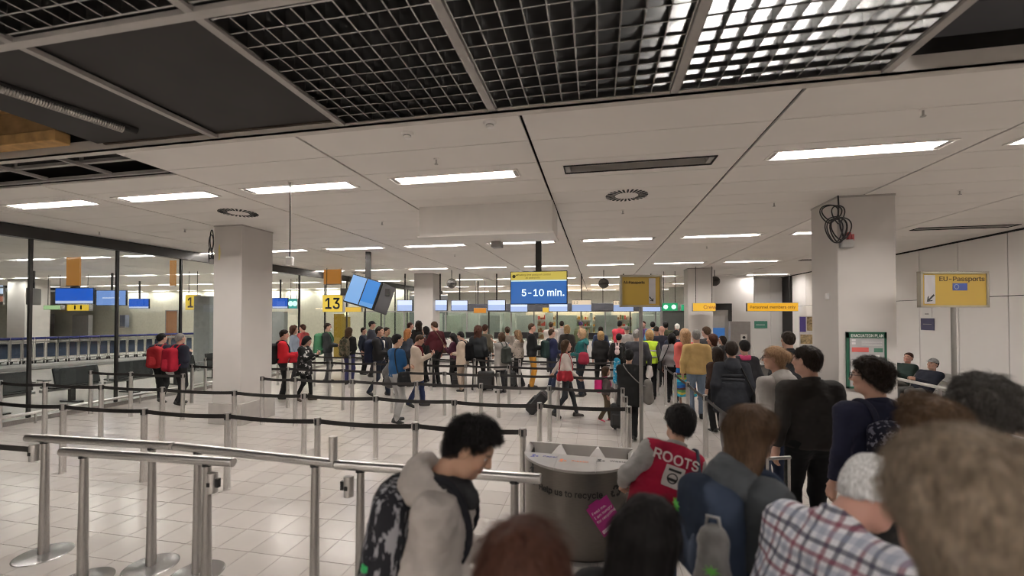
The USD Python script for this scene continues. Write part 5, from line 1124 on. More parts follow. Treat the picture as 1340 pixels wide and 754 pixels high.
    if lod < 2 or abs(((psi + hy + math.pi) % (2 * math.pi)) - math.pi) > 1.2:
        for sd in (-1, 1):
            e = tc.icosphere(2 if lod == 0 else 1, 0.0122 * hs); n_ = e.vertices / np.linalg.norm(e.vertices, axis=1, keepdims=True)
            ec = np.where((n_[:, 1] > 0.80)[:, None], (0.05, 0.03, 0.02), (0.6, 0.56, 0.52)); ec[n_[:, 1] > 0.95] = (0.004, 0.004, 0.004)
            e.vertices = hc_ + ((e.vertices / 1 + np.array([sd * 0.0315, 0.0735, 0.004]) * hs) @ Rh.T); obj('eye', e, M_EYE, t, True, col=ec)
    # ---- clothing
    hc2 = {0: 0.011, 1: 0.016, 2: 0.021}[lod]
    def garment(name, f, m, amp=fold, fr=9.0, lab=None, parent=t, cuts=()):
        for p, n in cuts: f.cut(p, n)
        V, F = f.mesh()
        if not len(F): return None
        V = ruffle(V, F, amp, fr, seed, (1, 1, 0.7)); 
        if lod == 0: V = ruffle(V, F, amp * 0.55, fr * 2.2, seed + 5, (0.7, 0.7, 1.5)); V = ruffle(V, F, amp * 0.22, fr * 5.0, seed + 6, (0.8, 0.8, 1.3))
        return obj(name, trimesh.Trimesh(V, F, process=False), m, parent, True, label=lab)
    mt = cloth(top, tpat); ml_ = cloth(legs, lpat)
    f = Field(hc2)
    torso(f, thick)
    hm = hem * s
    if hem < -0.12:      # a coat: skirts down past the hips
        for sd in (-1, 1): f.cone(pel + np.array([sd * 0.075 * s, 0, 0]), pel + np.array([sd * 0.09 * s, 0.0, hm]), 0.105 * s * g + thick, 0.125 * s * g + thick, 0.07 * s)
        f.cut(pel + np.array([0, 0, hm]), (0, 0, -1))
    else: f.cut(T(0, 0, hem), -up)
    if sleeve != 'none':
        for i in (0, 1):
            if sleeve == 'long': arm(f, i, thick * 0.85, 0.97)
            else: f.cone(sh[i], sh[i] + (el[i] - sh[i]) * 0.75, 0.056 * s + thick, 0.052 * s + thick, 0.04 * s)
    if sleeve == 'none':
        for sd in (-1, 1): f.cut(T(sd * (sw / s + 0.01), 0, 0.45), Rt @ np.array([sd, 0, 0.15]))
    f.cut(neck + up * (0.028 if collar else 0.0) * s, up + 0.25 * fw)
    jk = garment('jacket' if topk == 'jacket' else topk, f, mt)
    if collar and lod < 2 and not hood:
        f = Field(hc2 * 0.8); f.cone(neck - up * 0.01 * s - fw * 0.004, neck + up * 0.035 * s - fw * 0.012, 0.064 * s + thick * 0.6, 0.062 * s + thick * 0.5, 0.02); f.cut(neck + up * 0.04 * s, up - 0.35 * fw * -1); garment('collar', f, mt, 0.003, parent=jk)
    if hood:
        f = Field(hc2); hq = float(hood)
        for a_ in np.linspace(-2.3, 2.3, 13):
            bk = max(math.cos(a_), 0); d_ = np.array([math.sin(a_) * 0.082 * hq, -0.022 - math.cos(a_) * 0.082 * hq, 0.515 + 0.045 * bk * hq - 0.05 * max(-math.cos(a_), 0)]); f.cone(T(*d_), T(d_[0] * 1.25, d_[1] - 0.03 * bk, d_[2] - 0.055 - 0.03 * bk), (0.022 + 0.012 * bk * hq) * s, 0.030 * hq * s, 0.025 * s)
        f.ell(T(0, -0.135, 0.47), (0.10 * s * hq, 0.055 * s * hq, 0.085 * s * hq), 0.05)
        garment('hood', f, mt if top2 is None else cloth(top2), 0.012, 16, parent=jk)
    if vest is not None:     # a sleeveless layer over the top
        f = Field(hc2); torso(f, thick + 0.014)
        f.cut(T(0, 0, vest[1] if len(vest) > 1 else 0.0), -up); f.cut(neck + up * 0.012 * s, up + 0.3 * fw); vs = garment('vest', f, cloth(vest[0]), 0.006)
        if len(vest) > 2:
            for zz in (0.12, 0.28):
                f = Field(hc2); torso(f, thick + 0.021); f.cut(T(0, 0, zz), -up).cut(T(0, 0, zz + 0.045), up)
                for sd in (-1, 1): f.cut(T(sd * (sw / s - 0.0), 0, 0.45), Rt @ np.array([sd, 0, 0.1]))
                garment('reflective_band', f, plain((0.42, 0.42, 0.40), 0.3), 0.002, parent=vs)
    if scarf is not None:
        f = Field(hc2)
        for a_ in np.linspace(0, 2 * math.pi, 13)[:-1]: f.cone(T(0.075 * math.sin(a_), -0.01 - 0.075 * math.cos(a_), 0.525), T(0.09 * math.sin(a_ + 0.5), -0.01 - 0.09 * math.cos(a_ + 0.5), 0.49), 0.03 * s, 0.032 * s, 0.03)
        f.cone(T(0.04, 0.11, 0.49), T(0.05, 0.15 if scarf_tail else 0.12, 0.28 if scarf_tail else 0.46), 0.035 * s, 0.04 * s, 0.03); garment('scarf', f, cloth(scarf), 0.01, 18)
    if lower:
        f = Field(hc2)
        if legk == 'skirt':
            for sd in (-1, 1): f.cone(pel + np.array([sd * 0.06 * s, 0, 0.02]), pel + np.array([sd * 0.10 * s, 0, -0.62 * s]), 0.105 * s + 0.01, 0.15 * s, 0.08)
            f.cut(pel + np.array([0, 0, -0.62 * s]), (0, 0, -1)).cut(T(0, 0, 0.10), up); garment('skirt', f, ml_, 0.014, 12)
        else:
            for sd in (-1, 1): f.cone(T(sd * 0.075, -0.002, 0.02), T(sd * 0.07, 0, 0.09), 0.100 * s * g + 0.008, 0.094 * s * g + 0.008, 0.07)
            for i in (0, 1): leg(f, i, 0.010 if legk == 'trousers' else 0.003, 0.012 if legk == 'trousers' else 0)
            f.cut(T(0, 0, 0.10), up)
            if legk == 'shorts': f.cut(np.array([0, 0, 0.45 * s]), (0, 0, -1))
            garment(legk, f, ml_, fold, 10)
        for i, sd in enumerate((-1, 1)):
            if shoek not in SHOES: SHOES[shoek] = shoe_mesh(shoek)
            (uv, uf), (sv, sf) = SHOES[shoek]; yaw_ = -sd * 0.12; pit = 0.0
            if walk and ((i == 1) == (walk > 0)): pit = 0.35
            Rs = rot(yaw_, pit); A_ = an[i] - np.array([0, 0, 0.085 * s])
            o_ = obj('shoe', trimesh.Trimesh(A_ + (uv * s * (0.92 if fem else 1.0)) @ Rs.T, uf, process=False), plain(shoe, 0.5), t, True)
            if lod < 2 or Z < 10: obj('sole', trimesh.Trimesh(A_ + (sv * s * (0.92 if fem else 1.0)) @ Rs.T, sf, process=False), plain((0.55, 0.53, 0.5) if sum(shoe) > 0.3 or (shoek == 'shoe' and seed % 3 == 0) else (0.02, 0.02, 0.02), 0.6), o_, True)
    # ---- hair and things on the head
    if hair != 'none':
        v, fc = hair_tpl(hair, lod, seed)
        isf = hair.startswith(('beanie', 'cap'))
        hm_ = (cloth(hc) if isf else hairmat(HCOL[hc] if isinstance(hc, str) and hc in HCOL else hc))
        HV = hc_ + (v * hs * 1.01) @ Rh.T
        ho = obj('cap' if hair.startswith('cap') else ('beanie' if isf else 'hair'), trimesh.Trimesh(HV, fc, process=False), hm_, t, True)
        if strands:
            rs = np.random.default_rng(seed); nrm = vnormals(HV, fc); A3 = HV[fc]; ar_ = np.linalg.norm(np.cross(A3[:, 1] - A3[:, 0], A3[:, 2] - A3[:, 0]), axis=1)
            ok = rs.choice(len(fc), strands, p=ar_ / ar_.sum()); bc_ = rs.dirichlet((1, 1, 1), strands); pt = (A3[ok] * bc_[:, :, None]).sum(1); nn = (nrm[fc[ok]] * bc_[:, :, None]).sum(1); nn /= np.linalg.norm(nn, axis=1, keepdims=True)
            top_ = hc_ + Rh @ np.array([0, -0.04, 0.12]) * hs; fl = pt - top_; fl[:, 2] -= 0.25 * np.abs(fl).max(); fl = fl + 0.035 * (meshkit.noise(pt * 38 + 9)[:, None] - 0.5) * rs.normal(0, 1, (strands, 3)) * 2; fl -= (fl * nn).sum(1)[:, None] * nn; fl /= np.linalg.norm(fl, axis=1, keepdims=True) + 1e-9
            curly = hair.startswith(('curly', 'wavy', 'quiff')); L_ = rs.uniform(0.03, 0.07, strands) * (0.75 if curly else (0.35 if hair.startswith('crop') else 0.6 if hair.startswith(('bald', 'short', 'spiky', 'full')) else 1.3)); K = 6; ts = np.linspace(0, 1, K)
            sidev = np.cross(nn, fl); ph = rs.uniform(0, 6.28, strands); wv = rs.uniform(0.004, 0.012, strands) if curly else rs.uniform(0.0, 0.0025, strands); lift = rs.uniform(0.2, 1.0, strands) * (0.012 if curly else 0.006)
            if hair.startswith('spiky'): lift = rs.uniform(0.004, 0.020, strands)
            C = pt[:, None] - nn[:, None] * 0.004 + fl[:, None] * (L_[:, None] * ts)[:, :, None] + nn[:, None] * (lift[:, None] * np.sin(ts * 2.2) * 1.1 - 0.35 * L_[:, None] * L_[:, None] * ts ** 2 * 6)[:, :, None] + sidev[:, None] * (wv[:, None] * np.sin(ts * 5 + ph[:, None]))[:, :, None]
            cp = path_for('hair_strands', str(ho.GetPath())); cv = UsdGeom.BasisCurves.Define(stage, cp); cv.CreateTypeAttr('linear'); cv.CreateCurveVertexCountsAttr(Vt.IntArray.FromNumpy(np.full(strands, K, np.int32)))
            cv.CreatePointsAttr(Vt.Vec3fArray.FromNumpy(C.reshape(-1, 3).astype(np.float32))); wd = np.tile(np.linspace(1, 0.35, K), strands) * 0.0011 * (1.4 if Z < 1.2 else 1.0)
            cv.CreateWidthsAttr(Vt.FloatArray.FromNumpy(wd.astype(np.float32))); cv.SetWidthsInterpolation('vertex'); UsdShade.MaterialBindingAPI.Apply(cv.GetPrim()).Bind(hm_); tag(cv, kind='stuff')
    if hat is not None:
        v, fc = hair_tpl(hat[0], lod, seed); obj('cap' if 'cap' in hat[0] else 'beanie', trimesh.Trimesh(hc_ + (v * hs * 1.05) @ Rh.T, fc, process=False), cloth(hat[1]), t, True)
    if glasses:
        rr_ = [trimesh.creation.torus(0.021, 0.0022, major_sections=20, minor_sections=6).apply_transform(RX90).apply_translation([sd * 0.032, 0.098, 0.004]) for sd in (-1, 1)] + [cyl((sd * 0.053, 0.095, 0.008), (sd * 0.080, -0.005, 0.012), 0.002, n=6) for sd in (-1, 1)] + [cyl((-0.011, 0.1, 0.006), (0.011, 0.1, 0.006), 0.002, n=6)]
        m = cat_(*rr_); m.vertices = hc_ + (m.vertices * hs) @ Rh.T; obj('glasses', m, M_BLACKP, t)
    if mask:
        f = Field(0.008); f.ell((0, 0.070, -0.055), (0.050, 0.045, 0.045), 0.01); V, F = f.mesh(); obj('face_mask', trimesh.Trimesh(hc_ + (V * hs) @ Rh.T, F, process=False), cloth(mask), t, True)
    rec = dict(t=t, s=s, T=T, Rt=Rt, loc=loc, psi=psi, sh=sh, el=el, wr=wr_, neck=neck, hc=hc_, Rh=Rh, hs=hs, up=up, fw=fw, lod=lod, sw=sw, g=g, thick=thick, jk=jk, seed=seed, pel=pel)
    PEOPLE.append(rec); return rec
def wear(rec, name, label, cat):
    return thing(name, label, cat, rec['loc'], rec['psi'])
def backpack(rec, label, c, pat=None, w=0.15, h=0.22, d=0.085, c2=None, z=0.26, straps=True, bottle=False):
    """a pack on the back of the figure: body, front pocket, straps over both shoulders"""
    T, s = rec['T'], rec['s']; t = wear(rec, 'backpack', label, 'backpack'); hh = {0: 0.009, 1: 0.014, 2: 0.02}[rec['lod']]
    y0 = -(0.098 * rec['g'] + rec['thick'] / s + d * 0.92)
    m = cloth(c, pat); m2 = cloth(c2) if c2 is not None else m
    f = Field(hh); rr_ = d * s; e = d * 0.55
    for sd in (-1, -0.5, 0, 0.5, 1):
        for k_ in (-1, 1):
            f.cone(T(sd * (w - e), y0 + k_ * (d - e), z - h + e), T(sd * (w - e) * 0.94, y0 + k_ * (d - e) * (1.0 if k_ > 0 else 0.75), z + h - e * (0.9 + 0.35 * abs(sd))), e * s, e * s * 0.95, 0.07); V, F = f.mesh(); V = ruffle(V, F, 0.008, 11, rec['seed']); b = obj('pack_body', trimesh.Trimesh(V, F, process=False), m, t, True)
    f = Field(hh)
    for sd in (-1, 1): f.cone(T(sd * (w - d) * 0.8, y0 - d * 0.55, z - h + d * 0.9), T(sd * (w - d) * 0.8, y0 - d * 0.55, z - 0.02), rr_ * 0.75, rr_ * 0.65, 0.06)
    V, F = f.mesh(); V = ruffle(V, F, 0.006, 14, rec['seed'] + 1); obj('front_pocket', trimesh.Trimesh(V, F, process=False), m2, t, True)
    obj('zip', tube([T(x, y0 - d * 1.02 * (1 - abs(x) / w * 0.4), z + 0.04 + 0.05 * (1 - (x / w) ** 2)) for x in np.linspace(-w * 0.8, w * 0.8, 9)], 0.004 * s, 5), M_BLACKP, t)
    obj('carry_loop', tube([T(x, y0 + d * 0.7, z + h - 0.0 + 0.035 * (1 - (x / 0.03) ** 2)) for x in np.linspace(-0.03, 0.03, 7)], 0.007 * s, 6), m, t)
    if straps:
        th = rec['thick'] / s
        for sd in (-1, 1):
            pts = [(0.075, y0 + d * 0.8, z + h - 0.06), (0.085, -0.10 - th, 0.475 + 0.02), (0.092, -0.03, 0.525 + th), (0.098, 0.055, 0.495 + th), (0.105, 0.105 + th, 0.40), (0.118, 0.115 + th, 0.28), (0.142, 0.06, 0.17), (0.15 + th, -0.02, 0.13), (0.11, y0 + d * 0.7, z - h + 0.07)]
            P_ = np.array([T(sd * a_, b_, c_) for a_, b_, c_ in pts]); tt = np.linspace(0, 1, 30); 
            from scipy.interpolate import CubicSpline
            P_ = CubicSpline(np.linspace(0, 1, len(P_)), P_)(tt)
            v = tube(P_, 0.017 * s, 8); obj('strap', v, cloth(c), t, True)
    if bottle:
        c_ = T(0.155, y0 - 0.05, z - h + 0.20); bt = thing('water_bottle', 'clear plastic water bottle with green cap in the backpack side pocket', 'bottle', rec['loc'], rec['psi'])
        pr = lathe([(0, 0), (0.033, 0), (0.036, 0.01), (0.034, 0.05), (0.036, 0.06), (0.034, 0.07), (0.036, 0.12), (0.03, 0.15), (0.015, 0.175), (0.015, 0.19), (0, 0.19)], 20); pr.apply_translation([0, 0, -0.15]); pr.apply_transform(np.vstack([np.c_[rec['Rt'], c_], [0, 0, 0, 1]])); obj('bottle_body', pr, mat('petg', lambda p: usdkit.material(stage, p, {'p': ('principled_bsdf', {'base_color': (0.9, 0.93, 0.92), 'roughness': 0.08, 'transmission_weight': 0.85, 'ior': 1.3})}, surface='p.BSDF')), bt, True)
        cp = lathe([(0, 0), (0.019, 0), (0.019, 0.022), (0.016, 0.026), (0, 0.026)], 18); cp.apply_translation([0, 0, 0.033]); cp.apply_transform(np.vstack([np.c_[rec['Rt'], c_], [0, 0, 0, 1]])); obj('bottle_cap', cp, plain((0.02, 0.35, 0.10), 0.4), bt, True)
    return t
def hand_bag(rec, i, label, c, r=(0.13, 0.05, 0.12), name='bag', drop=0.16, cat='bag', c2=None, pat=None):
    """a soft bag hanging from hand i"""
    p = rec['wr'][i]; t = wear(rec, name, label, cat); h = {0: 0.01, 1: 0.015, 2: 0.02}[rec['lod']]; c0 = p + np.array([0, 0, -0.08 - drop])
    f = Field(h)
    for sx in (-1, 0, 1): f.cone(c0 + np.array([sx * 0.02, sx * (r[0] - r[1]), -r[2] + r[1]]), c0 + np.array([0, sx * (r[0] - r[1]) * 0.8, r[2] - r[1]]), r[1], r[1] * 0.8, 0.05)
    V, F = f.mesh(); V = ruffle(V, F, 0.012, 13, rec['seed']); obj('bag_body', trimesh.Trimesh(V, F, process=False), cloth(c, pat), t, True)
    a = c0 + np.array([0, 0, r[2] - 0.02]); obj('handle', tube([a + [0, -0.06, 0], a + [0, -0.035, drop * 0.6], p + [0, 0, -0.09], a + [0, 0.035, drop * 0.6], a + [0, 0.06, 0]], 0.008, 6), cloth(c2 if c2 is not None else c), t, True); return t
def shoulder_bag(rec, sd, label, c, r=(0.14, 0.055, 0.12), z=0.0, y=-0.02, cross=False, c2=None, name='shoulder_bag', pat=None, out=0.0, sx=0.09):
    """a bag at the hip on a strap over the shoulder"""
    T, s, th = rec['T'], rec['s'], rec['thick'] / rec['s']; t = wear(rec, name, label, 'bag'); h = {0: 0.01, 1: 0.015, 2: 0.02}[rec['lod']]; x = sd * (0.20 * rec['g'] + th + r[1] + out)
    f = Field(h)
    for k in (-1, 0, 1): f.cone(T(x, y + k * (r[0] - r[1]), z - r[2] + r[1]), T(x * 0.97, y + k * (r[0] - r[1]) * 0.85, z + r[2] - r[1]), r[1] * s, r[1] * 0.8 * s, 0.05)
    V, F = f.mesh(); V = ruffle(V, F, 0.010, 13, rec['seed']); obj('bag_body', trimesh.Trimesh(V, F, process=False), cloth(c, pat), t, True)
    ts = -sd if cross else sd; xs = ts * sx
    P_ = np.array([T(x * 0.95, y + r[0] * 0.7, z + r[2] * 0.6), T((x + xs) / 2, 0.125 + th, 0.30), T(xs, 0.06, 0.49 + th), T(xs, -0.03, 0.53 + th), T(xs, -0.10, 0.48 + th), T((x + xs) / 2, -0.125 - th, 0.25), T(x * 0.95, y - r[0] * 0.7, z + r[2] * 0.6)])
    from scipy.interpolate import CubicSpline
    P_ = CubicSpline(np.linspace(0, 1, len(P_)), P_)(np.linspace(0, 1, 26)); obj('strap', tube(P_, 0.012 * s, 6), cloth(c2 if c2 is not None else c), t, True); return t
def phone(rec, i=1, who=None):
    t = wear(rec, 'phone', PHONE_LABEL.format(who or rec['t'].GetCustomDataByKey('label').split(' with ')[0]), 'phone'); c = rec['wr'][i] + (rec['wr'][i] - rec['el'][i]) / np.linalg.norm(rec['wr'][i] - rec['el'][i]) * 0.09 + np.array([0, 0, 0.04])
    m = rbx(-0.036, 0.036, -0.004, 0.004, -0.07, 0.07, 0.004); T4 = np.eye(4); T4[:3, :3] = rot(0, -0.7); T4[:3, 3] = c; m.apply_transform(T4); obj('case', m, M_BLACKP, t)
    d = bx(-0.032, 0.032, -0.0052, -0.004, -0.063, 0.063); d.apply_transform(T4); obj('display', d, screen('#6a7a90', 0.5), t)
PHONE_LABEL = 'dark phone held by the {}'
AWAY, CAM, RT, LF = 0.0, math.pi, -math.pi / 2, math.pi / 2
BLK, NAVY, CHAR = (0.010, 0.010, 0.011), (0.012, 0.016, 0.035), (0.035, 0.035, 0.038)
JEAN, JEAND = (0.05, 0.075, 0.13), (0.022, 0.03, 0.06)
P = person
# ---------------------------------------------------------------- foreground, nearest the camera
r = P('man in a pale grey hoodie with a patterned backpack, head bowed by the hand rail', 634, 541, 1.85, RT + 0.15, '#a49d98', BLK, 'spiky', 'black', 'tan', arms=('front', 'front'), lean=0.14, hp=0.42, hy=-0.10, hood=1.25, strands=5000, thick=0.020, topk='hoodie', fold=0.016, collar=False, scarf=(0.02, 0.02, 0.022), scarf_tail=False)
backpack(r, 'black backpack with grey and white scribble print worn by the man in the pale hoodie', (0.012, 0.012, 0.016), ('spots', (0.26, 0.26, 0.28), 30.0, 0.56, (1.6, 1.0, 0.3)), w=0.17, h=0.27, d=0.085, z=0.20, bottle=True)
r = P('person of whom only the crown of red brown hair shows at the bottom edge', 686, 694, 0.92, 0.1, (0.03, 0.02, 0.02), BLK, 'bob', 'auburn', 'fair', True, strands=4000)
r = P('woman with long black hair at the bottom edge in front of the bin', 858, 655, 1.36, -0.5, (0.02, 0.02, 0.022), BLK, 'long_xl', 'black', 'tan', True, hp=0.25, hr=0.12, strands=4500)
r = P('woman in a crimson and grey varsity jacket bending beside the bin', 893, 525, 2.95, 0.12, '#8d8a88', (0.06, 0.09, 0.15), 'full', 'black', 'tan', True, arms=((0.10, 0.10, -0.32), 'front'), lean=0.12, roll=0.32, hp=0.25, vest=((0.27, 0.006, 0.028), -0.02), thick=0.018, hem=-0.03, strands=3500, girth=1.08, topk='varsity_jacket', lod=0)
VARSITY = r
r = P('woman with a brown ponytail in a grey hooded jacket at lower right', 987, 533, 2.0, -1.25, '#4a4e52', CHAR, 'half', (0.075, 0.045, 0.027), 'fair', True, arms=('front', 'front'), hp=0.12, hood=1.15, hy=0.35, strands=6000, topk='hooded_jacket', thick=0.022, fold=0.014)
PONY = r
backpack(r, 'slate blue backpack with lime green print worn by the woman with the ponytail', (0.035, 0.05, 0.085), w=0.165, h=0.21, d=0.09, z=0.27, c2=(0.04, 0.055, 0.09))
PACK = f_ = None
st_ = Polygon([(math.sin(q) * (0.032 if k % 2 == 0 else 0.012), math.cos(q) * (0.032 if k % 2 == 0 else 0.012)) for k, q in enumerate(np.linspace(0, 2 * math.pi, 17)[:-1])])
pk = [p for p in stage.GetPrimAtPath('/World').GetChildren() if p.GetName() == 'backpack_001'][0]
T, R = r['T'], r
for k, (sx, zz, sc) in enumerate(((-0.10, 0.34, 1.0), (-0.09, 0.24, 1.2), (-0.11, 0.14, 0.9))):
    m = prism(affinity.scale(st_, sc, sc), 0, 0.004); v = m.vertices; m.vertices = np.array([T(sx + a_ / R['s'], -(0.098 + 0.0137 + 0.09 * 1.92 + 0.09 * 0.30) - c_, zz + b_ / R['s']) for a_, b_, c_ in v]); obj('green_print', m, plain((0.10, 0.50, 0.06), 0.5), pk, label='lime green star print')
r = P('white haired man in a plaid shirt leaning forward at lower right', 1164, 580, 1.56, RT + 0.50, (0.74, 0.74, 0.78), CHAR, 'crop', (0.74, 0.72, 0.70), 'pink', arms=('front', 'front'), lean=0.50, hp=0.25, hy=-0.15, tpat=('plaid',), strands=6000, girth=1.18, topk='shirt', fold=0.012, thick=0.018)
r = P('blurred person with light brown wavy hair, nearest the camera at the right edge', 1258, 572, 0.80, 0.35, (0.10, 0.09, 0.08), BLK, 'wavy', (0.19, 0.15, 0.11), 'fair', True, strands=7000)
r = P('man with thick tousled brown hair at the right, in front of the navy sweater man', 1222, 528, 1.62, 0.0, (0.02, 0.02, 0.02), BLK, 'quiff', (0.095, 0.058, 0.034), 'fair', strands=6000)
r = P('man with dark curly hair thinning on top at the far right', 1284, 493, 1.85, -0.2, (0.02, 0.02, 0.022), BLK, 'curly', 'darkgrey', 'pink', hp=0.12, strands=6000)
r = P('young man with curly dark hair and glasses in a navy sweater', 1140, 472, 3.1, 0.10, (0.012, 0.013, 0.03), BLK, 'curly', 'dark', 'fair', hy=0.70, glasses=True, strands=4000, topk='sweater', lod=0)
backpack(r, 'navy backpack with white floral print on the man in the navy sweater', (0.014, 0.015, 0.03), ('spots', (0.24, 0.24, 0.30), 30.0, 0.545), w=0.15, h=0.22, d=0.075, z=0.20)
r = P('tall man in a black leather jacket in the right hand queue', 1056, 454, 3.85, 0.12, (0.026, 0.023, 0.021), BLK, 'short', 'dark', 'fair', hy=0.55, strands=3500, topk='leather_jacket', lod=0, thick=0.020, girth=1.02)
r = P('blond woman with hair in a bun and glasses in a light grey hoodie', 1014, 455, 4.7, 0.45, '#9b9692', JEAND, 'bun', 'strawberry', 'fair', True, hy=0.6, hood=True, glasses=True, topk='hoodie', strands=2500, collar=False)
r = P('dark haired man behind the blond woman, facing away', 1031, 434, 6.9, 0.1, (0.02, 0.02, 0.022), BLK, 'short', 'dark', 'fair')
a = at(933, 690, 1.66); pb = thing('plastic_bag', 'grey plastic bag with a green print below the slate blue backpack', 'bag', tuple(a), -0.4)
f = Field(0.010)
for sx in (-1, 0, 1): f.cone((sx * 0.025, 0, -0.03), (sx * 0.035, 0, -0.26), 0.026, 0.036, 0.05)
V, F = f.mesh(); obj('bag_body', trimesh.Trimesh(ruffle(V, F, 0.016, 15, 4), F, process=False), cloth((0.17, 0.165, 0.16), rough=0.4), pb, True)
obj('handle', tube([(-0.03, 0, -0.03), (-0.02, 0, 0.04), (0.02, 0, 0.04), (0.03, 0, -0.03)], 0.008, 6), cloth((0.30, 0.29, 0.285), rough=0.4), pb, True)
m = prism(affinity.scale(st_, 1.3, 1.0), 0, 0.003); m.apply_transform(RX90); m.apply_scale(0.8); m.apply_translation([0.0, -0.045, -0.15]); obj('green_print', m, plain((0.12, 0.42, 0.06), 0.5), pb)
# ---------------------------------------------------------------- right hand queue
r = P('woman in a dark quilted jacket in the right hand queue', 957, 448, 6.4, -0.12, (0.020, 0.022, 0.028), (0.16, 0.15, 0.15), 'short', 'dark', 'fair', True, hem=-0.22, thick=0.03, topk='quilted_jacket', tpat=None, hood=True, legk='leggings', shoek='boot', shoe=(0.03, 0.03, 0.03), collar=False, girth=1.1)
QUILT = r
shoulder_bag(r, 1, 'small black handbag of the woman in the dark quilted jacket', (0.012, 0.011, 0.011), z=-0.02, r=(0.12, 0.05, 0.10))
r = P('person with a pink scarf just behind the quilted jacket woman', 974, 446, 7.6, 0.0, (0.03, 0.03, 0.035), BLK, 'short', 'black', 'fair', True, scarf=(0.45, 0.05, 0.14))
r = P('man in a mustard yellow jacket and light jeans, facing away', 911, 432, 9.0, -0.05, (0.52, 0.36, 0.15), (0.16, 0.21, 0.28), 'crop', 'grey', 'fair', hem=-0.06, thick=0.024, girth=1.08)
r = P('blond woman in a coral top and bright striped skirt', 896, 431, 9.7, 0.25, (0.60, 0.13, 0.12), (0.02, 0.25, 0.5), 'long', 'strawberry', 'fair', True, topk='top', legk='skirt', lpat=('bands', 3.0, [(0.0, (0.015, 0.20, 0.42)), (0.22, (0.05, 0.45, 0.60)), (0.38, (0.55, 0.48, 0.10)), (0.5, (0.12, 0.30, 0.10)), (0.65, (0.10, 0.05, 0.05)), (0.8, (0.02, 0.10, 0.35))]), arms=('front', 'front'))
r = P('dark haired woman in a grey sweater with a black bag', 879, 437, 10.6, -0.1, '#7d7a7b', BLK, 'bob', 'black', 'tan', True, topk='sweater')
shoulder_bag(r, -1, 'black bag at the left hip of the woman in the grey sweater', BLK, z=0.0, r=(0.15, 0.06, 0.13))
r = P('man in a navy jacket stooping, left of the coral top woman', 886, 431, 11.6, -0.5, NAVY, BLK, 'short', 'black', 'fair', lean=0.25, hp=0.3, arms=('front', 'front'))
r = P('person in a bright yellow green high visibility vest', 850, 432, 11.0, -0.1, (0.05, 0.05, 0.05), BLK, 'bob', 'blond', 'fair', True, vest=((0.52, 0.72, 0.05), -0.02, 1), thick=0.022, girth=1.08)
r = P('grey haired man in a dark grey jacket left of the yellow vest', 833, 432, 10.4, -0.15, (0.045, 0.045, 0.052), BLK, 'short', 'grey', 'fair', girth=1.15, thick=0.026, arms=('front', 'carry'))
hand_bag(r, 1, 'white plastic carrier bag held by the grey haired man', (0.62, 0.58, 0.56), r=(0.15, 0.07, 0.16), name='carrier_bag', drop=0.05)
r = P('woman in a black coat with a grey shoulder bag at the end of the lanes', 823, 459, 7.5, -0.1, (0.012, 0.012, 0.012), BLK, 'short', 'black', 'tan', True, hem=-0.28, topk='coat', arms=('front', 'down'), walk=0.5, thick=0.026)
shoulder_bag(r, 1, 'grey canvas shoulder bag of the woman in the black coat', (0.14, 0.13, 0.12), r=(0.20, 0.10, 0.25), z=0.03, out=0.02, cross=True, c2=(0.2, 0.19, 0.18))
a = at(807, 487, 7.9); tw_ = thing('towel', 'turquoise patterned towel hanging in front of the woman in the black coat', 'towel', (a[0], a[1], 0))
f = Field(0.012); f.cone((0, 0, a[2] - 0.16), (0, 0, a[2] + 0.22), 0.07, 0.05, 0.05).cone((0.05, 0, a[2] - 0.18), (0.02, 0, a[2] + 0.18), 0.05, 0.04, 0.05); V, F = f.mesh(); obj('cloth', trimesh.Trimesh(ruffle(V, F, 0.012, 14, 3), F, process=False), cloth((0.02, 0.25, 0.42), ('spots', (0.6, 0.6, 0.6), 24.0, 0.60)), tw_, True)
obj('hanging_loop', tube([(0.02, 0, a[2] + 0.2), (0.01, 0, a[2] + 0.27), (0.0, 0, a[2] + 0.2)], 0.006, 6), M_WHITEP, tw_)
r = P('small child with brown hair and a pink backpack walking right', 793, 483, 8.7, RT + 0.1, (0.10, 0.08, 0.075), (0.09, 0.065, 0.04), 'bob', 'brown', 'fair', True, walk=0.6, shoe=(0.55, 0.06, 0.12), arms=('ahead', 'down'), thick=0.02)
backpack(r, 'bright pink backpack of the small child', (0.62, 0.03, 0.18), w=0.14, h=0.19, d=0.10, z=0.27)
r = P('woman with long brown hair and a cream top walking right', 741, 446, 9.0, RT + 0.05, (0.50, 0.44, 0.40), (0.03, 0.035, 0.04), 'long_xl', 'brown', 'fair', True, walk=0.85, legk='leggings', topk='top', arms=('tow', 'swing'), shoe=(0.03, 0.025, 0.02))
shoulder_bag(r, 1, 'crimson handbag of the woman walking with the tilted suitcase', (0.30, 0.02, 0.03), r=(0.19, 0.065, 0.13), z=0.06)
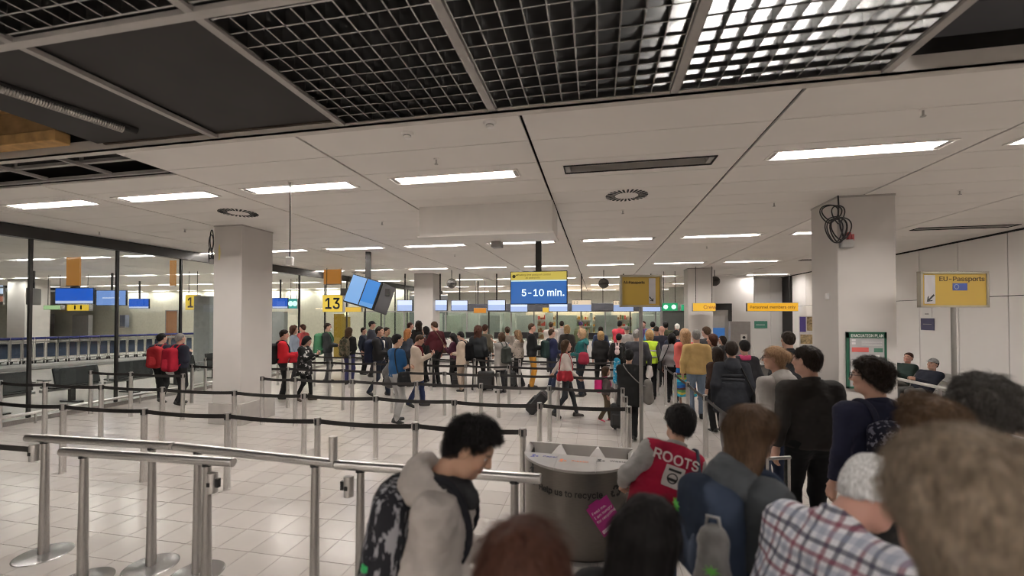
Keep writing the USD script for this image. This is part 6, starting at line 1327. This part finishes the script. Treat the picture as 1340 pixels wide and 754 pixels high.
# ---------------------------------------------------------------- middle of the hall
r = P('blond person in a teal hoodie facing left', 761, 431, 11.4, LF - 0.25, (0.012, 0.09, 0.09), (0.02, 0.025, 0.035), 'bob', 'strawberry', 'fair', True, topk='hoodie', hood=True, arms=('front', 'front'), collar=False)
shoulder_bag(r, -1, 'dark red backpack slung at the hip of the person in the teal hoodie', (0.20, 0.012, 0.03), r=(0.15, 0.08, 0.16), z=0.10, y=-0.14, c2=(0.06, 0.06, 0.07))
r = P('man in a navy jacket with a dark green backpack facing right', 722, 431, 12.5, RT + 0.55, (0.018, 0.022, 0.06), JEAND, 'crop', 'brown', 'fair', arms=('front', 'front'), thick=0.024)
backpack(r, 'dark green backpack of the man in the navy jacket', (0.014, 0.03, 0.028), w=0.16, h=0.24, d=0.09, z=0.24)
r = P('man in a black coat and ochre trousers facing right', 696, 423, 12.6, RT + 0.2, BLK, (0.52, 0.24, 0.04), 'crop', 'brown', 'pink', hem=-0.08, topk='coat', arms=('front', 'front'), thick=0.03, girth=1.08)
hand_bag(r, 0, 'pale grey bag hanging from the hands of the man in the black coat', (0.32, 0.31, 0.29), r=(0.12, 0.06, 0.15), drop=0.02)
r = P('woman in a speckled beige jacket looking down to the left', 676, 433, 12.8, LF - 0.3, (0.34, 0.29, 0.25), BLK, 'wavy', 'light', 'fair', True, tpat=('spots', (0.08, 0.07, 0.06), 20.0, 0.6), arms=('phone', 'phone'), hp=0.25, walk=0.3); phone(r)
r = P('brown haired woman half hidden behind the speckled jacket', 664, 428, 14.0, 0.3, (0.28, 0.24, 0.21), CHAR, 'bun', 'brown', 'fair', True)
r = P('woman in a grey coat, hand at her face, facing left', 656, 436, 11.9, LF - 0.6, '#87817d', (0.03, 0.03, 0.035), 'bob', 'brown', 'fair', True, hem=-0.25, topk='coat', arms=('face', 'strap'), legk='leggings', thick=0.028)
backpack(r, 'grey green backpack of the woman in the grey coat', (0.055, 0.062, 0.055), w=0.15, h=0.22, d=0.085, z=0.18)
r = P('curly haired woman in a black leather jacket, back to the camera', 626, 427, 12.3, -0.1, (0.016, 0.018, 0.020), BLK, 'wavy', 'auburn', 'fair', True, topk='leather_jacket', legk='leggings', thick=0.03, girth=1.1, spread=1.5)
r = P('man in an olive jacket just right of the leather jacket woman', 635, 425, 13.6, -0.3, (0.10, 0.085, 0.06), CHAR, 'short', 'auburn', 'fair')
r = P('person in a beige coat with black hair facing left', 601, 434, 12.2, LF - 0.1, (0.40, 0.32, 0.25), (0.38, 0.30, 0.24), 'short', 'black', 'fair', True, hem=-0.22, topk='coat', arms=('front', 'front'), hp=0.35, thick=0.028)
backpack(r, 'black backpack of the person in the beige coat', BLK, w=0.14, h=0.23, d=0.09, z=0.22)
r = P('woman in a maroon jacket looking down next to the beige coat', 591, 436, 12.9, LF - 0.2, (0.05, 0.012, 0.025), BLK, 'long', 'black', 'tan', True, arms=('phone', 'phone'), hp=0.4, hem=-0.1)
r = P('tall man in a maroon sweater facing left', 567, 419, 13.0, LF - 0.35, (0.065, 0.010, 0.015), BLK, 'short', 'brown', 'fair', topk='sweater', arms=('phone', 'down'), hp=0.35); phone(r, 0)
shoulder_bag(r, 1, 'tan cross body bag of the tall man in maroon', (0.17, 0.11, 0.08), r=(0.11, 0.05, 0.15), z=0.08, cross=True)
r = P('person in a cream coat with a dark red scarf and phone', 552, 438, 10.1, RT + 0.25, (0.46, 0.38, 0.31), (0.02, 0.03, 0.08), 'short', 'brown', 'fair', hem=-0.30, topk='coat', arms=('phone', 'phone'), hp=0.4, scarf=(0.10, 0.006, 0.012), walk=0.5, thick=0.03); phone(r, who='person in the cream coat')
r = P('man in a blue t-shirt and grey trousers, back to the camera', 520, 438, 8.6, -0.55, (0.010, 0.055, 0.14), '#8f8d8c', 'short', 'black', 'tan', topk='t_shirt', sleeve='short', arms=('front', 'front'), hem=-0.03, walk=0.25, shoe=(0.02, 0.02, 0.02), girth=1.06, hy=-0.25)
BLUE = r
a = T_ = r['T']
gb = wear(r, 'folded_coat', 'grey puffy coat bundled under the arm of the man in the blue t-shirt', 'coat')
f = Field(0.016); f.cone(r['T'](-0.42, 0.06, 0.02), r['T'](-0.20, 0.10, 0.26), 0.13, 0.10, 0.08).cone(r['T'](-0.34, 0.05, -0.18), r['T'](-0.2, 0.08, 0.05), 0.12, 0.11, 0.08); V, F = f.mesh(); o = obj('coat_body', trimesh.Trimesh(ruffle(V, F, 0.02, 9, 5), F, process=False), cloth((0.075, 0.072, 0.072), rough=0.6), gb, True)
f = Field(0.014); f.cone(r['T'](-0.38, 0.14, 0.0), r['T'](-0.22, 0.19, 0.20), 0.06, 0.05, 0.04); V, F = f.mesh(); obj('sleeve', trimesh.Trimesh(ruffle(V, F, 0.01, 12, 6), F, process=False), cloth((0.065, 0.062, 0.062), rough=0.6), gb, True)
shoulder_bag(r, 1, 'black bag at the right hip of the man in the blue t-shirt', BLK, r=(0.15, 0.06, 0.15), z=-0.03)
r = P('young man in a dark jacket over a white shirt walking right', 497, 428, 11.4, RT + 0.05, (0.014, 0.013, 0.014), (0.02, 0.025, 0.04), 'short', 'dark', 'fair', arms=('front', 'front'), walk=0.7, thick=0.03, vest=None)
f = Field(0.016); f.cone(r['T'](0, 0.085, 0.02), r['T'](0, 0.10, 0.44), 0.058, 0.05, 0.03); V, F = f.mesh(); obj('shirt_front', trimesh.Trimesh(V, F, process=False), cloth((0.55, 0.53, 0.51)), r['t'], True, label='white shirt front')
backpack(r, 'large navy backpack of the young man in the dark jacket', (0.012, 0.016, 0.035), w=0.17, h=0.28, d=0.115, z=0.20)
phone(r, who='young man in the dark jacket')
r = P('blond woman facing right between the blue t-shirt and the pillar', 534, 431, 13.0, -0.6, (0.03, 0.035, 0.05), CHAR, 'long', 'ginger', 'fair', True)
r = P('red haired man in a white top near the middle column', 537, 422, 15.5, RT + 0.6, (0.45, 0.43, 0.42), CHAR, 'crop', 'auburn', 'pink')
r = P('dark haired woman in black at the foot of the middle column, left one', 548, 420, 15.2, 0.4, (0.015, 0.014, 0.014), BLK, 'wavy', 'dark', 'fair', True)
r = P('dark haired person in black at the foot of the middle column, right one', 557, 428, 13.8, LF, (0.015, 0.014, 0.014), BLK, 'bob', 'black', 'fair', True)
r = P('man behind the young man in the dark jacket, looking right', 506, 429, 13.2, RT, (0.02, 0.018, 0.02), BLK, 'short', 'dark', 'tan')
r = P('man in a dark grey coat and black cap facing right', 487, 420, 15.0, RT + 0.3, (0.035, 0.038, 0.05), CHAR, 'short', 'dark', 'fair', hat=('cap', BLK), girth=1.1, thick=0.026)
r = P('person in dark navy half hidden left of the black cap man', 476, 429, 15.6, RT + 0.2, (0.018, 0.022, 0.035), BLK, 'short', 'dark', 'fair')
r = P('woman in an olive and black jacket and blue jeans, back to the camera', 457, 429, 13.3, -0.1, (0.012, 0.012, 0.012), (0.035, 0.035, 0.10), 'long', 'brown', 'fair', True, hem=0.0, thick=0.028, arms=('down', 'strap'))
backpack(r, 'olive camouflage backpack of the woman in blue jeans', (0.13, 0.105, 0.07), ('spots', (0.05, 0.05, 0.03), 12.0, 0.52), w=0.15, h=0.25, d=0.09, z=0.22)
r = P('man in a dark grey jacket with a white mask facing right', 429, 423, 13.8, RT + 0.4, (0.030, 0.034, 0.036), (0.06, 0.06, 0.065), 'short', 'dark', 'fair', mask=(0.7, 0.68, 0.66), arms=('front', 'front'), thick=0.026, hem=-0.06)
backpack(r, 'bright green hiking backpack of the masked man', (0.05, 0.17, 0.085), w=0.17, h=0.30, d=0.12, z=0.20, c2=(0.09, 0.14, 0.075))
r = P('woman in a black coat with white flowers looking at her phone', 404, 440, 10.8, RT + 0.2, (0.012, 0.012, 0.012), BLK, 'bob', 'black', 'fair', True, tpat=('spots', (0.45, 0.44, 0.43), 11.0, 0.60), hem=-0.24, topk='coat', arms=('phone', 'phone'), hp=0.35, walk=0.5, legk='leggings', shoek='boot', shoe=(0.05, 0.035, 0.025), thick=0.028); phone(r)
r = P('man in a bright red jacket facing right near the left column', 373, 432, 11.1, RT + 0.75, (0.52, 0.015, 0.025), (0.018, 0.017, 0.018), 'short', 'dark', 'fair', arms=('down', 'front'), thick=0.026, hp=0.15, girth=1.05)
backpack(r, 'black backpack of the man in the red jacket', BLK, w=0.15, h=0.24, d=0.10, z=0.22)
hand_bag(r, 1, 'red folded bag held by the man in the red jacket', (0.50, 0.02, 0.035), r=(0.14, 0.05, 0.15), drop=-0.04)
r = P('person in a light denim jacket behind the man in red', 385, 427, 14.0, RT + 0.5, (0.24, 0.28, 0.34), CHAR, 'wavy', 'auburn', 'fair', True)
r = P('person in a red top farther behind the woman with white flowers', 396, 425, 15.4, LF, (0.35, 0.06, 0.06), CHAR, 'short', 'auburn', 'pink')
r = P('dark haired traveller with a red pack by the glass wall, left of the pair', 212, 437, 10.6, 0.35, (0.025, 0.03, 0.05), BLK, 'short', 'black', 'fair', arms=('front', 'back'), walk=0.5, hy=-0.5, thick=0.026)
backpack(r, 'red backpack on the dark haired traveller, left one of the pair', (0.34, 0.02, 0.025), w=0.16, h=0.25, d=0.11, z=0.24)
hand_bag(r, 1, 'white plastic bag carried between the pair with red backpacks', (0.48, 0.46, 0.46), r=(0.12, 0.07, 0.12), drop=0.0, name='plastic_bag')
r = P('grey haired traveller with a red pack by the glass wall, right of the pair', 236, 437, 10.3, -0.1, (0.02, 0.022, 0.035), BLK, 'short', 'grey', 'fair', arms=('strap', 'strap'), walk=0.35, thick=0.026)
backpack(r, 'crimson backpack on the grey haired traveller, right one of the pair', (0.36, 0.012, 0.03), w=0.17, h=0.27, d=0.11, z=0.20)
# ---------------------------------------------------------------- back of the crowd
for a_ in (('blond woman in a dark coat near the middle, facing away', 742, 426, 14.0, 0.1, (0.03, 0.025, 0.022), BLK, 'bob', 'blond', 'fair', True),
           ('person in a cream top seen from behind near the lit shop', 721, 421, 16.2, 0.0, (0.50, 0.45, 0.41), CHAR, 'crop', 'brown', 'fair', False),
           ('person in grey behind the cream top, near the desks', 735, 420, 17.4, 0.2, (0.30, 0.28, 0.27), CHAR, 'short', 'dark', 'fair', False),
           ('person with an orange hood and purple beanie at the desks', 760, 421, 16.8, -0.1, (0.09, 0.10, 0.05), BLK, 'beanie', (0.04, 0.02, 0.07), 'fair', True),
           ('blond person in a black coat right of the teal hoodie', 786, 434, 12.4, 0.2, (0.014, 0.013, 0.013), BLK, 'bob', 'blond', 'fair', True),
           ('dark haired man behind the blond person in the black coat', 786, 428, 15.2, 0.0, (0.03, 0.045, 0.09), BLK, 'short', 'dark', 'fair', False),
           ('person in a long dark coat left of the grey haired man', 810, 437, 12.0, -0.2, (0.016, 0.014, 0.014), BLK, 'short', 'black', 'fair', False),
           ('person in a bright red jacket at the desks', 811, 420, 16.4, -0.3, (0.45, 0.04, 0.06), BLK, 'short', 'black', 'fair', False),
           ('person with a grey beanie and white jacket near the desks', 820, 427, 14.6, 0.1, (0.48, 0.45, 0.44), BLK, 'beanie', (0.16, 0.155, 0.15), 'fair', False),
           ('pink faced man in a purple top near the right desks', 842, 420, 17.0, CAM - 0.5, (0.10, 0.05, 0.13), BLK, 'crop', 'auburn', 'pink', False),
           ('person in a sky blue top near the right desks', 854, 421, 16.4, 0.0, (0.05, 0.22, 0.36), CHAR, 'short', 'black', 'fair', False),
           ('person in a yellow and black hat behind the yellow vest', 859, 428, 13.2, 0.0, (0.40, 0.26, 0.06), BLK, 'beanie', (0.03, 0.025, 0.02), 'fair', False),
           ('bald pink headed man behind the grey sweater woman', 866, 427, 12.8, 0.0, (0.025, 0.025, 0.04), BLK, 'none', 'grey', 'pink', False),
           ('black haired man in dark green near the exit sign', 871, 421, 15.0, 0.0, (0.05, 0.055, 0.03), BLK, 'short', 'black', 'fair', False),
           ('white haired man in a grey top near the exit sign', 886, 424, 16.0, 0.2, (0.30, 0.28, 0.27), CHAR, 'crop', 'white', 'pink', False),
           ('brown haired man behind the mustard jacket on its right', 924, 428, 10.8, 0.5, (0.03, 0.03, 0.032), BLK, 'short', 'brown', 'fair', False),
           ('auburn haired woman facing left beside the mustard jacket', 932, 438, 9.6, LF - 0.3, (0.10, 0.085, 0.07), BLK, 'bob', 'auburn', 'fair', True),
           ('brown haired woman in a brown coat by the quilted jacket', 938, 456, 7.9, 0.4, (0.035, 0.018, 0.012), BLK, 'long', 'dark', 'fair', True),
           ('woman with glasses in a dark coat far right of the mustard jacket', 945, 441, 12.2, LF - 0.1, (0.03, 0.028, 0.03), BLK, 'bob', 'dark', 'fair', True)):
    lab, px, yt, Z, fc, tp, lg, hs_, hcol, sk, fem = a_
    r = P(lab, px, yt, Z, fc, tp, lg, hs_, hcol, sk, fem, arms=('front', 'front') if px % 2 else ('down', 'down'), glasses='glasses' in lab)
    if px == 810:
        backpack(r, 'black pack with a pale rabbit shape worn by the person in the long dark coat', (0.02, 0.02, 0.02), w=0.13, h=0.18, d=0.08, z=0.28)
        rb = wear(r, 'plush_toy', 'pale pink rabbit toy hanging on the black pack', 'toy'); T = r['T']; y_ = -0.34
        f = Field(0.016); f.ell(T(0, y_, 0.30), (0.07, 0.05, 0.09), 0.03).ell(T(0, y_, 0.42), (0.06, 0.05, 0.055), 0.02); V, F = f.mesh(); o = obj('toy_body', trimesh.Trimesh(V, F, process=False), cloth((0.55, 0.42, 0.42)), rb, True)
        for sd in (-1, 1):
            f = Field(0.012); f.cone(T(sd * 0.03, y_, 0.46), T(sd * 0.045, y_, 0.56), 0.022, 0.016, 0.01); V, F = f.mesh(); obj('ear', trimesh.Trimesh(V, F, process=False), cloth((0.55, 0.42, 0.42)), rb, True)
# ---------------------------------------------------------------- two people reclining on the bench at the right
r = P('man in a green and black jacket lying back on the bench at the right', 1190, 463, 10.7, LF + 0.35, (0.02, 0.035, 0.030), (0.12, 0.115, 0.11), 'short', 'auburn', 'pink', arms=('front', 'front'), sit=True, hgt=1.74, lean=-0.45, hp=0.3, thick=0.028, knee=1.0, hy=0.3)
r = P('man in a grey cap and dark blue jacket reclining on the bench at the right', 1222, 471, 9.5, LF + 0.25, (0.014, 0.016, 0.026), (0.12, 0.118, 0.115), 'short', 'dark', 'fair', arms=('front', 'front'), sit=True, hgt=1.74, lean=-0.55, hp=0.45, hat=('cap', (0.22, 0.22, 0.22)), thick=0.03, hy=0.2)
# ---------------------------------------------------------------- lettering on the varsity jacket, print on the slate backpack
T, s = VARSITY['T'], VARSITY['s']
from scipy.spatial import cKDTree
vs_prim = stage.GetPrimAtPath(str(VARSITY['t'].GetPath()) + '/vest'); vsV = np.array(UsdGeom.Mesh(vs_prim).GetPointsAttr().Get(), float)
def onto_back(m, x, z, off=0.004, dirn=-1, R=VARSITY, V=vsV):
    """lay flat artwork (xy, read from behind) on the back of the garment"""
    v = m.vertices; s_ = R['s']; q = np.array([R['T'](x + a_ / s_, 0, z + b_ / s_) for a_, b_ in v[:, :2]])
    loc = (V - R['pel']) @ R['Rt']; ql = (q - R['pel']) @ R['Rt']; bk = loc[loc[:, 1] < 0]
    dd, ii = cKDTree(bk[:, [0, 2]]).query(ql[:, [0, 2]], k=6); yy = bk[ii][:, :, 1].mean(1)
    ql[:, 1] = yy - off - v[:, 2]; o = m.copy(); o.vertices = R['pel'] + ql @ R['Rt'].T; return o
lt = text('ROOTS', 0.062, 0.0015, bold=True); lt.apply_scale([1.02, 0.95, 1]); lt.apply_translation([-lt.bounds[:, 0].mean(), 0, 0]); lt = sub(lt, 0.03)
obj('lettering', onto_back(lt, -0.005, 0.418, 0.014), cloth((0.62, 0.55, 0.53)), vs_prim, label='ROOTS in pale letters across the back')
bd = sub(prism(sbox(-0.055, -0.062, 0.055, 0.062).buffer(0.006), 0, 0.0015), 0.03); bp = obj('badge', onto_back(bd, 0.0, 0.33, 0.006), cloth((0.50, 0.46, 0.44)), vs_prim, label='pale square badge')
ring = sub(cat_(prism(Point(0, -0.012).buffer(0.034).difference(Point(0, -0.012).buffer(0.026)), 0, 0.001), prism(sbox(-0.04, 0.032, 0.04, 0.048), 0, 0.001), prism(sbox(-0.028, -0.03, 0.028, -0.012), 0, 0.001)), 0.03); obj('badge_print', onto_back(ring, 0.0, 0.33, 0.009), M_INK, vs_prim)
hmz = Field(0.011)
f = hmz; 
for sd in (-1, 1): f.cone(T(sd * 0.078, 0, -0.01), T(sd * 0.075, 0, 0.06), 0.108 * s + 0.034, 0.106 * s + 0.034, 0.07)
f.cut(T(0, 0, 0.03), VARSITY['up']).cut(T(0, 0, -0.035), -VARSITY['up']); V, F = f.mesh(); obj('waistband', trimesh.Trimesh(V, F, process=False), cloth((0.5, 0.42, 0.38), ('bands', 14.0, [(0.0, (0.5, 0.42, 0.38)), (0.4, (0.03, 0.03, 0.05)), (0.55, (0.5, 0.42, 0.38))])), vs_prim, True)
shoulder_bag(VARSITY, 1, 'slate blue strap bag on the right shoulder of the woman in crimson', (0.05, 0.06, 0.085), r=(0.12, 0.05, 0.10), z=-0.02, out=0.02, sx=0.145)
# seams across the quilted jacket
T, s, g = QUILT['T'], QUILT['s'], QUILT['g']
for k in range(9):
    f = Field(0.018); z_ = -0.16 + 0.062 * k
    for sd in (-1, 1): f.cone(T(sd * 0.078, 0.0, z_), T(sd * 0.070, 0.0, z_ + 0.001), 0.104 * s * g + 0.030, None, 0.07)
    f.cut(T(0, 0, z_ + 0.022), QUILT['up']).cut(T(0, 0, z_ - 0.022), -QUILT['up']); V, F = f.mesh(); obj('quilted_ridge', trimesh.Trimesh(V, F, process=False), cloth((0.022, 0.024, 0.030), rough=0.5), QUILT['jk'], True)
